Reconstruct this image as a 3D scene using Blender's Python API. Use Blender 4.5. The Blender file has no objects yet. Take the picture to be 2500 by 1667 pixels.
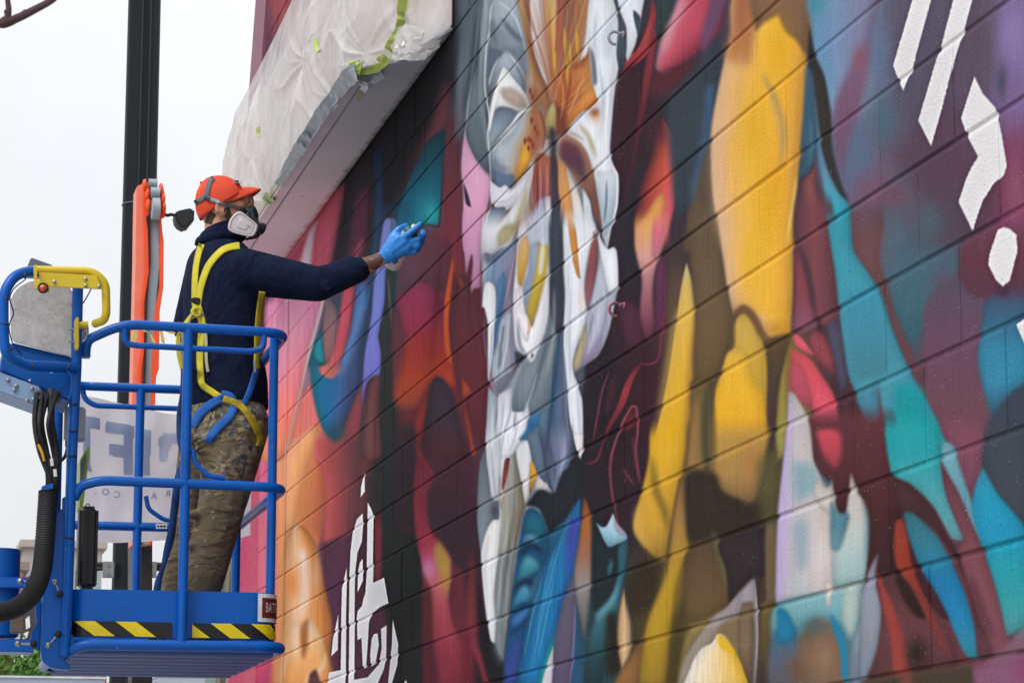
import bpy, bmesh, math, random
import numpy as np
from mathutils import Vector, Matrix
from mathutils.bvhtree import BVHTree
random.seed(5)
SC = bpy.context.scene
COL = SC.collection
# ---------------------------------------------------------------- camera
F = 6755.1; TH = math.radians(10.485); YW = math.radians(13.2376); CAM = (-2.0238, 0.0, 1.6)
cd = bpy.data.cameras.new('camera'); cam = bpy.data.objects.new('camera', cd); COL.objects.link(cam)
cd.sensor_width = 36.0; cd.lens = F/2500*36; cd.clip_start = .1; cd.clip_end = 2000
cam.location = CAM; cam.rotation_euler = (math.pi/2+TH, 0, -YW)
cd.dof.use_dof = True; cd.dof.focus_distance = 10.1; cd.dof.aperture_fstop = 26.0
SC.camera = cam
# ---------------------------------------------------------------- sky: even bright overcast
SUN_EL, SUN_AZ = math.radians(52), math.radians(228)     # azimuth clockwise from +Y
wd = bpy.data.worlds.new('World'); SC.world = wd; wd.use_nodes = True
nt = wd.node_tree; nt.nodes.clear()
def wn(t, **k):
    n = nt.nodes.new(t)
    for a, b in k.items(): setattr(n, a, b)
    return n
sky = wn('ShaderNodeTexSky', sky_type='NISHITA', sun_disc=False, sun_elevation=SUN_EL, sun_rotation=SUN_AZ, dust_density=4.0, air_density=1.0)
b1 = wn('ShaderNodeBackground'); b1.inputs[1].default_value = .09; nt.links.new(sky.outputs[0], b1.inputs[0])
tc = wn('ShaderNodeTexCoord'); sx = wn('ShaderNodeSeparateXYZ'); nt.links.new(tc.outputs['Generated'], sx.inputs[0])
mx = wn('ShaderNodeMath', operation='MAXIMUM'); mx.inputs[1].default_value = 0; nt.links.new(sx.outputs[2], mx.inputs[0])
ml = wn('ShaderNodeMath', operation='MULTIPLY_ADD'); ml.inputs[1].default_value = .85; ml.inputs[2].default_value = .77; nt.links.new(mx.outputs[0], ml.inputs[0])
nz = wn('ShaderNodeTexNoise'); nz.inputs['Scale'].default_value = 3.5; nz.inputs['Detail'].default_value = 5; nz.inputs['Roughness'].default_value = .55
nt.links.new(tc.outputs['Generated'], nz.inputs['Vector'])
mr = wn('ShaderNodeMapRange'); mr.inputs[1].default_value = .3; mr.inputs[2].default_value = .7; mr.inputs[3].default_value = .86; mr.inputs[4].default_value = 1.12
nt.links.new(nz.outputs['Fac'], mr.inputs[0])
m2 = wn('ShaderNodeMath', operation='MULTIPLY'); nt.links.new(ml.outputs[0], m2.inputs[0]); nt.links.new(mr.outputs[0], m2.inputs[1])
b2 = wn('ShaderNodeBackground'); b2.inputs[0].default_value = (.955, .972, 1.0, 1); nt.links.new(m2.outputs[0], b2.inputs[1])
mxs = wn('ShaderNodeMixShader'); mxs.inputs[0].default_value = .9; nt.links.new(b1.outputs[0], mxs.inputs[1]); nt.links.new(b2.outputs[0], mxs.inputs[2])
ow = wn('ShaderNodeOutputWorld'); nt.links.new(mxs.outputs[0], ow.inputs[0])
sl = bpy.data.lights.new('sun', 'SUN'); sl.energy = 1.5; sl.angle = math.radians(24); sl.color = (1, .97, .92)
so = bpy.data.objects.new('sun', sl); COL.objects.link(so)
sd = Vector((math.sin(SUN_AZ)*math.cos(SUN_EL), math.cos(SUN_AZ)*math.cos(SUN_EL), math.sin(SUN_EL)))
so.rotation_euler = (-sd).to_track_quat('-Z', 'Y').to_euler(); so.location = (-8, -6, 14)
vs = SC.view_settings; vs.view_transform = 'Standard'; vs.look = 'None'; vs.gamma = 1; vs.use_curve_mapping = False; vs.exposure = 0.13
SC.cycles.max_bounces = 8; SC.cycles.use_denoising = True
# ---------------------------------------------------------------- placing helpers: a picture direction cut with a real plane of the place
_c, _s, _ct, _st = math.cos(YW), math.sin(YW), math.cos(TH), math.sin(TH)
def ray(px, py):
    a = (px-1250)/F; b = (833.5-py)/F; fw = _ct-b*_st
    return Vector((a*_c+fw*_s, -a*_s+fw*_c, _st+b*_ct))
CV = Vector(CAM)
def at(px, py, Y): d = ray(px, py); return CV+d*(Y/d.y)
def atx(px, py, X): d = ray(px, py); return CV+d*((X-CV.x)/d.x)
def atz(px, py, Z): d = ray(px, py); return CV+d*((Z-CV.z)/d.z)
# ---------------------------------------------------------------- materials
def rumple(m, scale=9., dist=.03, strength=.6, stretch=(1, 1, 1)):    # broad cloth folds under the fine grain
    t = m.node_tree; N = t.nodes; L = t.links; p = N['Principled BSDF']
    tc = N.new('ShaderNodeTexCoord'); mp = N.new('ShaderNodeMapping'); mp.inputs['Scale'].default_value = stretch; L.new(tc.outputs['Object'], mp.inputs[0])
    n = N.new('ShaderNodeTexNoise'); n.inputs['Scale'].default_value = scale; n.inputs['Detail'].default_value = 3; n.inputs['Distortion'].default_value = 1.2; L.new(mp.outputs[0], n.inputs['Vector'])
    b = N.new('ShaderNodeBump'); b.inputs['Strength'].default_value = strength; b.inputs['Distance'].default_value = dist; L.new(n.outputs['Fac'], b.inputs['Height'])
    if p.inputs['Normal'].links: L.new(p.inputs['Normal'].links[0].from_socket, b.inputs['Normal'])
    L.new(b.outputs[0], p.inputs['Normal'])
def lin(h):
    v = [int(h[i:i+2], 16)/255 for i in (1, 3, 5)]
    return tuple(((x+.055)/1.055)**2.4 if x > .04045 else x/12.92 for x in v)+(1,)
MATS = {}
def mat(name, col, rough=.5, metal=0., var=.12, vscale=8., bump=0., bscale=60., col2=None, spec=.5, stretch=None, coat=0., trans=0., emit=None, alpha=1.):
    if name in MATS: return MATS[name]
    m = bpy.data.materials.new(name); m.use_nodes = True; MATS[name] = m
    t = m.node_tree; N = t.nodes; L = t.links; p = N['Principled BSDF']
    tc = N.new('ShaderNodeTexCoord'); vec = tc.outputs['Object']
    if stretch:
        mp = N.new('ShaderNodeMapping'); mp.inputs['Scale'].default_value = stretch; L.new(vec, mp.inputs[0]); vec = mp.outputs[0]
    n1 = N.new('ShaderNodeTexNoise'); n1.inputs['Scale'].default_value = vscale; n1.inputs['Detail'].default_value = 6; n1.inputs['Roughness'].default_value = .62; L.new(vec, n1.inputs['Vector'])
    c = lin(col); lo = tuple(x*(1-var) for x in c[:3])+(1,); hi = lin(col2) if col2 else tuple(min(1, x*(1+var)) for x in c[:3])+(1,)
    r = N.new('ShaderNodeValToRGB'); r.color_ramp.elements[0].position = .34; r.color_ramp.elements[1].position = .66
    r.color_ramp.elements[0].color = lo; r.color_ramp.elements[1].color = hi
    L.new(n1.outputs['Fac'], r.inputs[0]); L.new(r.outputs[0], p.inputs['Base Color'])
    mrg = N.new('ShaderNodeMapRange'); mrg.inputs[3].default_value = max(.02, rough-.08); mrg.inputs[4].default_value = min(1, rough+.1); L.new(n1.outputs['Fac'], mrg.inputs[0]); L.new(mrg.outputs[0], p.inputs['Roughness'])
    p.inputs['Metallic'].default_value = metal; p.inputs['Specular IOR Level'].default_value = spec; p.inputs['Coat Weight'].default_value = coat
    p.inputs['Alpha'].default_value = alpha; p.inputs['Transmission Weight'].default_value = trans
    if emit: p.inputs['Emission Color'].default_value = lin(emit[0]); p.inputs['Emission Strength'].default_value = emit[1]
    if bump:
        n2 = N.new('ShaderNodeTexNoise'); n2.inputs['Scale'].default_value = bscale; n2.inputs['Detail'].default_value = 5; L.new(vec, n2.inputs['Vector'])
        b = N.new('ShaderNodeBump'); b.inputs['Strength'].default_value = min(1, bump); b.inputs['Distance'].default_value = .004; L.new(n2.outputs['Fac'], b.inputs['Height']); L.new(b.outputs[0], p.inputs['Normal'])
    return m
# ---------------------------------------------------------------- mesh helpers
class MB:
    def __init__(s): s.v = []; s.f = []; s.m = []
    def add(s, vs, fs, mi=0):
        o = len(s.v); s.v += [tuple(v) for v in vs]; s.f += [tuple(i+o for i in f) for f in fs]; s.m += [mi]*len(fs); return s
    def box(s, c, d, R=None, mi=0):
        c = Vector(c); V = []
        for x in (-.5, .5):
            for y in (-.5, .5):
                for z in (-.5, .5):
                    q = Vector((x*d[0], y*d[1], z*d[2])); V.append(c+(R @ q if R else q))
        return s.add(V, [(0,1,3,2),(4,6,7,5),(0,4,5,1),(2,3,7,6),(0,2,6,4),(1,5,7,3)], mi)
    def prism(s, pts, off, mi=0):          # closed outline pushed along off
        n = len(pts); off = Vector(off); A = [Vector(p) for p in pts]; B = [p+off for p in A]
        return s.add(A+B, [tuple(range(n))[::-1], tuple(range(n, 2*n))]+[(i, (i+1) % n, n+(i+1) % n, n+i) for i in range(n)], mi)
    def tube(s, pts, r, n=10, mi=0, caps=True, radii=None, ridge=0):
        P = [Vector(p) for p in pts]; V = []; up = None
        for i, p in enumerate(P):
            t = (P[min(i+1, len(P)-1)]-P[max(i-1, 0)])
            if t.length < 1e-9: t = Vector((0, 0, 1))
            t.normalize()
            if up is None: up = Vector((0, 0, 1)) if abs(t.z) < .9 else Vector((1, 0, 0))
            u = (up-t*up.dot(t))
            if u.length < 1e-6: u = t.orthogonal()
            u.normalize(); w = t.cross(u); up = u
            rr = radii[i] if radii else r
            if ridge and i % 2: rr *= 1-ridge
            for k in range(n):
                a = 2*math.pi*k/n; V.append(p+u*math.cos(a)*rr+w*math.sin(a)*rr)
        fs = []
        for i in range(len(P)-1):
            for k in range(n): fs.append((i*n+k, i*n+(k+1) % n, (i+1)*n+(k+1) % n, (i+1)*n+k))
        if caps: fs.append(tuple(range(n))[::-1]); fs.append(tuple(range((len(P)-1)*n, len(P)*n)))
        return s.add(V, fs, mi)
    def lathe(s, prof, c, axis=(0, 0, 1), n=20, mi=0):
        ax = Vector(axis).normalized(); u = ax.orthogonal().normalized(); w = ax.cross(u); c = Vector(c)
        V = [c+ax*h+(u*math.cos(2*math.pi*k/n)+w*math.sin(2*math.pi*k/n))*max(r, 1e-4) for r, h in prof for k in range(n)]
        fs = [(i*n+k, i*n+(k+1) % n, (i+1)*n+(k+1) % n, (i+1)*n+k) for i in range(len(prof)-1) for k in range(n)]
        fs += [tuple(range(n))[::-1], tuple(range((len(prof)-1)*n, len(prof)*n))]
        return s.add(V, fs, mi)
    def ell(s, c, r, R=None, n=14, mi=0):
        c = Vector(c); V = []; m = n//2+1
        for i in range(m+1):
            th = math.pi*i/m
            for k in range(n):
                ph = 2*math.pi*k/n; q = Vector((r[0]*math.sin(th)*math.cos(ph), r[1]*math.sin(th)*math.sin(ph), r[2]*math.cos(th))); V.append(c+(R @ q if R else q))
        return s.add(V, [(i*n+k, (i+1)*n+k, (i+1)*n+(k+1) % n, i*n+(k+1) % n) for i in range(m) for k in range(n)], mi)
    def cone(s, a, b, ra, rb, n=12):       # tapered capsule
        a = Vector(a); b = Vector(b); t = (b-a); L = t.length or 1e-6; t = t/L
        prof = [(ra*math.sin(q), -ra*math.cos(q)) for q in np.linspace(.15, math.pi/2, 5)]+[(rb*math.cos(q), L+rb*math.sin(q)) for q in np.linspace(0, math.pi/2-.15, 5)]
        return s.lathe(prof, a, t, n)
    def loft(s, rings):                    # rings: lists of equal length
        n = len(rings[0]); V = [p for r in rings for p in r]
        return s.add(V, [(i*n+k, i*n+(k+1) % n, (i+1)*n+(k+1) % n, (i+1)*n+k) for i in range(len(rings)-1) for k in range(n)]+[tuple(range(n))[::-1], tuple(range((len(rings)-1)*n, len(rings)*n))])
    def build(s, name, m, parent=None, smooth=False, bevel=0., seg=2, autos=None):
        me = bpy.data.meshes.new(name); me.from_pydata(s.v, [], s.f); me.validate()
        for x in (m if isinstance(m, (list, tuple)) else [m]): me.materials.append(x)
        if len(me.polygons) == len(s.m) and any(s.m): me.polygons.foreach_set('material_index', s.m)
        bm = bmesh.new(); bm.from_mesh(me); bmesh.ops.recalc_face_normals(bm, faces=bm.faces)
        if bevel: bmesh.ops.bevel(bm, geom=[e for e in bm.edges if e.is_manifold and e.calc_face_angle(0) > .5], offset=bevel, segments=seg, affect='EDGES', clamp_overlap=True)
        bm.to_mesh(me); bm.free()
        if smooth or bevel:
            me.polygons.foreach_set('use_smooth', [True]*len(me.polygons))
            try: me.set_sharp_from_angle(angle=math.radians(45))
            except Exception: pass
        o = bpy.data.objects.new(name, me); COL.objects.link(o)
        if parent: setpar(o, parent)
        return o
def setpar(o, p):
    o.parent = p
    o.matrix_parent_inverse = WM(p).inverted()
def WM(o):
    m = o.matrix_basis.copy()
    return (WM(o.parent) @ o.matrix_parent_inverse @ m) if o.parent else m
def empty(name, loc):
    o = bpy.data.objects.new(name, None); o.location = loc; o.empty_display_size = .2; COL.objects.link(o); return o
def tag(o, label=None, cat=None, group=None, kind=None):
    if label: o['label'] = label
    if cat: o['category'] = cat
    if group: o['group'] = group
    if kind: o['kind'] = kind
    return o
def spl(P, n=8, closed=False):
    P = [Vector(p) for p in P]; out = []; N = len(P)
    for i in range(N if closed else N-1):
        if closed: a, b, c, d = P[i-1], P[i], P[(i+1) % N], P[(i+2) % N]
        else: a, b, c, d = P[max(i-1, 0)], P[i], P[i+1], P[min(i+2, N-1)]
        for t in np.arange(n)/n:
            t = float(t); out.append(.5*((2*b)+(c-a)*t+(2*a-5*b+4*c-d)*t*t+(3*b-a-3*c+d)*t**3))
    if not closed: out.append(P[-1])
    return out
def fillet(P, r, n=6):                     # polyline with rounded corners
    P = [Vector(p) for p in P]; out = [P[0]]
    for i in range(1, len(P)-1):
        a, b, c = P[i-1], P[i], P[i+1]; u = (a-b); w = (c-b); d = min(r, u.length*.48, w.length*.48); u.normalize(); w.normalize()
        s, e = b+u*d, b+w*d
        for k in range(n+1):
            t = k/n; out.append(s*(1-t)**2+b*2*t*(1-t)+e*t*t)
    out.append(P[-1]); return out
def bake(o, vox=0., smooth=0, disp=None):  # remesh / smooth into one continuous surface
    if vox:
        r = o.modifiers.new('r', 'REMESH'); r.mode = 'VOXEL'; r.voxel_size = vox
    if smooth:
        s = o.modifiers.new('s', 'SMOOTH'); s.factor = .5; s.iterations = smooth
    dg = bpy.context.evaluated_depsgraph_get(); me = bpy.data.meshes.new_from_object(o.evaluated_get(dg))
    old = o.data; o.modifiers.clear(); o.data = me; me.name = o.name
    me.materials.clear()
    for m in old.materials: me.materials.append(m)
    me.polygons.foreach_set('use_smooth', [True]*len(me.polygons))
    return o
def text_mesh(txt, size, m, name, font_scale=(1, 1), depth=.0008):
    cu = bpy.data.curves.new(name, 'FONT'); cu.body = txt; cu.size = size; cu.align_x = 'CENTER'; cu.align_y = 'CENTER'; cu.extrude = depth; cu.offset = size*.012
    o = bpy.data.objects.new('tmp_text', cu); COL.objects.link(o); dg = bpy.context.evaluated_depsgraph_get()
    me = bpy.data.meshes.new_from_object(o.evaluated_get(dg)); bpy.data.objects.remove(o); bpy.data.curves.remove(cu)
    me.name = name
    me.materials.clear(); me.materials.append(m)
    for v in me.vertices: v.co.x *= font_scale[0]; v.co.y *= font_scale[1]
    return me
# ---- mural: painted by code, shape by shape, then laid out on the wall plane -------------
CS = 0.8                       # canvas cells per drawing unit
CX0, CY0, CX1, CY1 = 440, -260, 2760, 1920
CW, CH = int((CX1-CX0)*CS), int((CY1-CY0)*CS)
RG = dict(V=(0, 0, 1.0629), A=(1050, 0, .38272), B=(1050, 550, .38272), C=(1050, 1067, .38272),
          D=(1650, 0, .38271), E=(1650, 550, .38271), F=(1650, 1067, .38271), G=(600, 560, .34446),
          H=(520, 1050, .39353), I=(520, 0, .42084), J=(400, 380, .31891))
def _hex(h):
    return np.array([int(h[i:i+2], 16) for i in (1, 3, 5)], np.float32)/255.
canvas = np.zeros((CH, CW, 3), np.float32)
_rng = np.random.RandomState(7)
def _box(m, r, ax):
    r = int(r)
    if r < 1: return m
    p = [(0, 0), (0, 0)]; p[ax] = (r+1, r)
    c = np.cumsum(np.pad(m, p, mode='edge'), axis=ax)
    n = m.shape[ax]
    hi = np.take(c, np.arange(2*r+1, 2*r+1+n), axis=ax); lo = np.take(c, np.arange(0, n), axis=ax)
    return (hi-lo)/(2*r+1)
def _blur(m, r):
    if r < .5: return m
    k = max(1, int(round(r*.6)))
    for _ in range(3):
        m = _box(_box(m, k, 0), k, 1)
    return m
def _spl(p, closed=True, n=7):
    p = np.asarray(p, float); N = len(p); out = []
    for i in range(N if closed else N-1):
        if closed: a, b, c, d = p[i-1], p[i], p[(i+1) % N], p[(i+2) % N]
        else: a, b, c, d = p[max(i-1, 0)], p[i], p[i+1], p[min(i+2, N-1)]
        L = np.linalg.norm(c-b)+1e-6
        m1 = (c-a)*.5; m2 = (d-b)*.5
        l1 = np.linalg.norm(m1)+1e-6; l2 = np.linalg.norm(m2)+1e-6
        m1 = m1*min(1, L/l1); m2 = m2*min(1, L/l2)
        # sharp corners stay sharp
        def cosang(u, v): return np.dot(u, v)/((np.linalg.norm(u)+1e-6)*(np.linalg.norm(v)+1e-6))
        if cosang(b-a, c-b) < -.1: m1 = m1*.15
        if cosang(c-b, d-c) < -.1: m2 = m2*.15
        for t in np.arange(n)/n:
            out.append((2*t**3-3*t**2+1)*b+(t**3-2*t**2+t)*m1+(-2*t**3+3*t**2)*c+(t**3-t**2)*m2)
    if not closed: out.append(p[-1])
    return np.array(out)
def _cv(r, pts):
    o = RG[r]; q = np.asarray(pts, float)
    return np.stack([(q[:, 0]*o[2]+o[0]-CX0)*CS, (q[:, 1]*o[2]+o[1]-CY0)*CS], 1)
def _bbox(q, pad):
    x0 = max(0, int(q[:, 0].min()-pad)); x1 = min(CW, int(q[:, 0].max()+pad)+2)
    y0 = max(0, int(q[:, 1].min()-pad)); y1 = min(CH, int(q[:, 1].max()+pad)+2)
    return x0, y0, x1, y1
def _mask(q, bb):
    x0, y0, x1, y1 = bb; S = 3
    H, W = (y1-y0)*S, (x1-x0)*S
    acc = np.zeros((H, W+1), np.int8)
    X = (q[:, 0]-x0)*S; Y = (q[:, 1]-y0)*S
    for i in range(len(q)):
        xa, ya, xb, yb = X[i-1], Y[i-1], X[i], Y[i]
        if ya == yb: continue
        if ya > yb: xa, ya, xb, yb = xb, yb, xa, ya
        r0, r1 = max(0, int(np.ceil(ya-.5))), min(H, int(np.ceil(yb-.5)))
        if r1 <= r0: continue
        rows = np.arange(r0, r1)
        xs = np.clip(np.ceil(xa+(rows+.5-ya)*(xb-xa)/(yb-ya)-.5).astype(int), 0, W)
        acc[rows, xs] ^= 1
    m = (np.cumsum(acc, axis=1) & 1)[:, :W].astype(np.float32)
    return m.reshape(y1-y0, S, x1-x0, S).mean((1, 3))
def _col(spec, ax, q, bb, r):
    x0, y0, x1, y1 = bb
    if isinstance(spec, str): return _hex(spec)[None, None, :]
    if isinstance(spec[0], str): spec = [(i/(len(spec)-1), c) for i, c in enumerate(spec)]
    yy, xx = np.mgrid[y0:y1, x0:x1].astype(np.float32)
    if ax == 'v': t = (yy-q[:, 1].min())/(np.ptp(q[:, 1])+1e-6)
    elif ax == 'h': # across the shape row by row
        m = np.where(_mask(q, bb) > .3, 1, 0); any_ = m.any(1)
        lo = np.where(any_, m.argmax(1), 0).astype(float); hi = np.where(any_, m.shape[1]-1-m[:, ::-1].argmax(1), m.shape[1]-1).astype(float)
        k = np.ones(9)/9
        lo = np.convolve(np.pad(lo, 4, mode='edge'), k, 'valid'); hi = np.convolve(np.pad(hi, 4, mode='edge'), k, 'valid')
        t = (np.arange(x1-x0)[None, :]-lo[:, None])/(hi-lo+1e-3)[:, None]
    else:
        e = _cv(r, ax); d = e[1]-e[0]
        t = ((xx-e[0, 0])*d[0]+(yy-e[0, 1])*d[1])/(d@d+1e-6)
    ts = [s[0] for s in spec]; cs = np.array([_hex(s[1]) for s in spec])
    return np.stack([np.interp(t, ts, cs[:, k]) for k in range(3)], -1).astype(np.float32)
def _lay(bb, m, c, streak):
    x0, y0, x1, y1 = bb
    if streak:
        n = _rng.rand(y1-y0+40, x1-x0).astype(np.float32)-.5
        n = _box(_box(_box(n, 19, 0), 19, 0), 1, 1)[20:20+y1-y0]; n /= n.std()+1e-6
        c = np.clip(c*(1+streak*.02*n[..., None]), 0, 1)
    s = canvas[y0:y1, x0:x1]
    s += (c-s)*m[..., None]
def S(r, pts, c, ax='v', soft=2, a=1., streak=.5, fade=''):
    q = _spl(_cv(r, pts)); so = max(1.1, soft*CS*.9*RG[r][2]/.38); bb = _bbox(q, 3*so)
    if bb[2]-bb[0] < 2 or bb[3]-bb[1] < 2: return
    m = _blur(_mask(q, bb), so if soft > 1 else 0)*a
    if fade:
        L = (170 if r in 'ABCDEF' else 120)*RG[r][2]*CS; y = np.arange(bb[1], bb[3])
        f = np.ones(len(y))
        if 't' in fade: f = np.minimum(f, np.clip((y-q[:, 1].min())/L, 0, 1))
        if 'b' in fade: f = np.minimum(f, np.clip((q[:, 1].max()-y)/L, 0, 1))
        f = f*f*(3-2*f); m = m*f[:, None].astype(np.float32)
    cc = _col(c, ax, q, bb, r); hw = min(bb[2]-bb[0], bb[3]-bb[1])
    if soft <= 8 and hw > 22*CS:           # airbrushed body: rounded off toward the edges, light from upper left
        mk = _mask(q, bb); inn = _blur(mk, min(hw*.16, 26*CS)); sh = int(hw*.05)
        inn = np.clip(.5*inn+.5*np.roll(np.roll(inn, -sh, 0), -sh, 1), 0, 1)
        cc = cc*(.76+.31*inn[..., None])+np.array([0, .004, .012], np.float32)*(1-inn[..., None])
    _lay(bb, m, cc, streak)
def P(r, pts, c):
    q = _cv(r, pts); bb = _bbox(q, 2)
    _lay(bb, _mask(q, bb), _hex(c)[None, None, :], .15)
def K(r, pts, w, c, soft=2, a=1.):
    q = _spl(_cv(r, pts), False, 8); n = len(q); w = w*RG[r][2]*CS
    d = np.gradient(q, axis=0); d /= np.linalg.norm(d, axis=1)[:, None]+1e-6
    nn = np.stack([-d[:, 1], d[:, 0]], 1)
    ww = w*.5*np.minimum(1, .25+3*np.minimum(np.arange(n), np.arange(n)[::-1])/n)[:, None]
    o = np.concatenate([q+nn*ww, (q-nn*ww)[::-1]]); so = max(1, soft*CS*.9*RG[r][2]/.38); bb = _bbox(o, 3*so)
    if bb[2]-bb[0] < 2 or bb[3]-bb[1] < 2: return
    _lay(bb, _blur(_mask(o, bb), so if soft > 1 else 0)*a, _hex(c)[None, None, :], .3)
def G(r, cx, cy, rx, ry, c, a=.9):
    o = RG[r]; e = _cv(r, [(cx, cy)])[0]; rx *= o[2]*CS; ry *= o[2]*CS
    bb = _bbox(np.array([[e[0]-2*rx, e[1]-2*ry], [e[0]+2*rx, e[1]+2*ry]]), 0); x0, y0, x1, y1 = bb
    yy, xx = np.mgrid[y0:y1, x0:x1].astype(np.float32)
    m = np.exp(-(((xx-e[0])/rx)**2+((yy-e[1])/ry)**2)*1.1)
    _lay(bb, m*a, _hex(c)[None, None, :], .3)
BASE = """560,0,5c3448 600,40,6c3850 640,0,a04850 620,150,5c3448 580,150,6c3c54 640,700,d9789a 620,900,c8508a 600,1100,e0608c 600,1300,e8718c 560,1520,c83c66 660,1000,f08068 680,1200,d98a50 700,1350,d98a50 700,1500,d08a50
740,450,c04860 700,560,d8708c 830,380,1c1a22 900,300,20202a 980,220,30222c 1030,120,1a141c 800,560,3a3040 850,500,50283a 880,430,1f3a50 950,600,5a3848 1020,600,6a2c3c 900,700,3a3c50
1000,720,7a2440 1060,700,5c2434 940,850,8c2430 1050,850,702430 1000,950,5c2c38 880,900,26282c 880,1100,222426 870,1300,1c2022 830,1000,6c3038 800,1100,7c3438 760,1250,582848 740,1400,5c2c44
880,1450,1e2224 940,1200,3a2430 1050,1100,482434 1050,1300,3a2430 1000,1400,8a2c3c 1060,1500,7c2436 1120,1520,221c22 700,1050,e07058 720,950,e87070 690,1150,d98050
1450,200,3a1c28 1480,300,33202a 1450,450,2e2430 1460,600,2c2430 1430,750,38202c 1380,850,281e28 1400,1000,2a1c26 1380,1150,2a2028 1470,900,3c1e28 1440,1100,301e28 1560,250,28343c
1590,400,2c3a48 1600,550,3c2c3a 1590,700,6a5038 1600,850,6a5030 1620,1000,5a4428 1600,1150,3c3020 1600,1300,5a4428 1560,1400,6c5420 1680,1250,3a3226 1620,1450,6a5428 1500,1450,4a3a1c
1150,100,9aa4b0 1250,100,a87a58 1370,150,d6dae2 1080,100,384450 1090,300,3e4854 1080,430,5a3848 1560,60,28343c 1640,30,4a3a4c 1900,60,6a8cb0 1960,200,7884a4 2000,400,7a5470
2050,560,4c6478 1960,330,5c6c8c 2100,150,5a5268 2150,400,5c3f54 2250,100,5c5064 2330,150,7e66a0 2330,450,7c3c5c 2200,550,564254 2120,650,4c5464 2050,800,34586a 2200,750,6c3c50
2330,700,6a3450 2300,850,2e6c8a 2150,900,6c4250 2330,1000,46404c 2250,1050,6a404e 2320,1130,3c4450 2330,1300,2a7c96 2280,1450,6a3a44 2200,1400,6a3440 2050,1250,3c2024 2100,1500,5a3430
2330,1550,74405c 1900,700,5c3440 1880,600,4a3038 1950,900,4c2c34 1980,1060,5a2c30 1850,1150,a8a0a8 1900,1300,c0b4b8 1840,1450,6a5c4c 1920,1500,80604c 1800,900,8a6a30
1780,1100,4a3c28 1740,1300,403228 1250,400,a8a0a0 1300,700,a0a4b4 1200,900,8c94a4 1180,1200,8c98a4 1280,1300,1c5a80 1250,1500,1c5c90 1400,1400,24404c"""
def paint_base():
    pts = [b.split(',') for b in BASE.split()]
    xy = _cv('V', [(float(b[0]), float(b[1])) for b in pts]); cs = np.array([_hex('#'+b[2]) for b in pts])
    step = 8; gy, gx = np.mgrid[0:CH:step, 0:CW:step].astype(np.float32)
    num = np.zeros(gy.shape+(3,)); den = np.zeros(gy.shape)
    for (x, y), c in zip(xy, cs):
        w = 1./(((gx-x)/(48*CS))**2+((gy-y)/(120*CS))**2+.15)**2.2
        num += w[..., None]*c; den += w
    g = (num/den[..., None]).astype(np.float32)
    yy = np.minimum(np.arange(CH)/step, g.shape[0]-1.001); xx = np.minimum(np.arange(CW)/step, g.shape[1]-1.001)
    yi, xi = yy.astype(int), xx.astype(int); fy = (yy-yi)[:, None, None]; fx = (xx-xi)[None, :, None]
    r0 = g[yi][:, xi]*(1-fx)+g[yi][:, xi+1]*fx; r1 = g[yi+1][:, xi]*(1-fx)+g[yi+1][:, xi+1]*fx
    canvas[:] = r0*(1-fy)+r1*fy
    _lay((0, 0, CW, CH), np.ones((CH, CW), np.float32), canvas.copy(), .8)
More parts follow.
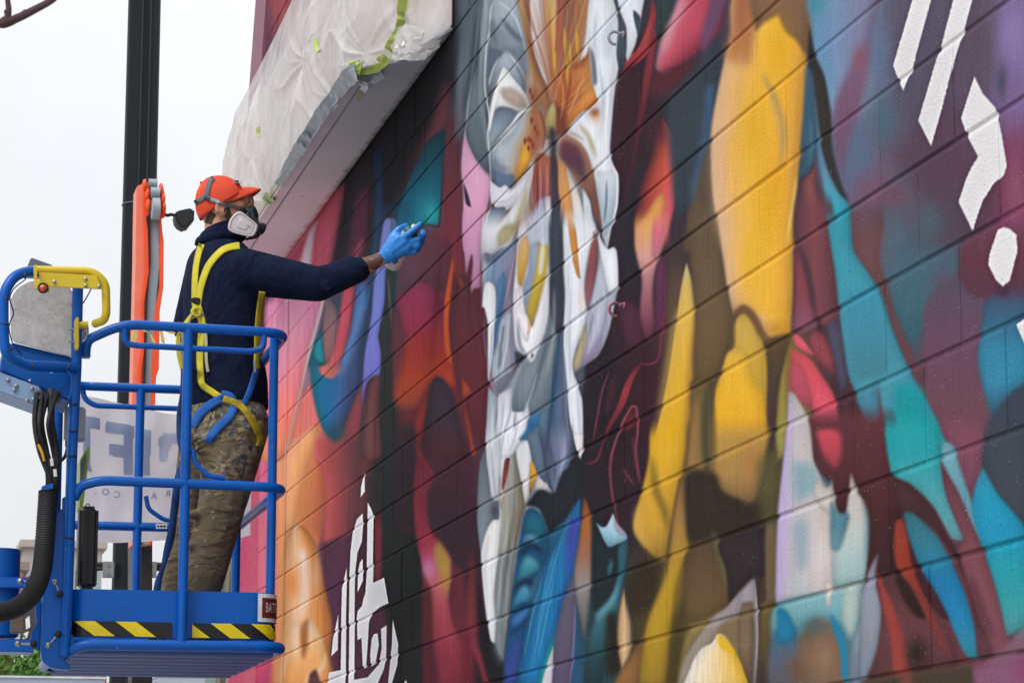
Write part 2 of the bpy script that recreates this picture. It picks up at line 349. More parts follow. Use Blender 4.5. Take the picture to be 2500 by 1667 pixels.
def paint_mural():
    paint_base()
    # --- left edge strips and the bands below the wrapped sign
    S('H', [(150,-200),(370,-400),(360,0),(350,840),(340,1568),(140,1568),(180,800),(250,400)], ['#cc5490','#d85c8c','#e0708a','#dc6c84','#c43c68'], soft=8)
    S('H', [(385,-300),(470,-400),(458,0),(445,980),(430,1568),(375,1568),(400,900)], ['#f08a78','#f09468','#e49458','#d88c50','#e08848'], soft=6)
    S('I', [(1410,-200),(1440,180),(1350,500),(1200,900),(1100,1200),(760,1080),(640,900),(800,500),(1100,0)], '#1c1920', soft=14)
    S('I', [(1420,-200),(1520,-200),(1497,400),(1470,900),(1400,900),(1420,500)], ['#34404c','#46525e','#4a4858'], soft=14)
    S('I', [(1350,500),(1365,480),(1360,740),(1200,900),(1130,1100),(1080,1200),(1150,950),(1250,760)], '#5e2c36', soft=14)
    S('I', [(1340,720),(1430,650),(1440,1300),(1420,1700),(1300,1700),(1310,1320)], ['#4a2630','#6e2c3a','#8a3242'], soft=10)
    S('I', [(930,900),(985,850),(975,1300),(920,1560),(870,1560),(935,1250)], ['#152444','#1c4478','#1c648c'], 'v', 8)
    S('I', [(1345,745),(1335,980),(1312,1300),(1280,1300),(1210,1310),(1150,1330),(1075,1320),(1085,1200),(1150,1010),(1240,830)], ['#06303a','#083c4c','#0a5068','#0c6c84','#108490'], soft=4)
    G('I', 1110, 1230, 60, 110, '#0c5078', .8); G('I', 1265, 1240, 45, 70, '#1aa0a4', .85)
    K('I', [(1200,1316),(1250,1306),(1312,1318),(1330,1100),(1345,760)], 9, '#2c2830', 2)
    S('I', [(770,1050),(700,1480),(560,1700),(400,1600),(440,1510),(600,1290)], '#c25068', soft=4)
    S('I', [(615,1270),(590,1350),(540,1700),(450,1700),(560,1340)], '#d8bccc', soft=4)
    S('I', [(790,1010),(880,940),(930,1000),(900,1600),(680,1600),(740,1250)], '#2a242e', soft=10)
    S('I', [(830,1150),(900,1080),(880,1480),(800,1600),(770,1560)], '#5c2c42', soft=10)
    K('I', [(870,1380),(820,1500),(760,1620)], 22, '#b04868', 6)
    S('I', [(990,1275),(1020,1265),(1045,1275),(1035,1400),(980,1560),(950,1560)], '#6a7cc4', soft=2)
    S('I', [(1035,1268),(1055,1270),(1068,1295),(1062,1400),(1025,1420)], '#4c6890', soft=2)
    # under the outstretched arm
    S('J', [(760,1000),(880,1000),(850,1250),(800,1600),(740,1600)], '#5c3646', soft=6, fade='t')
    S('J', [(880,1000),(1240,1000),(1190,1300),(1100,1600),(740,1600),(830,1350)], ['#d888ac','#d888a8','#dc84a4'], soft=5, fade='t')
    S('J', [(870,1040),(930,1040),(855,1300),(800,1420)], '#d46a88', soft=6)
    S('J', [(935,1040),(1005,1040),(960,1200),(870,1320)], '#e8ccdc', soft=6)
    S('J', [(1010,1040),(1060,1040),(1000,1250),(960,1350),(950,1250)], '#c478b4', soft=10)
    S('J', [(1240,1050),(1320,1040),(1270,1400),(1250,1600),(1090,1600),(1190,1330)], '#2f4a58', soft=6, fade='t')
    S('J', [(1230,1120),(1300,1230),(1320,1600),(1255,1600),(1245,1350)], '#8a6468', soft=8)
    S('J', [(1290,1050),(1450,1000),(1330,1300),(1300,1320)], '#3c4458', soft=10, fade='t')
    S('J', [(1400,980),(1455,970),(1420,1250),(1340,1600),(1260,1600),(1350,1300)], '#cc4a60', soft=4, fade='t')
    S('J', [(1455,970),(1495,960),(1460,1300),(1380,1600),(1340,1600),(1425,1250)], '#6a3a58', soft=5, fade='t')
    S('J', [(1485,960),(1590,900),(1530,1250),(1430,1600),(1350,1600),(1440,1350)], ['#3c5c9c','#4070b0','#4068b0'], soft=5, fade='t')
    S('J', [(1570,920),(1660,860),(1600,1250),(1540,1600),(1430,1600),(1530,1250)], '#2c4270', soft=8, fade='t')
    S('J', [(1720,820),(1830,780),(1770,1100),(1740,1600),(1660,1600),(1660,1350),(1700,1100)], '#2f3438', soft=5)
    S('J', [(1725,860),(1860,790),(1840,900),(1770,1080),(1735,1100)], '#2a5060', soft=6)
    K('J', [(1716,860),(1728,960),(1735,1080)], 8, '#8a9694', 2, .7)
    # --- left of the flower, lower
    S('G', [(150,500),(300,440),(560,440),(480,800),(420,1050),(300,1600),(80,1600),(130,900)], ['#d47cac','#dc80a0','#e67884','#ee7868','#ea8458'], soft=6, streak=.9, fade='t')
    S('G', [(250,600),(420,500),(330,800),(250,1100),(200,1100)], '#e8a0bc', soft=30, a=.7)
    S('G', [(820,1050),(830,1300),(810,1400),(800,1600),(600,1600),(690,1450),(770,1200)], '#8a3c44', soft=12)
    S('G', [(870,360),(830,560),(740,850),(680,1000),(600,1060),(530,1000),(490,850),(540,580),(480,740),(445,950),(470,1150),(530,1380),(610,1505),(660,1490),(740,1280),(830,1050),(850,700),(900,420)], [(0,'#0a6a7c'),(.3,'#0d68a0'),(.55,'#2c5c98'),(.75,'#384a7c'),(1,'#2c3c60')], 'h', 4, fade='t')
    G('G', 620, 1450, 70, 90, '#1c4a58', .9); G('G', 560, 1180, 50, 110, '#0c64a4', .7)
    K('G', [(850,420),(800,650),(735,850),(665,1050)], 60, '#5684c0', 14, .85)
    S('G', [(535,720),(560,945),(505,930),(482,850)], '#0f8496', soft=4)
    S('G', [(560,460),(640,560),(650,700),(600,930),(565,950),(545,700)], ['#6c5864','#8a6068','#8c5458'], soft=6)
    S('G', [(700,400),(770,400),(740,620),(690,860),(625,990),(575,1040),(530,1000),(600,930),(640,800)], ['#c0485c','#cc4a60','#cc4a5c','#d06c60'], soft=4)
    G('G', 560, 1010, 40, 30, '#d8785c', .6)
    S('G', [(545,470),(562,480),(510,700),(440,960),(330,1400),(285,1600),(270,1600),(380,1150),(430,900),(500,640)], ['#e8c4d0','#ecc8c8','#ecb8a8'], soft=3)
    S('G', [(450,960),(458,1060),(400,1190),(430,1000)], '#8c7090', soft=4)
    S('G', [(920,300),(1000,240),(988,500),(940,750),(962,880),(950,1030),(870,1070),(830,1280),(825,1200),(840,900),(890,620)], ['#6478c4','#6a78cc','#6c6cc8','#5c5cb4'], soft=3)
    S('G', [(1000,280),(1090,230),(1040,600),(1040,1000),(1060,1600),(960,1600),(950,1100),(960,880),(945,740),(985,520)], ['#2c3638','#2b3032','#24282a','#222628'], soft=4)
    K('G', [(1005,330),(1018,480),(1032,700)], 8, '#7c8686', 2, .7)
    S('G', [(825,1290),(870,1080),(920,1030),(955,1060),(940,1300),(960,1600),(810,1600)], ['#43303a','#6a3838','#5a3438'], 'h', 6)
    S('G', [(1100,250),(1240,40),(1450,60),(1450,500),(1350,420),(1240,380),(1130,440),(1080,520),(1055,560)], ['#5c3a4a','#5a3040','#6c2c3c'], 'h', 6, fade='t')
    S('G', [(1040,560),(1130,640),(1200,800),(1180,1250),(1060,1250),(1040,900)], ['#5c2c3c','#7c3038'], soft=10)
    S('G', [(1240,375),(1320,400),(1380,560),(1390,700),(1300,800),(1150,760),(1090,600),(1070,500),(1150,430)], ['#8a2c50','#902848','#98283c'], soft=4)
    S('G', [(1150,760),(1300,700),(1390,640),(1420,750),(1460,900),(1490,1120),(1430,1090),(1380,1040),(1320,1070),(1240,1200),(1180,1260),(1060,1200),(1100,1000)], ['#982c40','#a82c28','#b83c20','#a04024'], soft=12)
    S('G', [(1467,190),(1478,260),(1452,500),(1442,700),(1475,980),(1420,900),(1400,700),(1412,480)], ['#b84a28','#cc4c20','#c04c20'], soft=3)
    S('G', [(1480,300),(1600,400),(1620,620),(1680,800),(1720,1100),(1700,1600),(1560,1300),(1490,1060),(1452,800)], ['#502830','#642830','#5c2430'], soft=6)
    S('G', [(1470,230),(1492,285),(1545,415),(1512,390)], '#a8452c', soft=4)
    S('G', [(1300,1090),(1290,1250),(1260,1400),(1205,1600),(1150,1600),(1220,1300)], '#a02c2c', soft=8)
    S('G', [(1360,1045),(1420,1090),(1480,1200),(1560,1600),(1270,1600),(1290,1200),(1320,1080)], ['#3a2c40','#3c2a38','#50242c'], soft=5)
    S('G', [(1532,1045),(1600,1150),(1552,1200),(1570,1300),(1630,1600),(1600,1600),(1540,1200)], '#a8402c', soft=4)
    K('G', [(1610,480),(1615,620),(1650,760),(1690,1000)], 10, '#8c3c44', 4, .7)
    # --- lower left: orange petals, maroon curtain, lettering
    S('H', [(455,130),(640,-40),(670,60),(620,150),(560,330),(520,560),(450,700),(440,400)], ['#f0a27c','#e89a60','#e08c50'], 'h', 6)
    S('H', [(640,0),(690,-20),(760,70),(910,-20),(920,400),(880,660),(760,780),(690,720),(690,400),(630,150)], ['#d4565c','#a84444','#7c3840','#55303a'], 'h', 10, fade='t')
    S('H', [(560,340),(620,170),(690,250),(700,500),(660,740),(600,660),(520,590)], ['#d08044','#cc6c40','#a84c38'], 'h', 10)
    S('H', [(680,700),(880,640),(870,800),(830,1000),(850,1568),(700,1568),(700,1000),(660,760)], ['#502a40','#562a48','#5a2c44'], soft=10)
    S('H', [(880,640),(1060,500),(1060,1100),(1110,1300),(1090,1600),(830,1600)], ['#402430','#4c2838','#582c48'], soft=10)
    S('H', [(995,500),(1050,600),(1055,900),(1000,950)], '#7a2a34', soft=8)
    S('H', [(520,580),(600,640),(650,740),(690,950),(740,1200),(730,1400),(745,1600),(410,1600),(430,1200),(440,800),(480,620)], [(0,'#c88858'),(.25,'#d8a478'),(.5,'#dc9c68'),(.75,'#d07c34'),(1,'#a86030')], 'h', 4, streak=.9)
    G('H', 490, 950, 50, 110, '#e07c34', .8)
    S('H', [(520,740),(570,740),(600,900),(575,1100),(520,1190),(548,950)], '#ecd4cc', soft=14, a=.9)
    G('H', 640, 900, 30, 150, '#d8a888', .6)
    S('H', [(470,1400),(480,1240),(520,1170),(545,1240),(600,1165),(640,1220),(690,1330),(722,1480),(700,1600),(450,1600)], ['#ecc8a8','#e4a05c','#dc8c44'], soft=4)
    S('H', [(545,1225),(590,1165),(585,1330),(560,1420),(545,1350)], '#a8602c', soft=6)
    G('H', 510, 1330, 24, 100, '#eccab0', .7); K('H', [(700,1380),(670,1480),(600,1520),(570,1600)], 20, '#f0d4b8', 6, .8)
    S('H', [(590,1600),(600,1510),(640,1480),(675,1600)], '#5a3434', soft=4)
    S('H', [(1060,-40),(1140,-40),(1150,600),(1260,690),(1300,900),(1310,1600),(1140,1600),(1150,1330),(1115,1170),(1070,1000),(1045,880),(1055,400)], ['#262a2c','#202426','#181c1e','#1c2022'], soft=6, fade='t')
    S('H', [(1140,0),(1260,0),(1250,600),(1150,600)], '#33222e', soft=14)
    S('H', [(1270,80),(1320,200),(1370,280),(1330,400),(1350,620),(1420,700),(1472,790),(1478,900),(1460,1050),(1490,1200),(1540,1300),(1540,1600),(1380,1600),(1355,1300),(1350,1000),(1300,850),(1250,600),(1240,380)], [(0,'#702834'),(.2,'#8c2c3c'),(.4,'#a83048'),(.47,'#c04878'),(.56,'#c46468'),(.66,'#b04450'),(.85,'#902c40'),(1,'#7c2838')], soft=4, streak=1.2)
    S('H', [(1300,1000),(1350,1000),(1360,1300),(1390,1600),(1300,1600)], '#5c2030', soft=8)
    S('H', [(1400,680),(1472,790),(1476,920),(1440,1040),(1405,900),(1370,760)], ['#a88038','#b88c3c','#b06c40'], soft=9)
    G('H', 1340, 860, 40, 60, '#d484b4', .8)
    S('H', [(1270,80),(1420,200),(1640,480),(1640,900),(1570,1050),(1490,800),(1340,520),(1390,300)], ['#502830','#3c2432','#38222e'], soft=12)
    K('H', [(1262,100),(1300,180),(1370,280)], 12, '#a83038', 4)
    S('H', [(1480,820),(1560,900),(1570,1250),(1520,1300),(1490,1100)], '#6c2834', soft=10)
    S('H', [(1600,700),(1630,900),(1640,1300),(1700,1440),(1730,1600),(1690,1600),(1640,1450),(1590,1330),(1570,1100)], ['#6c2834','#80303c','#8c2c40'], soft=6)
    S('H', [(1640,900),(1700,1250),(1740,1350),(1800,1450),(1800,1600),(1730,1600),(1660,1350)], '#1e1a20', soft=6)
    W = '#d9d8de'
    for p in ([(940,260),(942,380),(915,415),(918,350)],
              [(962,445),(985,490),(998,530),(992,945),(1062,912),(1090,1072),(1035,1095),(985,1135),(965,1200),(925,1285),(897,1300),(893,1165),(900,1118),(925,1090),(945,1000),(955,850)],
              [(928,515),(932,600),(925,690),(897,760),(882,900),(875,1620),(840,1620),(848,900),(855,750),(870,620),(892,550)],
              [(930,795),(932,930),(898,1005),(900,880),(912,820)],
              [(832,850),(826,1170),(822,1490),(790,1490),(796,1180),(800,980)],
              [(778,1140),(775,1360),(735,1400),(745,1290)], [(700,1620),(722,1500),(824,1478),(820,1620)],
              [(968,1180),(960,1330),(950,1470),(930,1475),(922,1290)],
              [(1000,1262),(1022,1258),(1030,1330),(1010,1440),(980,1465),(975,1390),(985,1290)],
              [(1078,1208),(1076,1400),(1060,1480),(1010,1600),(870,1600),(876,1545),(960,1530),(1030,1450),(1048,1350),(1043,1230)],
              [(1115,1170),(1150,1325),(1145,1450),(1095,1620),(1080,1620),(1110,1330)], [(1195,1545),(1225,1620),(1160,1620)]):
        P('H', p, W)
    # --- dark field between flower and yellow leaf, upper
    S('A', [(1440,-60),(1620,-60),(1530,130),(1480,280),(1440,200)], '#2e3c40', soft=6)
    S('A', [(1180,620),(1330,480),(1340,700),(1250,1100),(1200,1300),(1160,1000)], '#3c1e2a', soft=16)
    S('A', [(1440,440),(1700,350),(1640,560),(1450,620),(1390,560)], '#58242f', soft=24)
    S('A', [(1560,600),(1829,380),(1829,800),(1700,1100),(1620,1300),(1590,1000),(1540,820)], '#2d3844', soft=14)
    S('A', [(1690,900),(1730,850),(1720,1200),(1690,1350),(1665,1300)], '#3a5070', soft=12)
    S('A', [(1620,-60),(1880,-60),(1850,200),(1720,330),(1600,420),(1480,460),(1440,430),(1475,260),(1540,120)], [(0,'#c87488'),(.3,'#c44c60'),(.65,'#a83850'),(1,'#7c2c40')], 'h', 6)
    K('A', [(1625,0),(1535,180),(1485,340)], 44, '#dc9cac', 12, .8); G('A', 1700, 130, 60, 70, '#cc4860', .5)
    S('A', [(1415,-20),(1392,150),(1325,310),(1250,380),(1220,470),(1185,570),(1240,455),(1330,400),(1400,320),(1425,200),(1442,80)], ['#902c38','#b43c40','#a83840','#5c2430'], soft=3)
    S('A', [(1430,100),(1445,250),(1415,480),(1365,720),(1300,1050),(1260,1250),(1230,1340),(1290,1000),(1335,700),(1370,450)], ['#903040','#842c3a','#682832','#4c2430'], soft=4)
    S('A', [(1480,760),(1530,820),(1570,920),(1582,1080),(1572,1250),(1530,1450),(1500,1600),(1310,1600),(1305,1400),(1345,1180),(1410,1000),(1440,850)], [(0,'#58262c'),(.3,'#a03c30'),(.65,'#c84c40'),(.9,'#e0546c'),(1,'#d8486c')], 'h', 5, fade='b')
    G('A', 1450, 830, 90, 120, '#4a2430', .8)
    S('A', [(1480,1225),(1505,1290),(1455,1450),(1420,1600),(1325,1600),(1335,1440),(1385,1370),(1425,1290)], ['#dc8848','#e09c48','#dca04c'], soft=6)
    # --- flower, upper half
    S('A', [(170,-60),(350,-60),(310,300),(240,640),(230,770),(190,900),(160,900),(170,500),(200,200)], ['#46545e','#56646e','#5c5868'], soft=8, streak=1)
    S('A', [(225,830),(240,900),(300,1020),(380,1120),(382,1250),(350,1400),(330,1600),(212,1600),(210,1250),(197,1080),(205,950)], ['#c898b8','#d494b8','#cc8cb0'], soft=3)
    S('A', [(210,1165),(240,1240),(262,1322),(228,1300)], '#3a2834', soft=3)
    S('A', [(300,450),(320,600),(382,950),(372,1115),(310,1040),(250,920),(230,770),(245,650)], ['#6c7a86','#5a6874','#4c5868'], soft=4)
    S('A', [(345,-60),(410,-60),(388,60),(362,300),(345,600),(378,950),(372,990),(310,640),(318,300)], '#8a98a4', soft=4, streak=1)
    S('A', [(395,30),(430,-40),(560,-40),(625,200),(645,450),(600,490),(540,370),(480,330),(440,380),(375,520),(368,300),(385,100)], ['#a8b2bc','#8c9aa8','#6c7a88','#8090a0'], soft=4, streak=1)
    K('A', [(440,40),(470,160),(540,300)], 40, '#b8c0c8', 14, .6); K('A', [(410,150),(450,220),(540,260)], 40, '#5c6c80', 16, .6)
    S('A', [(378,320),(440,328),(472,350),(420,430),(372,520)], '#56667a', soft=4)
    S('A', [(480,333),(540,380),(602,480),(605,600),(540,515),(470,430),(400,520),(372,570),(430,400)], ['#a8b4c0','#98a6b4','#6c7c90'], soft=5)
    S('A', [(470,425),(540,510),(602,590),(645,690),(570,710),(500,690),(430,700),(390,790),(372,860),(380,700),(420,560)], ['#eef0f2','#d8dade','#c4c4c8'], soft=3)
    S('A', [(450,570),(520,560),(600,620),(625,690),(560,690),(470,630)], ['#b0a49c','#a89080'], soft=8)
    S('A', [(430,690),(500,690),(560,735),(500,820),(425,885),(380,960),(374,850),(395,760)], ['#5a6a7e','#8090a2','#a0acba'], 'v', 4)
    S('A', [(560,720),(655,690),(685,760),(655,1000),(560,1150),(510,1205),(440,1195),(400,1080),(385,960),(440,890),(510,810)], [(0,'#8494a8'),(.4,'#a4aab4'),(.7,'#b08c68'),(1,'#b87038')], 'h', 4)
    S('A', [(600,920),(665,850),(655,1000),(605,1080),(540,1155),(570,1010)], ['#c88c40','#e8a028','#e09830'], soft=7)
    G('A', 460, 960, 50, 60, '#c0c8d2', .7); K('A', [(440,890),(520,800),(580,722),(655,688)], 14, '#e8eaee', 3)
    S('A', [(398,1080),(480,1110),(535,1120),(520,1200),(440,1198),(395,1130)], '#56708f', soft=6)
    S('A', [(385,1150),(440,1196),(480,1180),(520,1212),(600,1120),(665,1040),(645,1180),(560,1285),(480,1345),(400,1310),(385,1250)], ['#e0e2e8','#dcdce6','#d0ccd8'], soft=3)
    K('A', [(420,0),(388,60),(380,200),(360,310),(350,560),(383,760),(370,860),(387,1100),(390,1300)], 9, '#dfe4ea', 2)
    K('A', [(300,430),(245,640),(232,770),(205,950)], 6, '#b0bac4', 2, .8)
    # stamens and stems
    S('A', [(525,-60),(640,-60),(640,250),(700,450),(760,600),(790,700),(640,670),(622,450),(600,250)], [(0,'#a89c90'),(.4,'#a87c50'),(1,'#8a5038')], 'h', 5, streak=1.2)
    S('A', [(690,-60),(725,-60),(745,200),(775,420),(740,430),(700,200)], '#c8b8b0', soft=4)
    S('A', [(720,-60),(815,-60),(825,250),(805,490),(770,430),(740,200)], ['#b89c70','#c89858','#c08040','#b86c38'], soft=4, streak=1.2)
    S('A', [(636,-60),(690,-60),(715,250),(760,450),(795,530),(745,535),(692,420),(650,250)], ['#dcdce4','#d4d6e4','#b8b8c8'], soft=3)
    S('A', [(812,-60),(852,-60),(852,200),(842,440),(815,480),(815,200)], '#a84848', soft=4, streak=1.2)
    S('A', [(850,-60),(1005,-60),(1000,150),(955,400),(880,570),(840,570),(850,300)], ['#8a5c48','#8c5444','#a0683c','#b08060'], 'h', 5, streak=1.4)
    S('A', [(765,460),(850,450),(1000,350),(1012,240),(1042,540),(1062,640),(1000,705),(900,800),(860,840),(820,790),(785,650)], [(0,'#a85030'),(.35,'#a4522a'),(.7,'#b87038'),(1,'#cc8850')], 'h', 5, streak=1.2)
    S('A', [(1040,545),(1062,640),(1000,690),(920,775),(865,815),(900,720),(980,620)], ['#d89048','#dc8438','#c86c2c'], soft=5)
    for k in range(30):
        xt = 535+k*16; K('A', [(xt,-40),(xt*.62+790*.38+_rng.randint(-10, 10),230),(xt*.22+790*.78,470),(785+_rng.randint(-25, 25),640)], 7+_rng.randint(0, 7), ['#9c5a34','#c88a4c','#7c3c30','#d8a458','#b06c40','#a84c48','#c4a080'][k*3 % 7], 2, .5)
    for k in range(9):
        K('A', [(800,690+k*8),(900+_rng.randint(-10, 10),600+k*14),(1030-k*6,430+k*26)], 7, ['#8c4424','#d89048','#b86430'][k % 3], 2, .55)
    for x, y in ((855,170),(885,260),(870,360),(930,180),(790,300)): S('A', [(x,y),(x+16,y+60),(x+10,y+220),(x-6,y+100)], '#d8a030', soft=3, a=.8)
    S('A', [(640,540),(742,620),(752,700),(742,870),(690,970),(640,1010),(655,800)], ['#986444','#a46440','#a05840'], soft=10, streak=1.2)
    S('A', [(690,640),(735,690),(740,760),(700,720)], '#8c7464', soft=8)
    S('A', [(798,680),(852,700),(862,840),(800,880)], '#74382a', soft=8)
    S('A', [(781,652),(803,700),(798,800),(770,885),(738,880),(740,760)], ['#b0a070','#a08850','#6a5a40'], soft=3)
    S('A', [(765,810),(800,840),(800,1000),(765,1000)], '#363038', soft=6)
    for x, y in ((608,900),(630,890),(650,770),(657,930),(631,945),(640,585),(672,820),(655,620),(646,900),(688,850)): S('A', [(x,y-26),(x+9,y),(x,y+26),(x-9,y)], '#8a3428', soft=2)
    # right white petal
    S('A', [(1030,-60),(1150,-60),(1190,100),(1252,300),(1200,450),(1176,600),(1150,900),(1152,1000),(1192,1120),(1192,1300),(1160,1440),(1130,1600),(1100,1500),(1080,1300),(1040,1050),(980,920),(920,850),(875,845),(900,790),(1000,700),(1060,745),(1085,700),(1042,540),(1020,300),(1000,200)], ['#d4d8e0','#d4dae4','#dcdfe8','#ccd4de'], soft=3, streak=.8)
    S('A', [(1018,300),(1050,360),(1065,530),(1040,545)], '#66707c', soft=4)
    G('A', 1050, 720, 34, 34, '#9a5430', .95); G('A', 1060, 760, 40, 40, '#d8a878', .5)
    S('A', [(1110,180),(1180,60),(1195,250),(1165,400),(1110,360)], '#bac2ce', soft=18, a=.8)
    S('A', [(1180,-60),(1355,-60),(1352,80),(1312,280),(1260,395),(1240,330),(1250,180),(1200,60)], ['#ccd6e4','#d4dae6','#d0d4de'], soft=3)
    S('A', [(1145,-60),(1180,-40),(1205,60),(1247,190),(1252,330),(1215,480),(1190,350),(1200,120)], ['#46545e','#4c5866','#3c4652'], soft=3)
    S('A', [(1297,65),(1346,120),(1332,245),(1300,120)], '#3c4a54', soft=2)
    S('A', [(870,860),(960,880),(1020,1000),(1052,1150),(1092,1350),(1105,1470),(1060,1410),(990,1250),(900,1100),(825,1000),(825,900)], ['#a87c68','#a06c50','#7c5048','#8c5c54'], soft=4)
    S('A', [(845,900),(930,920),(985,1020),(1000,1180),(900,1080),(825,1000)], ['#6a3848','#5c3448','#5c4850'], soft=10)
    K('A', [(870,850),(960,895),(1020,975),(1062,1130),(1092,1300),(1112,1480)], 26, '#dadee6', 4)
    K('A', [(950,790),(1015,880),(1060,1010)], 18, '#a08c60', 6)
    S('A', [(1060,1090),(1100,1100),(1192,1100),(1186,1300),(1150,1440),(1112,1510),(1082,1300)], ['#c8d0da','#a8b8c8','#9cacbc'], soft=5)
    K('A', [(1125,1150),(1122,1300),(1108,1420)], 10, '#5a7080', 3); K('A', [(1160,1060),(1192,1120),(1190,1300),(1160,1440)], 12, '#e4e8ee', 3)
    # lower stems of the upper half
    S('A', [(690,980),(760,1000),(800,1000),(825,1100),(830,1300),(820,1420),(770,1300),(740,1250),(700,1420),(655,1420),(640,1250),(650,1100)], ['#a0583c','#8c4848','#8a4850'], soft=5, streak=1.5)
    S('A', [(765,1000),(802,1000),(822,1250),(822,1600),(762,1600),(770,1250)], ['#44303a','#3c3c48','#3a4250'], soft=4)
    S('A', [(820,1010),(862,1060),(922,1250),(945,1600),(870,1600),(840,1350),(815,1200)], ['#c08450','#cc8c50','#c88850'], soft=3)
    S('A', [(862,1060),(922,1180),(972,1330),(992,1600),(942,1600),(905,1300)], ['#d8c0a8','#e2dcdc','#d8dce4'], soft=3)
    S('A', [(970,1200),(1022,1300),(1042,1600),(985,1600),(975,1350)], ['#d0d8e0','#b4c0cc'], soft=3)
    S('A', [(640,1030),(662,1060),(642,1200),(600,1350),(540,1500),(480,1600),(390,1600),(420,1480),(520,1330),(600,1200)], ['#e0d4d8','#dcdade','#d0d0d4'], soft=3)
    K('A', [(625,1200),(570,1390),(470,1520)], 34, '#a89c68', 8, .8)
    S('A', [(560,1420),(620,1380),(650,1240),(660,1400),(600,1600),(520,1600)], ['#a87868','#9c7468'], soft=5)
    S('A', [(690,1280),(742,1250),(732,1450),(700,1600),(615,1600),(650,1420)], ['#a8a8c0','#a4b0cc'], soft=4, streak=1.2)
    S('A', [(742,1260),(766,1250),(766,1600),(712,1600),(732,1400)], '#d0d4de', soft=3)
    S('A', [(380,1345),(470,1320),(482,1340),(420,1440),(385,1600),(325,1600),(345,1430)], ['#5c6c80','#54709a','#5878a0'], soft=3)
    K('A', [(390,1300),(360,1400),(335,1600)], 9, '#e0e4ea', 2)
    for k in range(9):
        x = 655+k*14; K('A', [(x,1050+20*(k % 3)),(x+_rng.randint(-8, 8),1200),(x+_rng.randint(-14, 14),1330)], 5, ['#d8c4c4','#b05858','#702c34'][k % 3], 2, .7)
    # --- flower, lower half
    S('B', [(800,690),(852,670),(872,1000),(890,1240),(925,1400),(885,1560),(820,1600),(700,1420),(720,1180),(760,1000)], [(0,'#5c7890'),(.4,'#3a5878'),(.7,'#5a6484'),(1,'#4a5060')], 'h', 4, streak=1.2, fade='b')
    S('B', [(212,-110),(335,-110),(326,150),(320,300),(319,395),(282,405),(262,442),(258,380),(270,250),(266,160),(236,290),(226,312),(215,150)], ['#cc8cb4','#c084ac','#a46c8c'], soft=2, fade='t')
    S('B', [(328,150),(370,190),(450,150),(530,100),(562,40),(548,200),(470,450),(462,550),(420,640),(415,450),(390,370),(345,380),(332,520),(328,300)], [(0,'#b0b4c4'),(.35,'#6c88ac'),(.7,'#74809c'),(1,'#9088a0')], 'h', 4, streak=1.2)
    S('B', [(345,-110),(480,-110),(520,60),(450,140),(400,190),(345,180),(322,250)], ['#d8d8de','#d0d2d8','#a8acb8'], soft=3, fade='t')
    S('B', [(430,70),(480,0),(562,10),(500,100),(440,145)], ['#a89c70','#b0a484'], soft=8)
    S('B', [(345,185),(400,192),(460,150),(400,240),(350,230)], '#5c6070', soft=6, a=.8)
    S('B', [(480,400),(548,160),(532,440),(530,570),(458,640)], ['#7c7488','#7c6c84','#888098'], soft=4, streak=1.4)
    K('B', [(540,170),(500,380),(465,540)], 8, '#c0b8c8', 2, .7)
    S('B', [(420,380),(475,290),(482,400),(460,560),(440,720),(400,920),(392,850),(412,600)], ['#5078a4','#4c78a8','#3c6898'], soft=4)
    S('B', [(450,610),(530,540),(545,790),(522,960),(440,1065),(398,985),(400,860),(430,740)], [(0,'#b0bccc'),(.5,'#98a2b4'),(1,'#8a84a0')], 'h', 4, streak=1.4)
    K('B', [(445,740),(450,830),(436,920)], 14, '#46525e', 4, .8)
    S('B', [(430,980),(525,930),(500,1020),(430,1075),(412,1010)], '#6c6c80', soft=8, a=.8)
    S('B', [(345,378),(375,356),(410,388),(420,460),(416,600),(400,850),(382,975),(415,1055),(427,1090),(395,1025),(370,972),(369,650),(345,525),(330,525)], ['#d4d6de','#e0e4ec','#dde2ea'], soft=2)
    S('B', [(762,380),(802,320),(814,480),(806,700),(782,900),(742,1100),(722,1190),(620,1250),(560,1210),(515,1155),(540,1050),(600,880),(650,870),(700,780),(750,620)], ['#5c6874','#6c7884','#7c8894','#74828e','#56687c'], soft=4, streak=1)
    S('B', [(542,800),(605,840),(560,900),(515,980),(545,880)], '#3a3a46', soft=5)
    S('B', [(560,60),(545,250),(530,430),(530,560),(550,770),(610,830),(640,872),(662,860),(690,780),(730,690),(757,560),(767,380),(767,150),(762,-110),(700,-110),(600,-110)], ['#c8c4d0','#d4d4de','#dcdae4','#dee0e8'], soft=2, fade='t')
    S('B', [(568,100),(622,50),(645,150),(612,300),(586,398),(560,372),(553,250)], ['#c8a078','#c4984c','#b88c2c'], soft=4)
    S('B', [(640,-110),(762,-110),(755,140),(720,170),(690,120),(640,150),(620,60)], ['#a4b0c8','#b8bccc'], soft=5, streak=1.2, fade='t')
    S('B', [(640,150),(692,100),(722,170),(702,330),(682,500),(652,650),(630,640),(608,560),(588,400),(620,300)], ['#98a4b8','#8490a8','#888898'], soft=4)
    S('B', [(692,120),(757,140),(744,300),(692,520),(652,645),(618,575),(640,430),(672,280)], ['#c0a850','#bca038','#b09030'], soft=4)
    K('B', [(725,80),(708,250),(700,320)], 22, '#dcdce0', 4)
    S('B', [(552,400),(592,410),(580,520),(622,580),(642,645),(625,745),(598,722),(548,560),(538,480)], ['#d8ccd8','#e6e0e8','#e4d8e0'], soft=3)
    K('B', [(628,600),(634,660),(622,700)], 10, '#d8a070', 3); K('B', [(640,820),(652,825),(645,845)], 16, '#5c6470', 2)
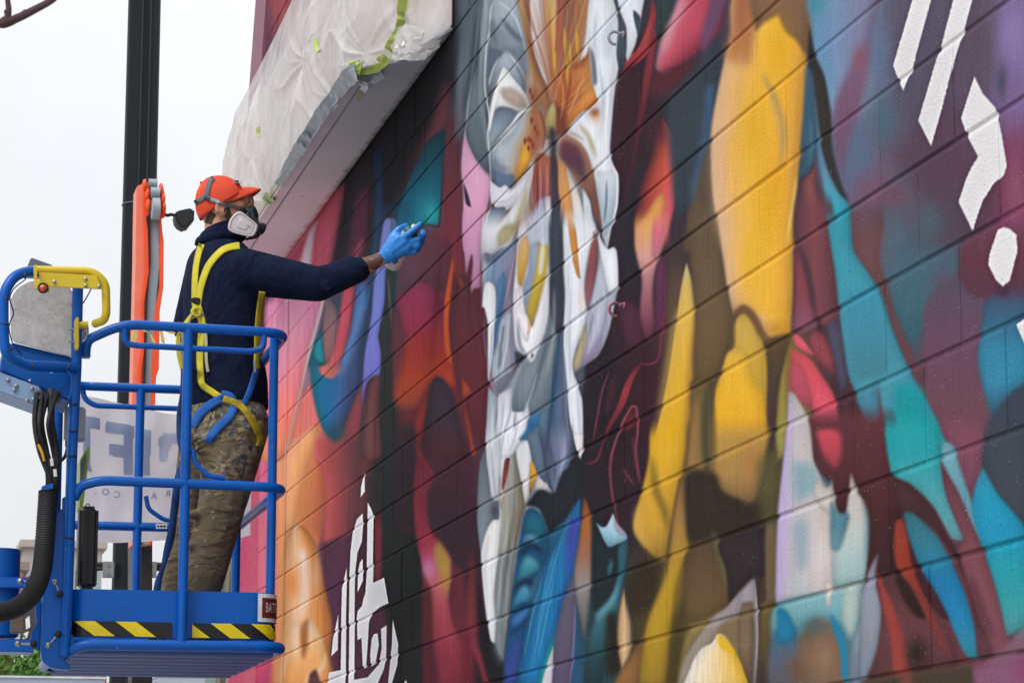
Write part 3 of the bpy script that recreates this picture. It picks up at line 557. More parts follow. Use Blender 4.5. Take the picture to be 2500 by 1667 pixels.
    S('B', [(765,-110),(852,-110),(852,250),(862,450),(850,670),(800,690),(768,500)], ['#3c4452','#38404e','#343c4a','#3c3c4c'], soft=4, fade='t')
    K('B', [(845,-20),(858,180),(870,400)], 16, '#8a8458', 5, .8)
    S('B', [(860,-110),(1000,-110),(1062,60),(1000,300),(986,450),(1002,540),(975,680),(930,780),(910,900),(932,980),(972,1110),(976,1420),(956,1492),(940,1440),(890,1240),(868,1000),(850,750),(866,450),(852,200)], ['#d8dae2','#dce0ea','#d8dde8','#d4d8e2'], soft=2, streak=.8, fade='t')
    S('B', [(868,-110),(922,10),(946,200),(962,345),(940,322),(900,170)], ['#cc8c50','#d48c40','#d09050'], soft=3, fade='t')
    G('B', 970, 470, 30, 80, '#e8d8d4', .8); K('B', [(880,100),(885,400),(870,800)], 8, '#a8b4c4', 3, .6)
    S('B', [(1062,30),(1100,200),(1142,400),(1130,510),(1000,548),(1030,440),(1072,240)], ['#a0a8b8','#aeb4c6','#a8b0c2'], soft=4, streak=1.2)
    S('B', [(1046,30),(1072,120),(1066,250),(1040,420),(1010,545),(990,430),(1000,280)], ['#8c5448','#8a4850','#98687c'], soft=4)
    S('B', [(1060,20),(1130,150),(1172,138),(1192,170),(1202,300),(1196,405),(1140,440),(1110,300)], ['#d4dae4','#e0e4ec','#dce2ea'], soft=3)
    S('B', [(1000,550),(1140,440),(1196,405),(1172,530),(1132,700),(1072,830),(990,892),(920,965),(918,880),(960,750),(990,650)], [(0,'#b0b4c8'),(.45,'#a4a8bc'),(.8,'#8c80a0'),(1,'#7c748c')], 'v', 3, streak=1.2)
    S('B', [(978,650),(994,610),(988,740),(952,900),(922,940),(913,880),(940,780)], '#b8a87c', soft=6)
    S('B', [(925,950),(985,895),(975,1100),(935,990)], '#4c5460', soft=5)
    S('B', [(372,1030),(426,1088),(432,1120),(420,1350),(442,1600),(358,1600),(358,1300)], ['#8c98a4','#a8b0ba','#bcc4d0'], soft=3)
    S('B', [(434,1090),(470,1060),(522,1035),(522,1180),(545,1190),(600,1180),(622,1118),(637,1250),(620,1345),(560,1400),(540,1452),(490,1492),(470,1600),(445,1600),(420,1350),(430,1200)], ['#c8c8d8','#d8dce6','#d2d6e0'], soft=2, streak=1)
    K('B', [(522,1040),(510,1200),(470,1330),(452,1500)], 8, '#8c90a4', 3, .8)
    S('B', [(632,1215),(712,1175),(702,1260),(652,1345),(600,1375),(566,1365),(612,1300)], ['#4c7ca4','#28669c','#3c78a8'], soft=5)
    S('B', [(640,1350),(700,1270),(742,1400),(730,1600),(680,1600),(650,1480)], '#5c7088', soft=3)
    # --- bottom centre
    S('C', [(318,170),(356,50),(380,250),(400,400),(440,410),(440,510),(385,545),(360,640),(330,780),(304,560),(304,400)], ['#5c6874','#6c7884','#8898a8'], soft=3)
    S('C', [(358,-100),(440,-100),(452,130),(442,280),(438,405),(395,398),(374,250),(360,130)], ['#b8bcc8','#c4c8d2','#b8bcc6'], soft=2, streak=1, fade='t')
    G('C', 412, 465, 32, 56, '#484c58', .95)
    S('C', [(520,120),(552,80),(592,290),(612,420),(582,550),(530,800),(520,1000),(470,1420),(430,1340),(408,1180),(412,1000),(435,780),(460,440),(480,320)], [(0,'#a8a89c'),(.4,'#8c8c84'),(.75,'#7c7468'),(1,'#6c5c50')], 'h', 4, streak=1.6)
    S('C', [(430,800),(540,680),(505,1000),(472,1460),(415,1330)], ['#70787c','#7c8890','#6c7c88'], soft=14, streak=1.6)
    S('C', [(448,140),(480,115),(522,135),(505,200),(462,400),(440,430),(450,280)], ['#c8ccd8','#ccc0c4','#d0a8a0'], soft=2)
    S('C', [(480,140),(512,132),(502,200),(482,290),(464,345),(458,300)], ['#6c3434','#8c3c38','#7c4040'], soft=3)
    S('C', [(440,415),(458,480),(432,780),(411,1000),(420,1180),(416,1315),(385,1292),(355,1100),(330,850),(329,720),(360,600),(400,530),(442,520)], ['#e0dcda','#dedee4','#d4d6e0'], soft=2)
    S('C', [(548,80),(602,20),(645,50),(638,330),(610,435),(580,280)], ['#ccd0d8','#d6d6dc','#c4c0bc'], soft=2)
    S('C', [(640,165),(672,150),(682,240),(640,375),(634,300)], ['#d8a030','#c89428','#7c6040'], soft=3)
    S('C', [(610,435),(700,328),(780,355),(840,235),(900,150),(985,100),(975,400),(900,490),(760,610),(700,460),(650,440)], '#22252d', soft=4)
    S('C', [(690,235),(745,290),(785,352),(720,332),(665,335)], ['#d0ccd0','#b8b0ac'], soft=4)
    S('C', [(618,-20),(702,-20),(742,292),(690,240),(650,130)], ['#5c7088','#52647a'], soft=2)
    S('C', [(700,-100),(900,-100),(902,100),(882,190),(840,232),(800,352),(768,330),(740,250),(720,120)], [(0,'#3c4c64'),(.4,'#5c6484'),(.75,'#7c84a0'),(1,'#4c5c78')], 'h', 3, streak=1.4, fade='t')
    S('C', [(918,-20),(972,-20),(966,110),(956,142),(935,80)], '#dcd8dc', soft=2)
    S('C', [(650,452),(700,490),(742,600),(768,680),(752,780),(700,850),(642,960),(645,1100),(592,1350),(560,1600),(468,1600),(500,1200),(540,850),(580,600),(610,480)], ['#14486c','#12507c','#104a74','#14548c','#24407c'], soft=4)
    S('C', [(592,620),(612,490),(650,462),(700,500),(735,600),(690,650),(640,605)], ['#1c5c80','#146480','#10606c'], soft=6)
    S('C', [(580,690),(600,630),(645,612),(690,640),(680,690),(630,670)], ['#5c8cac','#2c6c94'], soft=6)
    K('C', [(565,760),(640,690),(725,740)], 30, '#14223c', 9)
    S('C', [(555,910),(590,790),(630,755),(692,800),(690,850),(620,890),(565,950)], ['#54a4b8','#2c8498','#146078'], soft=6)
    K('C', [(535,980),(600,915),(670,940)], 22, '#152648', 8)
    S('C', [(528,1050),(570,970),(610,945),(645,985),(632,1050),(580,1060),(528,1110)], ['#4c98b8','#3080a4','#1c6c98'], soft=6)
    K('C', [(520,1130),(580,1075),(640,1070)], 14, '#173058', 6)
    S('C', [(515,1170),(580,1110),(632,1085),(610,1160),(550,1215)], ['#3c80c0','#2c64ac'], soft=6); K('C', [(500,1270),(590,1190),(625,1140)], 16, '#1a2c54', 8)
    S('C', [(500,1400),(540,1280),(590,1270),(570,1450),(520,1600),(480,1600)], ['#2c4c90','#34449c'], soft=8)
    S('C', [(962,380),(952,560),(932,700),(902,900),(862,1000),(832,1150),(792,1300),(742,1450),(720,1600),(548,1600),(600,1300),(650,1080),(720,850),(800,680),(870,540),(920,430)], [(0,'#155c90'),(.35,'#1670b0'),(.7,'#1476b4'),(1,'#1c58a8')], 'h', 4, streak=1.8)
    S('C', [(880,520),(958,520),(932,720),(892,900),(860,850)], ['#3c44a4','#3c50b0','#2860b0'], soft=10)
    S('C', [(792,1250),(840,1100),(790,1400),(745,1600),(680,1600),(730,1400)], ['#1484b0','#10949c','#128c90'], soft=8)
    for pts in ([(850,620),(780,850),(700,1200),(650,1480)],[(800,700),(735,950),(680,1250)],[(720,880),(660,1100),(600,1400)],[(790,900),(740,1150),(690,1400)]): K('C', pts, 7, '#5cb0cc', 2, .7)
    K('C', [(905,450),(850,620),(820,720)], 14, '#2c8098', 4, .8)
    S('C', [(900,880),(935,950),(932,1200),(912,1400),(888,1600),(780,1600),(790,1330),(850,1050)], ['#5c5870','#5a5268','#54486a'], soft=4)
    S('C', [(788,1325),(784,1430),(772,1600),(705,1600),(745,1440)], '#c4c0c8', soft=3)
    K('C', [(930,1050),(922,1250),(908,1420),(888,1590)], 9, '#8078bc', 2, .9)
    S('C', [(978,375),(1012,440),(1042,560),(1034,850),(1022,1000),(990,1310),(930,1000),(918,850),(950,650)], ['#804820','#a45c2c','#98644c','#8c8484','#706c6c','#5c5858'], soft=4)
    S('C', [(1032,450),(1100,560),(1110,690),(1205,700),(1195,900),(1155,1020),(1050,1110),(1030,950)], '#1d2a30', soft=6)
    S('C', [(1262,640),(1252,750),(1212,1000),(1182,1150),(1132,1380),(1080,1600),(985,1600),(1000,1350),(1060,1150),(1160,1020),(1200,850),(1200,700)], ['#2c5c6c','#30687c','#347484','#22444e','#1c3438'], soft=4)
    S('C', [(1222,850),(1195,1000),(1150,1100),(1075,1190),(1055,1130),(1150,1020)], ['#4c8c9c','#64a4b4','#4c8494'], soft=7)
    S('C', [(1152,765),(1168,820),(1140,890),(1128,850)], '#2c606e', soft=4)
    S('C', [(1120,1150),(1180,1100),(1215,1300),(1230,1480),(1130,1520)], '#26241e', soft=12)
    S('C', [(1058,540),(1090,570),(1122,565),(1166,482),(1192,550),(1252,620),(1252,652),(1190,682),(1140,700),(1108,660)], ['#c8dcec','#98c0d4','#5c94a8'], soft=2)
    S('C', [(1170,500),(1195,550),(1250,620),(1235,630),(1180,590)], '#a08ca8', soft=4, a=.8)
    S('C', [(1235,960),(1272,1100),(1288,1250),(1272,1400),(1220,1480),(1192,1300),(1203,1100)], [(0,'#a87c54'),(.5,'#d4ac7c'),(1,'#9c8068')], 'h', 4)
    S('C', [(1270,1400),(1370,1240),(1340,1500),(1300,1600),(1160,1600),(1220,1475)], ['#6c5030','#8c6030','#946434'], soft=8)
    for r, w, c, so, pts in (('A',9,'#95a5b0',3,[(322,0),(290,300),(250,600),(236,770)]),('A',26,'#333f49',8,[(300,80),(268,400),(212,720)]),('A',16,'#5c6c78',5,[(345,300),(330,600),(348,900)]),
        ('A',12,'#c8d0d8',3,[(432,10),(500,60),(560,150),(605,320)]),('A',30,'#46546a',8,[(455,120),(520,205),(590,270)]),('A',26,'#5a6878',8,[(400,120),(395,200),(430,290)]),('A',11,'#ccd4dc',3,[(440,368),(400,450),(376,545)]),('A',11,'#d0d8e0',3,[(500,348),(560,420),(602,505)]),
        ('A',20,'#536478',5,[(548,412),(592,500),(606,596)]),('A',16,'#f4f6f8',3,[(470,430),(430,560),(402,700),(380,845)]),('A',16,'#d8dee6',5,[(393,965),(440,898),(505,845),(565,765)]),('A',34,'#5f7188',10,[(400,1010),(430,1068),(510,1090)]),
        ('A',12,'#a8aec0',3,[(480,1235),(560,1180),(625,1105)]),('A',10,'#b8bccc',3,[(400,1285),(470,1290),(560,1235)]),('A',14,'#aab4c4',4,[(1062,60),(1050,250),(1066,400)]),('A',22,'#bcc4d2',7,[(1105,500),(1112,700),(1080,900)]),('A',10,'#aeb8c8',3,[(1080,420),(1100,600),(1095,760)]),
        ('A',10,'#9cacbc',3,[(1060,1150),(1085,1300),(1108,1450)]),('A',12,'#f0f2f6',3,[(1140,560),(1120,800),(1125,980)]),('A',10,'#6c3438',3,[(700,700),(735,840),(715,960)]),('A',8,'#d89848',2,[(830,480),(850,620),(835,760)]),('A',9,'#7c3c28',3,[(900,480),(880,620),(850,780)]),('A',9,'#e0a060',3,[(980,480),(930,620),(880,740)]),
        ('B',9,'#94a6b8',3,[(397,640),(390,800),(379,950)]),('B',13,'#335e8a',4,[(480,320),(442,560),(418,720)]),('B',11,'#ccd4de',3,[(508,560),(492,750),(450,960)]),('B',11,'#55616e',3,[(472,630),(456,770)]),('B',13,'#75718c',4,[(522,600),(517,800)]),
        ('B',13,'#a8b4c0',4,[(792,400),(790,650),(742,960)]),('B',24,'#445264',8,[(762,690),(702,900),(640,1110)]),('B',11,'#a0acb8',3,[(682,940),(642,1080),(600,1185)]),('B',11,'#aab6c8',3,[(902,400),(890,700),(892,1010)]),('B',9,'#b8c0cc',3,[(940,1000),(952,1300)]),('B',12,'#f2f4f8',3,[(935,420),(930,620),(900,760)]),
        ('B',13,'#ccd0e4',4,[(1092,470),(1060,650),(1000,830)]),('B',13,'#7c7898',4,[(1132,490),(1100,680),(1040,805)]),('B',9,'#74748e',3,[(1042,560),(1010,710)]),('B',9,'#e0e4ea',2,[(402,1150),(396,1350),(412,1550)]),('B',9,'#98a0b2',3,[(472,1100),(456,1310)]),('B',9,'#a8b2c4',3,[(562,1220),(540,1350),(500,1455)]),
        ('B',10,'#727c98',3,[(545,1195),(532,1310)]),('B',18,'#223a56',5,[(802,800),(790,1000),(762,1250),(742,1460)]),('B',11,'#8490b0',3,[(852,800),(862,1100),(884,1360)]),('B',10,'#5c6c80',3,[(345,560),(352,760),(372,900)]),('B',14,'#4c5666',4,[(560,600),(575,760),(612,826)]),
        ('C',9,'#8c98a8',3,[(395,60),(402,220),(420,380)]),('C',10,'#b4b8bc',3,[(505,480),(455,850),(432,1180)]),('C',8,'#565a58',3,[(540,420),(490,800),(455,1150)]),('C',10,'#9098a0',3,[(560,500),(505,850),(480,1250)]),('C',12,'#b8bcc8',4,[(380,620),(352,800),(372,1060)]),('C',14,'#3c4a60',4,[(750,20),(790,180),(800,300)]),('C',12,'#98a0bc',4,[(860,10),(850,130),(820,260)])):
        K(r, pts, w, c, so, .8)
    # thin red lines right of the flower
    S('B', [(1215,500),(1260,480),(1350,560),(1352,750),(1290,785),(1240,720),(1212,620)], '#50283c', soft=8)
    S('B', [(1440,260),(1505,190),(1502,450),(1482,650),(1440,710),(1428,500)], ['#64304c','#5a2c4c','#5c2c44'], soft=6)
    S('B', [(1330,-110),(1540,-110),(1492,100),(1442,250),(1420,400),(1424,690),(1370,730),(1338,560),(1350,350),(1318,200),(1305,100)], [(0,'#dc9448'),(.2,'#dc9c60'),(.38,'#d89890'),(.65,'#a86474'),(1,'#6c2c44')], soft=4, fade='t')
    S('B', [(1440,-110),(1526,-110),(1482,130),(1440,230),(1415,180)], ['#e0607c','#d8687c','#c8788c'], soft=8, fade='t')
    K('B', [(1500,280),(1490,560),(1470,750),(1455,850),(1400,885),(1340,880)], 14, '#7c2c48', 3)
    K('B', [(1145,930),(1100,1050),(1062,1250),(1038,1380)], 9, '#8a3c54', 3); K('B', [(1180,950),(1150,1100),(1120,1200)], 30, '#5c2838', 10, .7)
    S('B', [(1352,878),(1300,915),(1240,1020),(1195,1150),(1128,1290),(1105,1380),(1152,1290),(1240,1150),(1292,1000)], ['#7c2c3c','#b03840','#8c2c38','#802c3c'], soft=3)
    K('B', [(1110,1360),(1072,1480),(1040,1512),(985,1522)], 12, '#842c40', 3)
    S('B', [(1228,1275),(1290,1160),(1318,1200),(1310,1270),(1240,1325)], '#5c2028', soft=5)
    K('B', [(1148,1600),(1163,1450),(1220,1280),(1285,1158),(1315,1162),(1322,1300),(1310,1450),(1335,1640)], 12, '#a04460', 3)
    K('C', [(1190,0),(1150,150),(1160,350),(1200,560)], 12, '#8c3848', 3); K('C', [(1290,0),(1310,120),(1340,300)], 12, '#8c3044', 4); K('C', [(1225,190),(1260,250),(1300,300)], 10, '#a03848', 4)
    # yellow spike
    S('B', [(1636,240),(1672,370),(1692,550),(1682,800),(1662,1050),(1642,1300),(1602,1600),(1402,1600),(1420,1400),(1500,1050),(1550,750),(1570,600),(1600,400)], [(0,'#d8cc94'),(.12,'#d8b450'),(.4,'#dca830'),(.7,'#dca418'),(1,'#d8a000')], soft=3)
    K('B', [(1690,580),(1672,900),(1642,1300),(1606,1600)], 40, '#b87c34', 9, .85); K('B', [(1590,520),(1530,850),(1440,1350)], 40, '#e0bc50', 14, .7)
    S('C', [(1425,-120),(1640,-120),(1602,200),(1562,400),(1522,620),(1492,775),(1430,765),(1350,685),(1298,600),(1306,500),(1358,300),(1390,150)], ['#dca40c','#dca418','#d49c20','#c89428','#a07828'], soft=4, fade='t')
    K('C', [(1408,120),(1438,330),(1485,450),(1525,600)], 40, '#6a5420', 12, .85)
    K('C', [(1335,420),(1320,560),(1400,710)], 40, '#dcac58', 12, .7)
    S('C', [(1560,430),(1642,80),(1645,700),(1565,900),(1535,1200),(1500,1600),(1325,1600),(1370,1250),(1430,1050),(1500,900),(1522,780)], ['#8c6440','#a0743c','#b88c24','#b48c18','#907020'], soft=8)
    K('C', [(1590,780),(1530,950),(1500,1200)], 60, '#c89c18', 18, .8)
    S('C', [(1650,-160),(1750,-160),(1850,600),(1700,660),(1650,650),(1640,300)], ['#6c5230','#3c3022','#2e2820'], soft=10, fade='t')
    S('C', [(1300,800),(1480,800),(1420,1050),(1300,1150),(1250,1000)], '#352a1c', soft=14)
    S('C', [(1650,720),(1829,650),(1829,1050),(1700,1130),(1600,1200),(1640,900)], ['#4c3c2c','#5c4832','#544228'], soft=10)
    S('C', [(1560,1150),(1640,1000),(1620,1300),(1580,1600),(1500,1600)], '#4c3f1c', soft=12)
    S('C', [(1690,1160),(1850,1050),(1850,1200),(1720,1350),(1650,1600),(1580,1600),(1620,1300)], '#8a7440', soft=8)
    # --- big yellow leaf
    S('D', [(250,-60),(345,-60),(255,180),(180,340),(160,250)], '#6a4468', soft=10)
    S('D', [(300,150),(345,260),(260,560),(225,950),(240,1200),(150,1200),(0,1400),(-40,640),(150,420)], ['#303844','#36424e','#34404c'], soft=12, fade='tb')
    S('D', [(200,560),(245,540),(205,900),(130,1300),(105,1200),(170,900)], '#40608a', soft=12)
    S('D', [(200,900),(250,1300),(275,1600),(40,1600),(120,1250)], '#5c4a3a', soft=12)
    S('E', [(85,-160),(272,-160),(330,380),(362,560),(340,800),(265,1000),(150,1100),(108,900),(120,600),(104,380)], ['#5c4a3a','#624e3a','#665034','#5c4828'], soft=8, fade='t')
    S('D', [(395,-60),(860,-60),(855,170),(835,420),(815,700),(790,1000),(772,1300),(768,1437),(762,1737),(742,2037),(720,2137),(650,2165),(580,2149),(540,2087),(490,1997),(430,1952),(365,1997),(328,1837),(272,1437),(238,1250),(224,950),(238,750),(295,450),(345,250)], [(0,'#d8ac84'),(.2,'#e2aa58'),(.45,'#e8ae30'),(.75,'#e8a626'),(1,'#d69638')], 'h', 4)
    S('D', [(380,-60),(510,-60),(505,200),(480,420),(320,380),(350,200)], ['#a86440','#b06c40','#cc8848'], soft=16)
    S('D', [(500,-60),(862,-60),(856,170),(835,370),(765,260),(692,200),(650,100),(560,150),(508,200)], ['#7c5c44','#7c5840','#806040'], soft=8)
    G('D', 640, 320, 90, 190, '#f0b010', .8); G('D', 500, 850, 110, 240, '#f0b018', .8); G('D', 590, 1350, 90, 220, '#f0b010', .8); G('D', 640, 1200, 60, 200, '#e8a010', .6)
    K('D', [(330,600),(270,950),(285,1300),(320,1600)], 70, '#e6b688', 18, .85)
    K('D', [(420,350),(400,600),(350,900)], 34, '#dcac70', 12, .6)
    K('D', [(550,470),(640,650),(685,850),(665,1080)], 34, '#a88c60', 9, .8); K('D', [(600,620),(650,780),(660,900)], 20, '#d8a860', 7, .7)
    K('D', [(768,1130),(745,1300),(700,1560)], 16, '#ecc868', 4)
    G('E', 640, 660, 80, 50, '#d08c28', .8); G('E', 470, 250, 70, 220, '#f0b414', .6)
    S('E', [(560,738),(732,690),(700,850),(660,1050),(640,1300),(590,1600),(575,1100),(572,850)], ['#5c4628','#4c3c30','#4a3430','#3c3028'], soft=8)
    S('E', [(375,625),(430,558),(492,620),(552,750),(577,900),(572,1200),(562,1500),(530,1600),(245,1600),(232,1250),(250,1050),(310,880),(368,780)], ['#d0a848','#c89c2c','#c0902c','#bc8834'], soft=4)
    K('E', [(360,580),(430,528),(500,590),(548,690),(600,735)], 44, '#7c5634', 7)
    S('E', [(325,820),(400,783),(470,850),(492,1000),(545,1060),(562,1340),(400,1420),(238,1445),(233,1200),(268,1030),(298,930)], ['#e4b438','#ecb01c','#e8a818','#dc9c28'], soft=5)
    S('F', [(236,-110),(575,-110),(565,150),(530,330),(480,428),(400,392),(300,350),(236,230)], ['#c89030','#b48838','#a47c40','#7c6038'], soft=8, fade='t')
    G('F', 480, 160, 60, 160, '#b4743c', .6)
    S('E', [(95,1000),(222,1000),(240,1600),(55,1600),(98,1250)], ['#5c4a2c','#806434','#8c6838'], soft=8)
    K('E', [(205,1030),(188,1300),(200,1600)], 56, '#4c4630', 9); K('E', [(130,1100),(110,1350),(90,1600)], 30, '#a8783c', 9, .7)
    S('E', [(732,745),(702,1000),(712,1250),(690,1450),(650,1505),(638,1300),(668,980)], ['#a87c30','#8c8038','#948844'], soft=5)
    # --- right: blues, reds, teal ribbon
    S('D', [(868,-60),(1300,-60),(1210,400),(1090,550),(1000,730),(960,600),(940,480),(890,360),(868,200)], [(0,'#5c90b8'),(.4,'#7490b8'),(.8,'#7c80a4'),(1,'#6c5c7c')], 'h', 10)
    G('D', 900, 20, 60, 80, '#3c90a4', .8)
    S('D', [(1090,480),(1260,240),(1200,600),(1110,900),(1060,1150),(1010,900),(1000,750)], ['#74607c','#7c5474','#70506c'], soft=14)
    for b in ((1330,780,110,240,'#4a687c'),(1200,1000,90,140,'#587090'),(1600,1400,120,150,'#4a6070'),(1650,250,120,200,'#5a5068'),(1400,1250,120,90,'#74485c'),(1900,300,60,160,'#5c4c60'),(1500,1000,140,120,'#5c4458'),(2160,1200,80,300,'#944c6c'),(2150,200,110,220,'#8c78b0'),(2080,520,40,130,'#4a4a5e'),(2160,560,50,100,'#7c6090'),(1700,1050,120,200,'#5c4254'),(1480,1350,100,120,'#5c5468'),(1300,350,70,200,'#5c7090'),(1170,380,50,90,'#8c5468'),(1990,1250,80,200,'#5a3a4c'),(1250,1450,80,100,'#74445c')): G('D', *b)
    S('D', [(832,380),(885,480),(892,700),(905,1000),(850,1100),(782,1165),(800,900),(818,650)], ['#3c5468','#33586e','#34546a'], soft=6)
    S('D', [(850,150),(884,350),(942,480),(982,700),(1002,950),(1052,1150),(1105,1290),(1040,1255),(960,1060),(912,850),(890,650),(870,480),(835,400)], ['#302e30','#35322f','#38342f','#3c3c44'], soft=5)
    S('D', [(888,1025),(912,1200),(962,1400),(992,1600),(765,1600),(780,1160),(850,1100)], [(0,'#4a3440'),(.5,'#8c4844'),(.75,'#804448'),(1,'#5c3c4c')], 'h', 8, fade='b')
    S('D', [(885,620),(910,850),(960,1060),(1042,1230),(1105,1310),(1105,1600),(1000,1600),(960,1300),(922,1050),(900,850)], ['#3c8ca8','#6098bc','#5c98b8','#1c9cb2','#2898ac'], soft=4)
    K('D', [(855,760),(860,880),(850,1060)], 10, '#4c8cac', 4, .7)
    S('E', [(770,-200),(985,-200),(1045,500),(1090,950),(1040,1070),(960,900),(900,640),(750,690),(760,450)], [(0,'#5c3844'),(.5,'#7c4048'),(1,'#5c3842')], 'h', 8, fade='t')
    S('E', [(770,150),(832,300),(882,520),(905,640),(750,695),(760,450)], ['#94404c','#88404c','#88506a'], soft=8)
    K('E', [(795,130),(850,320),(892,580)], 30, '#4c3440', 7)
    S('E', [(880,560),(960,650),(1050,600),(1105,950),(1040,1070),(980,900),(920,720)], '#4a2e38', soft=8)
    S('E', [(960,640),(1040,620),(1082,900),(1095,1000),(1050,1070),(1010,900)], '#4c4a62', soft=8)
    S('E', [(865,680),(942,700),(1002,850),(1012,960),(900,862),(845,760)], ['#94404a','#8c3c44'], soft=6)
    S('E', [(730,840),(842,920),(885,1100),(872,1180),(800,1135),(725,1050)], ['#c04858','#a84458'], soft=6)
    S('E', [(740,785),(850,848),(922,950),(1012,1100),(1042,1300),(1032,1600),(985,1600),(915,1450),(875,1250),(862,1100),(800,900),(738,850)], ['#e0505c','#e04c5c','#e4506a','#d84858','#c84450'], soft=5)
    S('E', [(745,690),(800,718),(885,835),(830,812),(758,760)], '#e4586a', soft=3)
    S('E', [(1110,-160),(1320,-160),(1300,200),(1352,400),(1422,600),(1492,750),(1545,900),(1615,890),(1570,1020),(1500,930),(1430,790),(1330,510),(1270,360),(1150,190)], ['#5c4858','#6c4448','#70484a','#6c4250'], soft=8, fade='t')
    S('E', [(1400,180),(1560,60),(1830,60),(1770,350),(1622,500),(1562,690),(1500,755),(1440,650),(1388,450)], ['#4a5c70','#44687c','#3c6878','#345a6c'], soft=14, fade='t')
    G('E', 1250, 120, 90, 160, '#74484c', .7); G('E', 1700, 380, 90, 120, '#644a60', .7)
    S('E', [(1600,480),(1830,340),(1970,400),(1935,700),(1920,900),(1970,1100),(2005,1300),(1955,1470),(1780,1480),(1680,1260),(1600,1100),(1590,800)], ['#5c4c64','#6c4862','#704656','#6c424e'], soft=10)
    S('E', [(1840,100),(2260,-60),(2260,380),(2000,460),(1850,420)], ['#74405a','#683848','#5c3448'], soft=10, fade='t')
    S('E', [(2020,1200),(2260,930),(2260,1600),(1955,1600),(1960,1350)], '#3b4555', soft=10)
    S('E', [(2000,440),(2260,360),(2260,950),(2110,1080),(2020,1210),(1970,1050),(1928,850),(1950,650)], ['#3c4c6c','#345c7c','#2c80a4','#2c84a8','#3c6484'], soft=7, fade='t')
    K('E', [(2040,390),(2085,440),(2130,390)], 40, '#4a3048', 8)
    S('E', [(955,-120),(1100,-120),(1132,150),(1225,300),(1295,430),(1352,600),(1432,800),(1502,950),(1605,1130),(1702,1330),(1770,1460),(1690,1490),(1365,1600),(1338,1300),(1290,1410),(1200,1210),(1148,1080),(1100,950),(1050,600),(1018,300)], ['#2c98ac','#3492a8','#3c90a8','#3c8ca0','#1c98a4'], soft=4, fade='t')
    S('E', [(1065,480),(1280,420),(1338,700),(1338,930),(1135,970),(1095,800)], ['#3494b4','#3c90ac','#408498'], soft=12)
    S('E', [(1400,1040),(1560,1050),(1612,1450),(1400,1550)], '#0c98a0', soft=16)
    S('E', [(1285,990),(1312,1150),(1348,1400),(1342,1620),(1280,1420),(1290,1200)], ['#74505c','#6c4450','#683c44'], soft=5)
    S('E', [(1150,1090),(1210,1230),(1285,1410),(1300,1200),(1280,1000)], '#3c7c98', soft=8, a=.7)
    # --- bottom right
    S('F', [(60,230),(250,230),(300,350),(480,430),(640,330),(640,600),(560,592),(420,602),(280,640),(200,600),(80,650)], '#332a20', soft=12)
    S('F', [(520,180),(640,60),(660,300),(640,520),(560,560)], '#5c5630', soft=16, a=.8)
    S('F', [(195,650),(262,640),(322,900),(342,1050),(200,1160),(70,1160),(65,750)], ['#54402c','#604830','#64502c'], soft=8)
    K('F', [(235,600),(298,800),(330,960)], 34, '#6a6a48', 9, .8)
    S('F', [(280,660),(572,570),(572,880),(500,890),(420,960),(340,1055),(320,850)], '#32282a', soft=5)
    S('F', [(570,570),(650,540),(640,1060),(575,1070)], '#6a5840', soft=8)
    S('F', [(540,1060),(622,1050),(622,1600),(530,1600)], ['#6a5830','#584a2c','#3c2c2c'], soft=6)
    S('F', [(225,1150),(420,1040),(480,1300),(440,1600),(20,1600),(60,1380)], '#7a6648', soft=8)
    S('F', [(497,895),(512,1050),(522,1250),(505,1600),(478,1600),(490,1150),(430,1130),(328,1085),(420,970)], ['#a098a8','#8a7c74','#6a5c54'], soft=4)
    S('F', [(418,1060),(492,1050),(492,1300),(480,1600),(430,1500),(398,1300),(398,1150)], ['#705c44','#7c6448','#5a4438'], soft=5)
    S('F', [(328,1082),(420,978),(402,1120),(300,1180),(230,1300),(130,1450),(50,1600),(10,1600),(60,1400),(160,1250),(230,1150)], ['#a89cac','#a09080','#a49888'], soft=4)
    K('F', [(500,905),(514,1100),(520,1300),(502,1590)], 10, '#b8b0c0', 2)
    S('F', [(272,1250),(322,1270),(382,1370),(432,1480),(445,1620),(40,1620),(100,1450),(160,1350),(230,1310)], [(0,'#e8e0d4'),(.45,'#e8cc98'),(.75,'#e4b85c'),(1,'#e4b020')], 'h', 3, streak=1.2)
    K('F', [(275,1262),(300,1320),(380,1370)], 40, '#e8b414', 6)
    S('F', [(880,-190),(1372,-190),(1372,220),(1382,260),(1455,470),(1400,480),(1402,840),(1200,912),(1222,600),(1210,430),(1150,320),(1112,225),(1102,450),(1070,510),(1030,480),(1000,330),(920,240),(868,120)], ['#64303a','#562a30','#482426','#3c2224'], soft=5, fade='t')
    S('F', [(716,-290),(745,-285),(800,-200),(850,-90),(866,20),(876,150),(922,260),(980,330),(1002,400),(1002,900),(962,1092),(900,1010),(760,1060),(648,1065),(638,900),(650,500),(680,200),(705,-60)], [(0,'#c0a8d8'),(.12,'#b8a8d0'),(.3,'#b4acb4'),(.7,'#c0b6b8'),(1,'#ccc0be')], 'h', 4)
    S('F', [(740,160),(880,180),(900,330),(760,420)], '#6ca0ae', soft=16, a=.7); S('F', [(755,560),(832,520),(842,800),(780,860)], '#88a8b6', soft=16, a=.8)
    G('F', 930, 760, 60, 160, '#e0d4d4', .8); G('F', 940, 500, 50, 100, '#c8bcba', .8); G('F', 780, 950, 80, 70, '#b8c8d0', .6)
    S('F', [(905,245),(960,345),(996,265),(1002,400),(990,500),(880,400)], '#bcb4b0', soft=4)
    K('F', [(925,230),(962,310),(985,260)], 26, '#3c5c70', 5, .8)
    S('F', [(895,-40),(1032,-40),(1055,100),(1020,210),(950,130)], ['#d84858','#c44050','#903844'], soft=10)
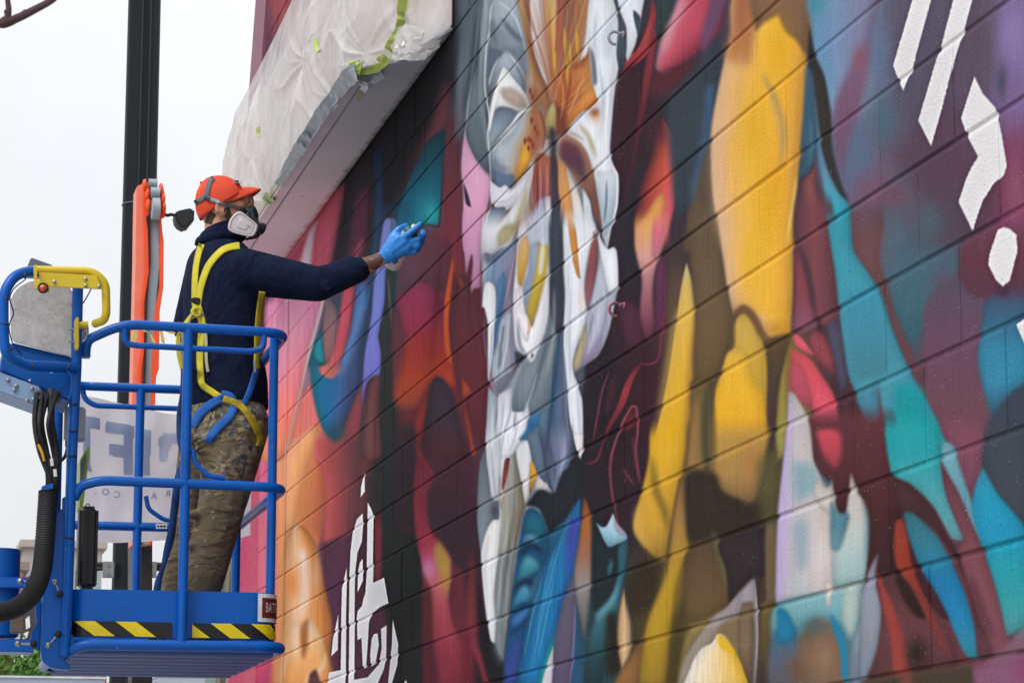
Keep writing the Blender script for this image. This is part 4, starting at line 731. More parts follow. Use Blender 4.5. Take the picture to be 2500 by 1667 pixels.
    S('F', [(1117,225),(1152,340),(1192,400),(1224,550),(1204,905),(1100,935),(1000,965),(1000,700),(1068,620),(1090,450)], ['#ccc4c0','#c0bab6','#a8bcbc','#8cb0b4'], soft=4)
    S('F', [(990,400),(1040,480),(1105,490),(1080,600),(1040,720),(988,700)], ['#508898','#4a7e90','#6c98a4'], soft=6)
    K('F', [(1195,400),(1222,550),(1205,800)], 20, '#5c94a0', 6, .8)
    S('F', [(638,1060),(980,980),(1190,925),(1185,1200),(1120,1400),(1050,1220),(900,1150),(800,1260),(620,1320)], ['#84b4bc','#64a0ac','#4c7c8c'], soft=8)
    S('F', [(620,1250),(780,1220),(760,1600),(600,1600)], ['#2c7098','#5c6478','#5c5860'], soft=10)
    S('F', [(643,1080),(700,1100),(755,1200),(742,1290),(650,1310)], '#187aa8', soft=8)
    G('F', 880, 1400, 110, 120, '#90684a', .9); G('F', 950, 1400, 60, 120, '#98785c', .7); G('F', 770, 1480, 70, 90, '#74503c', .8); G('F', 900, 1200, 100, 50, '#4c6468', .8)
    S('F', [(1080,950),(1172,930),(1162,1150),(1120,1290),(1060,1150)], '#a4b8b4', soft=8)
    S('F', [(950,930),(995,930),(985,1060),(965,1092)], '#d4c8c4', soft=5)
    K('F', [(990,1130),(1070,1340),(1085,1600)], 54, '#1c84b2', 7)
    S('F', [(1110,1350),(1190,1150),(1190,1600),(1110,1600)], ['#8ca4b0','#6c7c8c','#64708a'], soft=8)
    S('F', [(1200,905),(1402,840),(1500,830),(1560,950),(1800,1420),(1530,1600),(1180,1600),(1290,1300),(1310,1100),(1270,900)], ['#4c2a2e','#5c3434','#6a3a40','#5c3438','#4a3028'], soft=6)
    S('F', [(1292,735),(1275,900),(1312,1100),(1282,1350),(1212,1540),(1168,1560),(1180,1200),(1190,1000),(1230,850)], ['#8c8098','#8e94a8','#848898','#70809a'], soft=4)
    S('F', [(1268,830),(1332,950),(1402,1100),(1462,1300),(1505,1600),(1400,1600),(1370,1300),(1310,1050)], ['#a8403c','#a03c38','#a04038'], soft=5)
    S('F', [(1390,850),(1492,830),(1545,980),(1605,1160),(1520,1125),(1440,1000)], '#36201e', soft=7)
    S('F', [(1490,760),(1605,880),(1755,1050),(1805,1175),(1700,1150),(1580,1000)], '#48242c', soft=5)
    S('F', [(1400,540),(1452,520),(1484,650),(1502,800),(1562,950),(1652,1150),(1770,1410),(1700,1385),(1600,1150),(1500,950),(1400,810)], ['#a83c2c','#a43828','#983c38','#7c3c40'], soft=5)
    G('F', 1540, 1380, 70, 110, '#32241e', .95); G('F', 1400, 1500, 60, 60, '#8c3c38', .5)
    S('F', [(1350,-160),(1640,-160),(1692,120),(1722,350),(1840,650),(1760,645),(1650,450),(1500,300),(1378,240)], ['#109aa2','#1c9aa4','#44a0ac','#64a0ac'], soft=4, fade='t')
    S('F', [(1650,-160),(1965,-160),(1962,150),(1905,350),(1885,410),(1800,200)], ['#7c4456','#78445c'], soft=5, fade='t')
    S('F', [(1700,30),(1765,50),(1852,300),(1932,520),(1965,690),(1900,570),(1800,340),(1698,180)], ['#6ca4b4','#64a0b4','#7094ac'], soft=4)
    S('F', [(1450,465),(1510,478),(1602,560),(1682,650),(1782,850),(1852,1020),(1925,1300),(1925,1400),(1850,1395),(1780,1255),(1720,1110),(1640,960),(1560,830),(1485,640)], ['#34707c','#2a7c98','#1478b0','#1c80b4','#30889c'], soft=5)
    S('F', [(1368,243),(1480,298),(1622,430),(1722,600),(1802,740),(1862,950),(1952,1200),(2060,1375),(1930,1400),(1902,1150),(1832,880),(1720,685),(1600,525),(1500,472),(1440,475)], ['#4a2c32','#4c2c32','#543038','#683c48'], soft=5)
    S('F', [(1688,140),(1762,280),(1852,480),(1932,650),(1985,800),(2065,1050),(2145,1300),(2240,1600),(2100,1600),(2000,1300),(1930,1080),(1802,740),(1838,655),(1740,400)], ['#74404c','#7c4450','#804854','#74404c'], soft=4)
    K('F', [(1870,880),(1930,1050),(2020,1280)], 50, '#5c3238', 12, .7)
    S('F', [(1965,-120),(2260,-40),(2260,640),(2120,490),(2000,290),(1960,150)], '#3b434f', soft=5, fade='t')
    S('F', [(1960,190),(2050,350),(2260,650),(2260,1170),(2110,1262),(2050,1000),(1960,700),(1896,480),(1908,330)], ['#3094b0','#1890b8','#148cb4','#1a98a8','#2c9ca4','#4c98a0'], soft=5)
    S('F', [(2030,1375),(2145,1285),(2260,1170),(2260,1380),(1960,1455)], ['#5c949c','#84586c','#805468'], soft=8)
    S('F', [(1870,1480),(2260,1370),(2260,1640),(1870,1640)], ['#80506c','#845070'], soft=8); G('F', 2200, 1480, 60, 80, '#94406c', .6)
    S('F', [(1180,1560),(1880,1450),(1880,1640),(1180,1640)], '#4a3c30', soft=10); G('F', 1470, 1560, 40, 60, '#8c4438', .8)
    W = '#e6e3e8'
    for r, p in (('D', [(1525,-60),(1645,-60),(1590,140),(1540,320),(1500,460),(1455,580),(1405,480),(1383,420)]),
                 ('D', [(1785,-60),(1905,-60),(1830,220),(1780,380),(1700,700),(1632,935),(1550,770),(1640,470),(1690,300)]),
                 ('D', [(1905,490),(1960,600),(2040,690),(2075,850),(2110,1060),(2090,1120),(2030,1170),(1960,1280),(1920,1390),(1895,1475),(1805,1290),(1850,1150),(1885,1070),(1930,1000),(1855,860),(1820,755)]),
                 ('E', [(2085,10),(2130,25),(2170,60),(2178,160),(2130,350),(2085,390),(2040,350),(1990,250),(2000,180),(2050,30)]),
                 ('E', [(2165,630),(2290,540),(2290,860),(2221,760),(2190,690)])):
        P(r, p, W)
    # airbrushed edges: a light unsharp pass over the whole painting
    for k in range(3):
        c = canvas[..., k]; canvas[..., k] = np.clip(c+.14*(c-_blur(c.copy(), 14*CS))+.25*(c-_blur(c.copy(), 3.2*CS)), 0, 1)      # unsharp
# ================================================================ the setting
# ground: one sheet to the horizon
g = MB(); g.add([(-600, -300, 0), (600, -300, 0), (600, 900, 0), (-600, 900, 0)], [(0, 1, 2, 3)])
tag(g.build('ground', mat('parking_concrete', '#a29e96', .9, var=.12, vscale=3, bump=.4, bscale=90)), kind='structure')
wk = MB(); wk.box((-1.1, 12, .06), (2.2, 40, .12)); tag(wk.build('pavement', mat('concrete_walk', '#b8b4ac', .85, var=.12, vscale=2, bump=.4, bscale=40), bevel=.01), kind='structure')
# ---------------------------------------------------------------- mural image -> wall plane
paint_mural()
canvas = np.clip(canvas, 0, 1)
U0, U1, V0, V1 = 3.6, 15.6, 1.3, 6.5; TW, THH = 3000, 2500
def wall_texture():
    yy = U0+(np.arange(TW)+.5)/TW*(U1-U0); zz = V0+(np.arange(THH)+.5)/THH*(V1-V0)
    Yg, Zg = np.meshgrid(yy, zz); X = 0-CAM[0]; Z = Zg-CAM[2]
    r = X*_c-Yg*_s; fw = X*_s+Yg*_c; d = fw*_ct+Z*_st; u = -fw*_st+Z*_ct
    cx = np.clip((1250+F*r/d-CX0)*CS-.5, 0, CW-1.001); cy = np.clip((833.5-F*u/d-CY0)*CS-.5, 0, CH-1.001)
    xi = cx.astype(int); yi = cy.astype(int); fx = (cx-xi)[..., None].astype(np.float32); fy = (cy-yi)[..., None].astype(np.float32)
    c = (canvas[yi, xi]*(1-fx)+canvas[yi, xi+1]*fx)*(1-fy)+(canvas[yi+1, xi]*(1-fx)+canvas[yi+1, xi+1]*fx)*fy
    l = c @ np.array([.3, .59, .11], np.float32); c = np.clip((l[..., None]*.12+c*.88)*.97, 0, 1)      # slightly chalky exterior paint
    out = np.ones((THH, TW, 4), np.float32); out[..., :3] = c
    img = bpy.data.images.new('mural_paint', TW, THH, alpha=False); img.pixels.foreach_set(out.ravel()); img.update(); img.pack()
    return img
def mural_material(img):
    m = bpy.data.materials.new('mural_painted_block'); m.use_nodes = True; t = m.node_tree; N = t.nodes; L = t.links; p = N['Principled BSDF']
    ge = N.new('ShaderNodeNewGeometry'); sp = N.new('ShaderNodeSeparateXYZ'); L.new(ge.outputs['Position'], sp.inputs[0])
    a = N.new('ShaderNodeMapRange'); a.clamp = True; a.inputs[1].default_value = U0; a.inputs[2].default_value = U1; L.new(sp.outputs[1], a.inputs[0])
    b = N.new('ShaderNodeMapRange'); b.clamp = True; b.inputs[1].default_value = V0; b.inputs[2].default_value = V1; L.new(sp.outputs[2], b.inputs[0])
    # a trace of hand wobble so that paint edges break over the rough face
    nw = N.new('ShaderNodeTexNoise'); nw.inputs['Scale'].default_value = 180; nw.inputs['Detail'].default_value = 3; L.new(ge.outputs['Position'], nw.inputs['Vector'])
    def jit(o, k):
        q = N.new('ShaderNodeMath'); q.operation = 'MULTIPLY_ADD'; q.inputs[1].default_value = k; L.new(nw.outputs['Fac'], q.inputs[0]); q2 = N.new('ShaderNodeMath'); q2.operation = 'ADD'; q.inputs[2].default_value = -k*.5; L.new(o, q2.inputs[0]); L.new(q.outputs[0], q2.inputs[1]); return q2.outputs[0]
    cb = N.new('ShaderNodeCombineXYZ'); L.new(jit(a.outputs[0], .0008), cb.inputs[0]); L.new(jit(b.outputs[0], .0010), cb.inputs[1])
    im = N.new('ShaderNodeTexImage'); im.image = img; im.extension = 'EXTEND'; im.interpolation = 'Cubic'; L.new(cb.outputs[0], im.inputs[0])
    # overspray speckle, scuffs, bare pits
    n1 = N.new('ShaderNodeTexNoise'); n1.inputs['Scale'].default_value = 330; n1.inputs['Detail'].default_value = 2; L.new(ge.outputs['Position'], n1.inputs['Vector'])
    r1 = N.new('ShaderNodeMapRange'); r1.inputs[1].default_value = .35; r1.inputs[2].default_value = .65; r1.inputs[3].default_value = .87; r1.inputs[4].default_value = 1.08; L.new(n1.outputs['Fac'], r1.inputs[0])
    n3 = N.new('ShaderNodeTexNoise'); n3.inputs['Scale'].default_value = 2.2; n3.inputs['Detail'].default_value = 5; L.new(ge.outputs['Position'], n3.inputs['Vector'])
    r3 = N.new('ShaderNodeMapRange'); r3.inputs[1].default_value = .3; r3.inputs[2].default_value = .7; r3.inputs[3].default_value = .90; r3.inputs[4].default_value = 1.06; L.new(n3.outputs['Fac'], r3.inputs[0])
    mm = N.new('ShaderNodeMath'); mm.operation = 'MULTIPLY'; L.new(r1.outputs[0], mm.inputs[0]); L.new(r3.outputs[0], mm.inputs[1])
    vm = N.new('ShaderNodeVectorMath'); vm.operation = 'SCALE'; L.new(im.outputs[0], vm.inputs[0]); L.new(mm.outputs[0], vm.inputs['Scale'])
    vo = N.new('ShaderNodeTexVoronoi'); vo.inputs['Scale'].default_value = 38; L.new(ge.outputs['Position'], vo.inputs['Vector'])
    pit = N.new('ShaderNodeMapRange'); pit.inputs[1].default_value = .05; pit.inputs[2].default_value = .085; pit.inputs[3].default_value = 1; pit.inputs[4].default_value = 0; L.new(vo.outputs['Distance'], pit.inputs[0])
    sc = N.new('ShaderNodeSeparateColor'); L.new(vo.outputs['Color'], sc.inputs[0])
    gt = N.new('ShaderNodeMath'); gt.operation = 'GREATER_THAN'; gt.inputs[1].default_value = .55; L.new(sc.outputs[0], gt.inputs[0])
    pm = N.new('ShaderNodeMath'); pm.operation = 'MULTIPLY'; L.new(pit.outputs[0], pm.inputs[0]); L.new(gt.outputs[0], pm.inputs[1])
    # white overspray flecks
    v2 = N.new('ShaderNodeTexVoronoi'); v2.inputs['Scale'].default_value = 95; L.new(ge.outputs['Position'], v2.inputs['Vector'])
    fl = N.new('ShaderNodeMapRange'); fl.inputs[1].default_value = .08; fl.inputs[2].default_value = .16; fl.inputs[3].default_value = .5; fl.inputs[4].default_value = 0; L.new(v2.outputs['Distance'], fl.inputs[0])
    s2 = N.new('ShaderNodeSeparateColor'); L.new(v2.outputs['Color'], s2.inputs[0]); g2 = N.new('ShaderNodeMath'); g2.operation = 'GREATER_THAN'; g2.inputs[1].default_value = .84; L.new(s2.outputs[1], g2.inputs[0])
    fm = N.new('ShaderNodeMath'); fm.operation = 'MULTIPLY'; L.new(fl.outputs[0], fm.inputs[0]); L.new(g2.outputs[0], fm.inputs[1])
    mf = N.new('ShaderNodeMix'); mf.data_type = 'RGBA'; L.new(fm.outputs[0], mf.inputs[0]); L.new(vm.outputs[0], mf.inputs[6]); mf.inputs[7].default_value = (.5, .48, .5, 1)
    md = N.new('ShaderNodeMix'); md.data_type = 'RGBA'; pm2 = N.new('ShaderNodeMath'); pm2.operation = 'MULTIPLY'; pm2.inputs[1].default_value = .55; L.new(pm.outputs[0], pm2.inputs[0]); L.new(pm2.outputs[0], md.inputs[0]); L.new(mf.outputs[2], md.inputs[6]); md.inputs[7].default_value = (.03, .025, .03, 1)
    L.new(md.outputs[2], p.inputs['Base Color']); p.inputs['Roughness'].default_value = .85; p.inputs['Specular IOR Level'].default_value = .06
    # relief: grain plus pits
    n2 = N.new('ShaderNodeTexNoise'); n2.inputs['Scale'].default_value = 160; n2.inputs['Detail'].default_value = 4; n2.inputs['Roughness'].default_value = .6; L.new(ge.outputs['Position'], n2.inputs['Vector'])
    hs = N.new('ShaderNodeMath'); hs.operation = 'SUBTRACT'; L.new(n2.outputs['Fac'], hs.inputs[0]); L.new(pm.outputs[0], hs.inputs[1])
    bp = N.new('ShaderNodeBump'); bp.inputs['Strength'].default_value = .55; bp.inputs['Distance'].default_value = .004; L.new(hs.outputs[0], bp.inputs['Height']); L.new(bp.outputs[0], p.inputs['Normal'])
    return m
MURAL = mural_material(wall_texture())
WALL_END, WALL_TOP = 14.45, 7.2
wall = empty('block_wall', (0, 9.5, 0))
tag(wall, 'long concrete block wall covered with a bright flower mural', 'wall')
core = MB()
core.box((.112, (3.0+WALL_END)/2, WALL_TOP/2), (.2, WALL_END-3.0, WALL_TOP))        # deep back of the thin head joints
for k in range(36):                                                                 # struck bed joints, 4 mm behind the face
    if .156+.2*k < WALL_TOP: core.box((.0242, (3.0+WALL_END)/2, .156+.2*k), (.04, WALL_END-3.0-.002, .014))
core.build('mortar_joint', MURAL, wall)
def block_mesh(name, w, h, dep=.05):      # worn arrises: rounded top edge, smaller lower edge, eased ends
    prof = [(dep, h/2), (.007, h/2), (.0045, h/2-.0012), (.0026, h/2-.0034), (.0009, h/2-.007), (0, h/2-.0115), (0, -h/2+.004), (.0016, -h/2+.0014), (.005, -h/2), (dep, -h/2)]
    b = MB(); b.loft([[(x+e*(1 if x < dep else 0), y, z) for x, z in prof] for y, e in ((-w/2, .0025), (-w/2+.001, .0008), (-w/2+.002, 0), (w/2-.002, 0), (w/2-.001, .0008), (w/2, .0025))])
    me_o = b.build(name, MURAL); me = me_o.data; bpy.data.objects.remove(me_o); return me
BM = block_mesh('block', .4-.0040, .2-.0042)
def proj(p):
    X, Y, Z = p[0]-CAM[0], p[1], p[2]-CAM[2]; r = X*_c-Y*_s; fw = X*_s+Y*_c; d = fw*_ct+Z*_st; u = -fw*_st+Z*_ct
    return 1250+F*r/d, 833.5-F*u/d
rest = MB(); cand = []
for k in range(0, 36):
    zc = .156+.2*k-.1
    if zc+.1 > WALL_TOP: break
    ph = .06 if (k-1) % 2 == 0 else .256
    last = max(ph+.4*j+.4 for j in range(7, 38) if ph+.4*j+.4 <= WALL_END)
    if WALL_END-last > .02: rest.box((.02, (last+WALL_END)/2+.002, zc), (.04, WALL_END-last-.004, .1958))      # cut closer block
    for j in range(7, 38):
        yc = ph+.4*j+.2
        if yc+.2 > WALL_END or yc-.2 < 3.0: continue
        cand.append((yc, zc))
def seen(yc, zc):
    x, y = proj((0, yc, zc)); x1, y1 = proj((0, yc-.2, zc+.1)); x2, y2 = proj((0, yc+.2, zc-.1))
    if x2 > 2520 or y1 > 1690 or y2 < -20 or x1 < 600: return 0
    if 9.7 < yc < 13.4 and zc > 4.6: return 0
    return (x1-x2)*(y2-y1)
vis = sorted([(seen(*c), c) for c in cand], reverse=True); nv = 0
for a, (yc, zc) in vis:
    off = random.uniform(-.0012, .0012)
    if a > 0 and nv < 300:
        o = bpy.data.objects.new('block', BM); COL.objects.link(o); o.location = (off, yc, zc)
        o.rotation_euler = (random.uniform(-.002, .002), random.uniform(-.004, .004), random.uniform(-.003, .003)); setpar(o, wall); nv += 1
    else: rest.box((.02+off, yc, zc), (.04, .3955, .1915))
ro = rest.build('block_courses', MURAL, wall); ro['kind'] = 'stuff'
# return of the building behind the wall so that it has real depth
bd = MB(); bd.box((4.2, 8.72, 3.6), (7.97, 11.44, 7.19)); bd.build('building_body', mat('render_grey', '#8d8a88', .85, bump=.3), wall)
cp = MB(); cp.box((.06, 8.72, 7.26), (.34, 11.5, .1)); cp.build('coping', mat('coping_metal', '#5a5a60', .4, .6), wall, bevel=.008)
# leaning buttress at the far end of the wall, painted in broad bands
def bands_material():
    m = bpy.data.materials.new('painted_bands'); m.use_nodes = True; t = m.node_tree; N = t.nodes; L = t.links; p = N['Principled BSDF']
    ge = N.new('ShaderNodeNewGeometry'); sp = N.new('ShaderNodeSeparateXYZ'); L.new(ge.outputs['Position'], sp.inputs[0])
    # distance from the leaning edge
    q = N.new('ShaderNodeMath'); q.operation = 'MULTIPLY_ADD'; q.inputs[1].default_value = -.0735; L.new(sp.outputs[2], q.inputs[0]); L.new(sp.outputs[0], q.inputs[2])
    mr = N.new('ShaderNodeMapRange'); mr.inputs[1].default_value = -.45; mr.inputs[2].default_value = -.19; L.new(q.outputs[0], mr.inputs[0])
    r = N.new('ShaderNodeValToRGB'); e = r.color_ramp.elements; e[0].position = 0; e[0].color = lin('#3c6068'); e[1].position = 1; e[1].color = lin('#e07c94')
    for pos, c in ((.2, '#4c7078'), (.25, '#7c8c7c'), (.29, '#98a28c'), (.34, '#5c6852'), (.42, '#64745f'), (.45, '#e0aabc'), (.5, '#d05c88')):
        x = e.new(pos); x.color = lin(c)
    n = N.new('ShaderNodeTexNoise'); n.inputs['Scale'].default_value = 60; L.new(ge.outputs['Position'], n.inputs['Vector'])
    mx = N.new('ShaderNodeMix'); mx.data_type = 'RGBA'; mx.blend_type = 'MULTIPLY'; mx.inputs[0].default_value = .35
    zt_ = N.new('ShaderNodeMapRange'); zt_.inputs[1].default_value = 4.2; zt_.inputs[2].default_value = 4.9; L.new(sp.outputs[2], zt_.inputs[0])
    up = N.new('ShaderNodeMix'); up.data_type = 'RGBA'; L.new(zt_.outputs[0], up.inputs[0]); L.new(r.outputs[0], up.inputs[6]); up.inputs[7].default_value = lin('#8a5068')
    L.new(mr.outputs[0], r.inputs[0]); L.new(up.outputs[2], mx.inputs[6]); L.new(n.outputs['Fac'], mx.inputs[7]); L.new(mx.outputs[2], p.inputs['Base Color'])
    p.inputs['Roughness'].default_value = .6; bp = N.new('ShaderNodeBump'); bp.inputs['Strength'].default_value = .4; bp.inputs['Distance'].default_value = .004; L.new(n.outputs['Fac'], bp.inputs['Height']); L.new(bp.outputs[0], p.inputs['Normal'])
    return m
YP = 14.46
e1, e2 = at(528, 1650, YP), at(650, 0, YP); sl_ = (e2.x-e1.x)/(e2.z-e1.z)
xa = lambda z: e1.x+sl_*(z-e1.z)
bt = MB(); bt.prism([(xa(0), YP, 0), (.2, YP, 0), (.2, YP, 7.25), (min(.1, xa(7.25)), YP, 7.25)], (0, .5, 0))
tag(bt.build('buttress', bands_material(), bevel=.01), 'leaning teal, olive and pink painted buttress at the end of the mural wall', 'buttress')
# caulked control joint near the far end
cj = MB(); yj = atx(697, 1300, 0).y; cj.tube([(-.002, yj, 1.0), (-.002, yj+.004, 4.5)], .005, 8)
cj.build('control_joint', MURAL, wall, smooth=True)
# two painted pigtail hooks screwed into the wall
def hook(px, py, c, label):
    b = atx(px, py, 0); R = .019
    pts = [b+Vector((.03, 0, 0)), b+Vector((-.012, 0, .002))]
    for k in range(10):
        a = math.radians(40+k*26); pts.append(b+Vector((-.012-R*.8-R*(-math.cos(a)), -.004*k/9, -.014+R*math.sin(a))))
    h = MB(); h.tube(spl(pts, 4), .0042, 8); o = h.build('wall_hook', mat('hook_'+c[1:], c, .4, .3), smooth=True)
    w = MB(); w.lathe([(.009, 0), (.009, .003), (.005, .005)], b+Vector((-.001, 0, 0)), (-1, 0, 0), 12); w.build('washer', mat('hook_'+c[1:], c), o, smooth=True)
    tag(o, label, 'hook', 'hooks screwed into the mural wall')
hook(1524, 84, '#9a9ca8', 'grey pigtail hook on the white petal high on the wall')
hook(1526, 745, '#a06478', 'pink pigtail hook beside the white petal tip')
# ================================================================ sign box wrapped in plastic
ZS = 4.56
PLAN = [(-.004, 9.53), (-.125, 10.0), (-.25, 10.12), (-.262, 13.62), (-.004, 13.62)]
sb = empty('sign_box', (-.13, 11.6, ZS)); tag(sb, 'long white sign box on the mural wall wrapped in clear plastic sheet', 'sign box')
m = MB(); m.prism([(x, y, ZS+.012) for x, y in PLAN], (0, 0, .62))
m.build('cabinet', mat('cabinet_cream', '#cdb8ae', .55, var=.35, vscale=1.6, col2='#e4dcd8'), sb, bevel=.01)
def soffit_material():
    m = mat('soffit_white', '#d6ceda', .5, var=.05, vscale=2.5); t = m.node_tree; N = t.nodes; L = t.links; p = N['Principled BSDF']
    r = p.inputs['Base Color'].links[0].from_socket
    ge = N.new('ShaderNodeNewGeometry'); sp = N.new('ShaderNodeSeparateXYZ'); L.new(ge.outputs['Position'], sp.inputs[0])
    # ragged overspray along the edge that meets the wall: dark at the near end, pink at the far end
    n = N.new('ShaderNodeTexNoise'); n.inputs['Scale'].default_value = 9; n.inputs['Detail'].default_value = 8; n.inputs['Roughness'].default_value = .7; L.new(ge.outputs['Position'], n.inputs['Vector'])
    a = N.new('ShaderNodeMath'); a.operation = 'MULTIPLY_ADD'; a.inputs[1].default_value = .09; L.new(n.outputs['Fac'], a.inputs[0]); L.new(sp.outputs[0], a.inputs[2])
    e = N.new('ShaderNodeMapRange'); e.inputs[1].default_value = .014; e.inputs[2].default_value = .05; L.new(a.outputs[0], e.inputs[0])
    c = N.new('ShaderNodeValToRGB'); el = c.color_ramp.elements; el[0].position = .55; el[0].color = lin('#221a22'); el[1].position = .72; el[1].color = lin('#c0405c')
    mr = N.new('ShaderNodeMapRange'); mr.inputs[1].default_value = 9.5; mr.inputs[2].default_value = 13.6; L.new(sp.outputs[1], mr.inputs[0]); L.new(mr.outputs[0], c.inputs[0])
    # base colour turns grey-blue toward the near end, drips and specks
    n2 = N.new('ShaderNodeTexVoronoi'); n2.inputs['Scale'].default_value = 9; L.new(ge.outputs['Position'], n2.inputs['Vector'])
    sk = N.new('ShaderNodeMapRange'); sk.inputs[1].default_value = .05; sk.inputs[2].default_value = .08; sk.inputs[3].default_value = 1; sk.inputs[4].default_value = 0; L.new(n2.outputs['Distance'], sk.inputs[0])
    sc = N.new('ShaderNodeSeparateColor'); L.new(n2.outputs['Color'], sc.inputs[0]); g2 = N.new('ShaderNodeMath'); g2.operation = 'GREATER_THAN'; g2.inputs[1].default_value = .45; L.new(sc.outputs[0], g2.inputs[0])
    sm = N.new('ShaderNodeMath'); sm.operation = 'MULTIPLY'; L.new(sk.outputs[0], sm.inputs[0]); L.new(g2.outputs[0], sm.inputs[1])
    d = N.new('ShaderNodeMapRange'); d.inputs[1].default_value = 12.2; d.inputs[2].default_value = 10.2; d.inputs[3].default_value = 0; d.inputs[4].default_value = .75; L.new(sp.outputs[1], d.inputs[0])
    m0 = N.new('ShaderNodeMix'); m0.data_type = 'RGBA'; L.new(d.outputs[0], m0.inputs[0]); L.new(r, m0.inputs[6]); m0.inputs[7].default_value = lin('#8d98a6')
    m1 = N.new('ShaderNodeMix'); m1.data_type = 'RGBA'; L.new(sm.outputs[0], m1.inputs[0]); L.new(m0.outputs[2], m1.inputs[6]); m1.inputs[7].default_value = lin('#2a2430')
    m2 = N.new('ShaderNodeMix'); m2.data_type = 'RGBA'; L.new(e.outputs[0], m2.inputs[0]); L.new(m1.outputs[2], m2.inputs[6]); L.new(c.outputs[0], m2.inputs[7])
    L.new(m2.outputs[2], p.inputs['Base Color']); return m
m = MB(); m.prism([(x, y, ZS) for x, y in PLAN], (0, 0, .011)); m.build('soffit', soffit_material(), sb)
m = MB(); m.prism([(-.205, 10.14, ZS-.003), (-.199, 10.14, ZS-.003), (-.207, 13.55, ZS-.003), (-.213, 13.55, ZS-.003)], (0, 0, .0028)); m.build('soffit_joint', mat('joint_dark', '#857c88', .8), sb)
# plastic sheet: front face, near end and far end as one wrinkled skin with folds that radiate from the taped points
def plastic_material():
    m = bpy.data.materials.new('clear_plastic_sheet'); m.use_nodes = True; t = m.node_tree; N = t.nodes; L = t.links
    p = N['Principled BSDF']; p.inputs['Base Color'].default_value = (.84, .83, .835, 1); p.inputs['Coat Weight'].default_value = 1; p.inputs['Coat Roughness'].default_value = .05; p.inputs['Roughness'].default_value = .2; p.inputs['Specular IOR Level'].default_value = .9
    tr = N.new('ShaderNodeBsdfTransparent'); tl = N.new('ShaderNodeBsdfTranslucent'); tl.inputs[0].default_value = (.92, .9, .9, 1)
    a = N.new('ShaderNodeMixShader'); a.inputs[0].default_value = .45; L.new(p.outputs[0], a.inputs[1]); L.new(tl.outputs[0], a.inputs[2])
    b = N.new('ShaderNodeMixShader'); n = N.new('ShaderNodeTexNoise'); n.inputs['Scale'].default_value = 5; n.inputs['Detail'].default_value = 4
    tc = N.new('ShaderNodeTexCoord'); L.new(tc.outputs['Object'], n.inputs['Vector']); r = N.new('ShaderNodeMapRange'); r.inputs[1].default_value = .35; r.inputs[2].default_value = .65; r.inputs[3].default_value = .1; r.inputs[4].default_value = .4; L.new(n.outputs['Fac'], r.inputs[0])
    L.new(r.outputs[0], b.inputs[0]); L.new(a.outputs[0], b.inputs[1]); L.new(tr.outputs[0], b.inputs[2])
    mp = N.new('ShaderNodeMapping'); mp.inputs['Scale'].default_value = (6, 5, 1.2); L.new(tc.outputs['Object'], mp.inputs[0])
    w = N.new('ShaderNodeTexNoise'); w.inputs['Scale'].default_value = 6; w.inputs['Detail'].default_value = 6; w.inputs['Roughness'].default_value = .6; w.inputs['Distortion'].default_value = .8; L.new(mp.outputs[0], w.inputs['Vector'])
    bp = N.new('ShaderNodeBump'); bp.inputs['Strength'].default_value = .1; bp.inputs['Distance'].default_value = .01; L.new(w.outputs['Fac'], bp.inputs['Height']); L.new(bp.outputs[0], p.inputs['Normal'])
    L.new(b.outputs[0], N['Material Output'].inputs[0]); return m
PLA = plastic_material()
SKIN = [(-.012, 9.50), (-.13, 9.93), (-.262, 10.06), (-.285, 11.5), (-.305, 12.8), (-.305, 13.5), (-.23, 13.74), (-.015, 13.68)]
def poly_len(P):
    L = [0]
    for a, b in zip(P, P[1:]): L.append(L[-1]+math.dist(a, b))
    return L
SL = poly_len(SKIN)
def skin_at(s):
    for i in range(len(SKIN)-1):
        if s <= SL[i+1] or i == len(SKIN)-2:
            t = (s-SL[i])/(SL[i+1]-SL[i]); a, b = SKIN[i], SKIN[i+1]
            dx, dy = b[0]-a[0], b[1]-a[1]; l = math.hypot(dx, dy)
            return Vector((a[0]+dx*t, a[1]+dy*t, 0)), Vector((-dy/l, dx/l, 0))*(1 if True else -1)
PIN = [(.62, .06), (1.2, .0), (1.85, .5), (2.9, .0), (3.9, .0), (.45, .7), (3.2, .95)]
rs = random.Random(3); PH = [(rs.uniform(0, 6), rs.randint(11, 17), rs.uniform(.55, .95)) for _ in PIN]
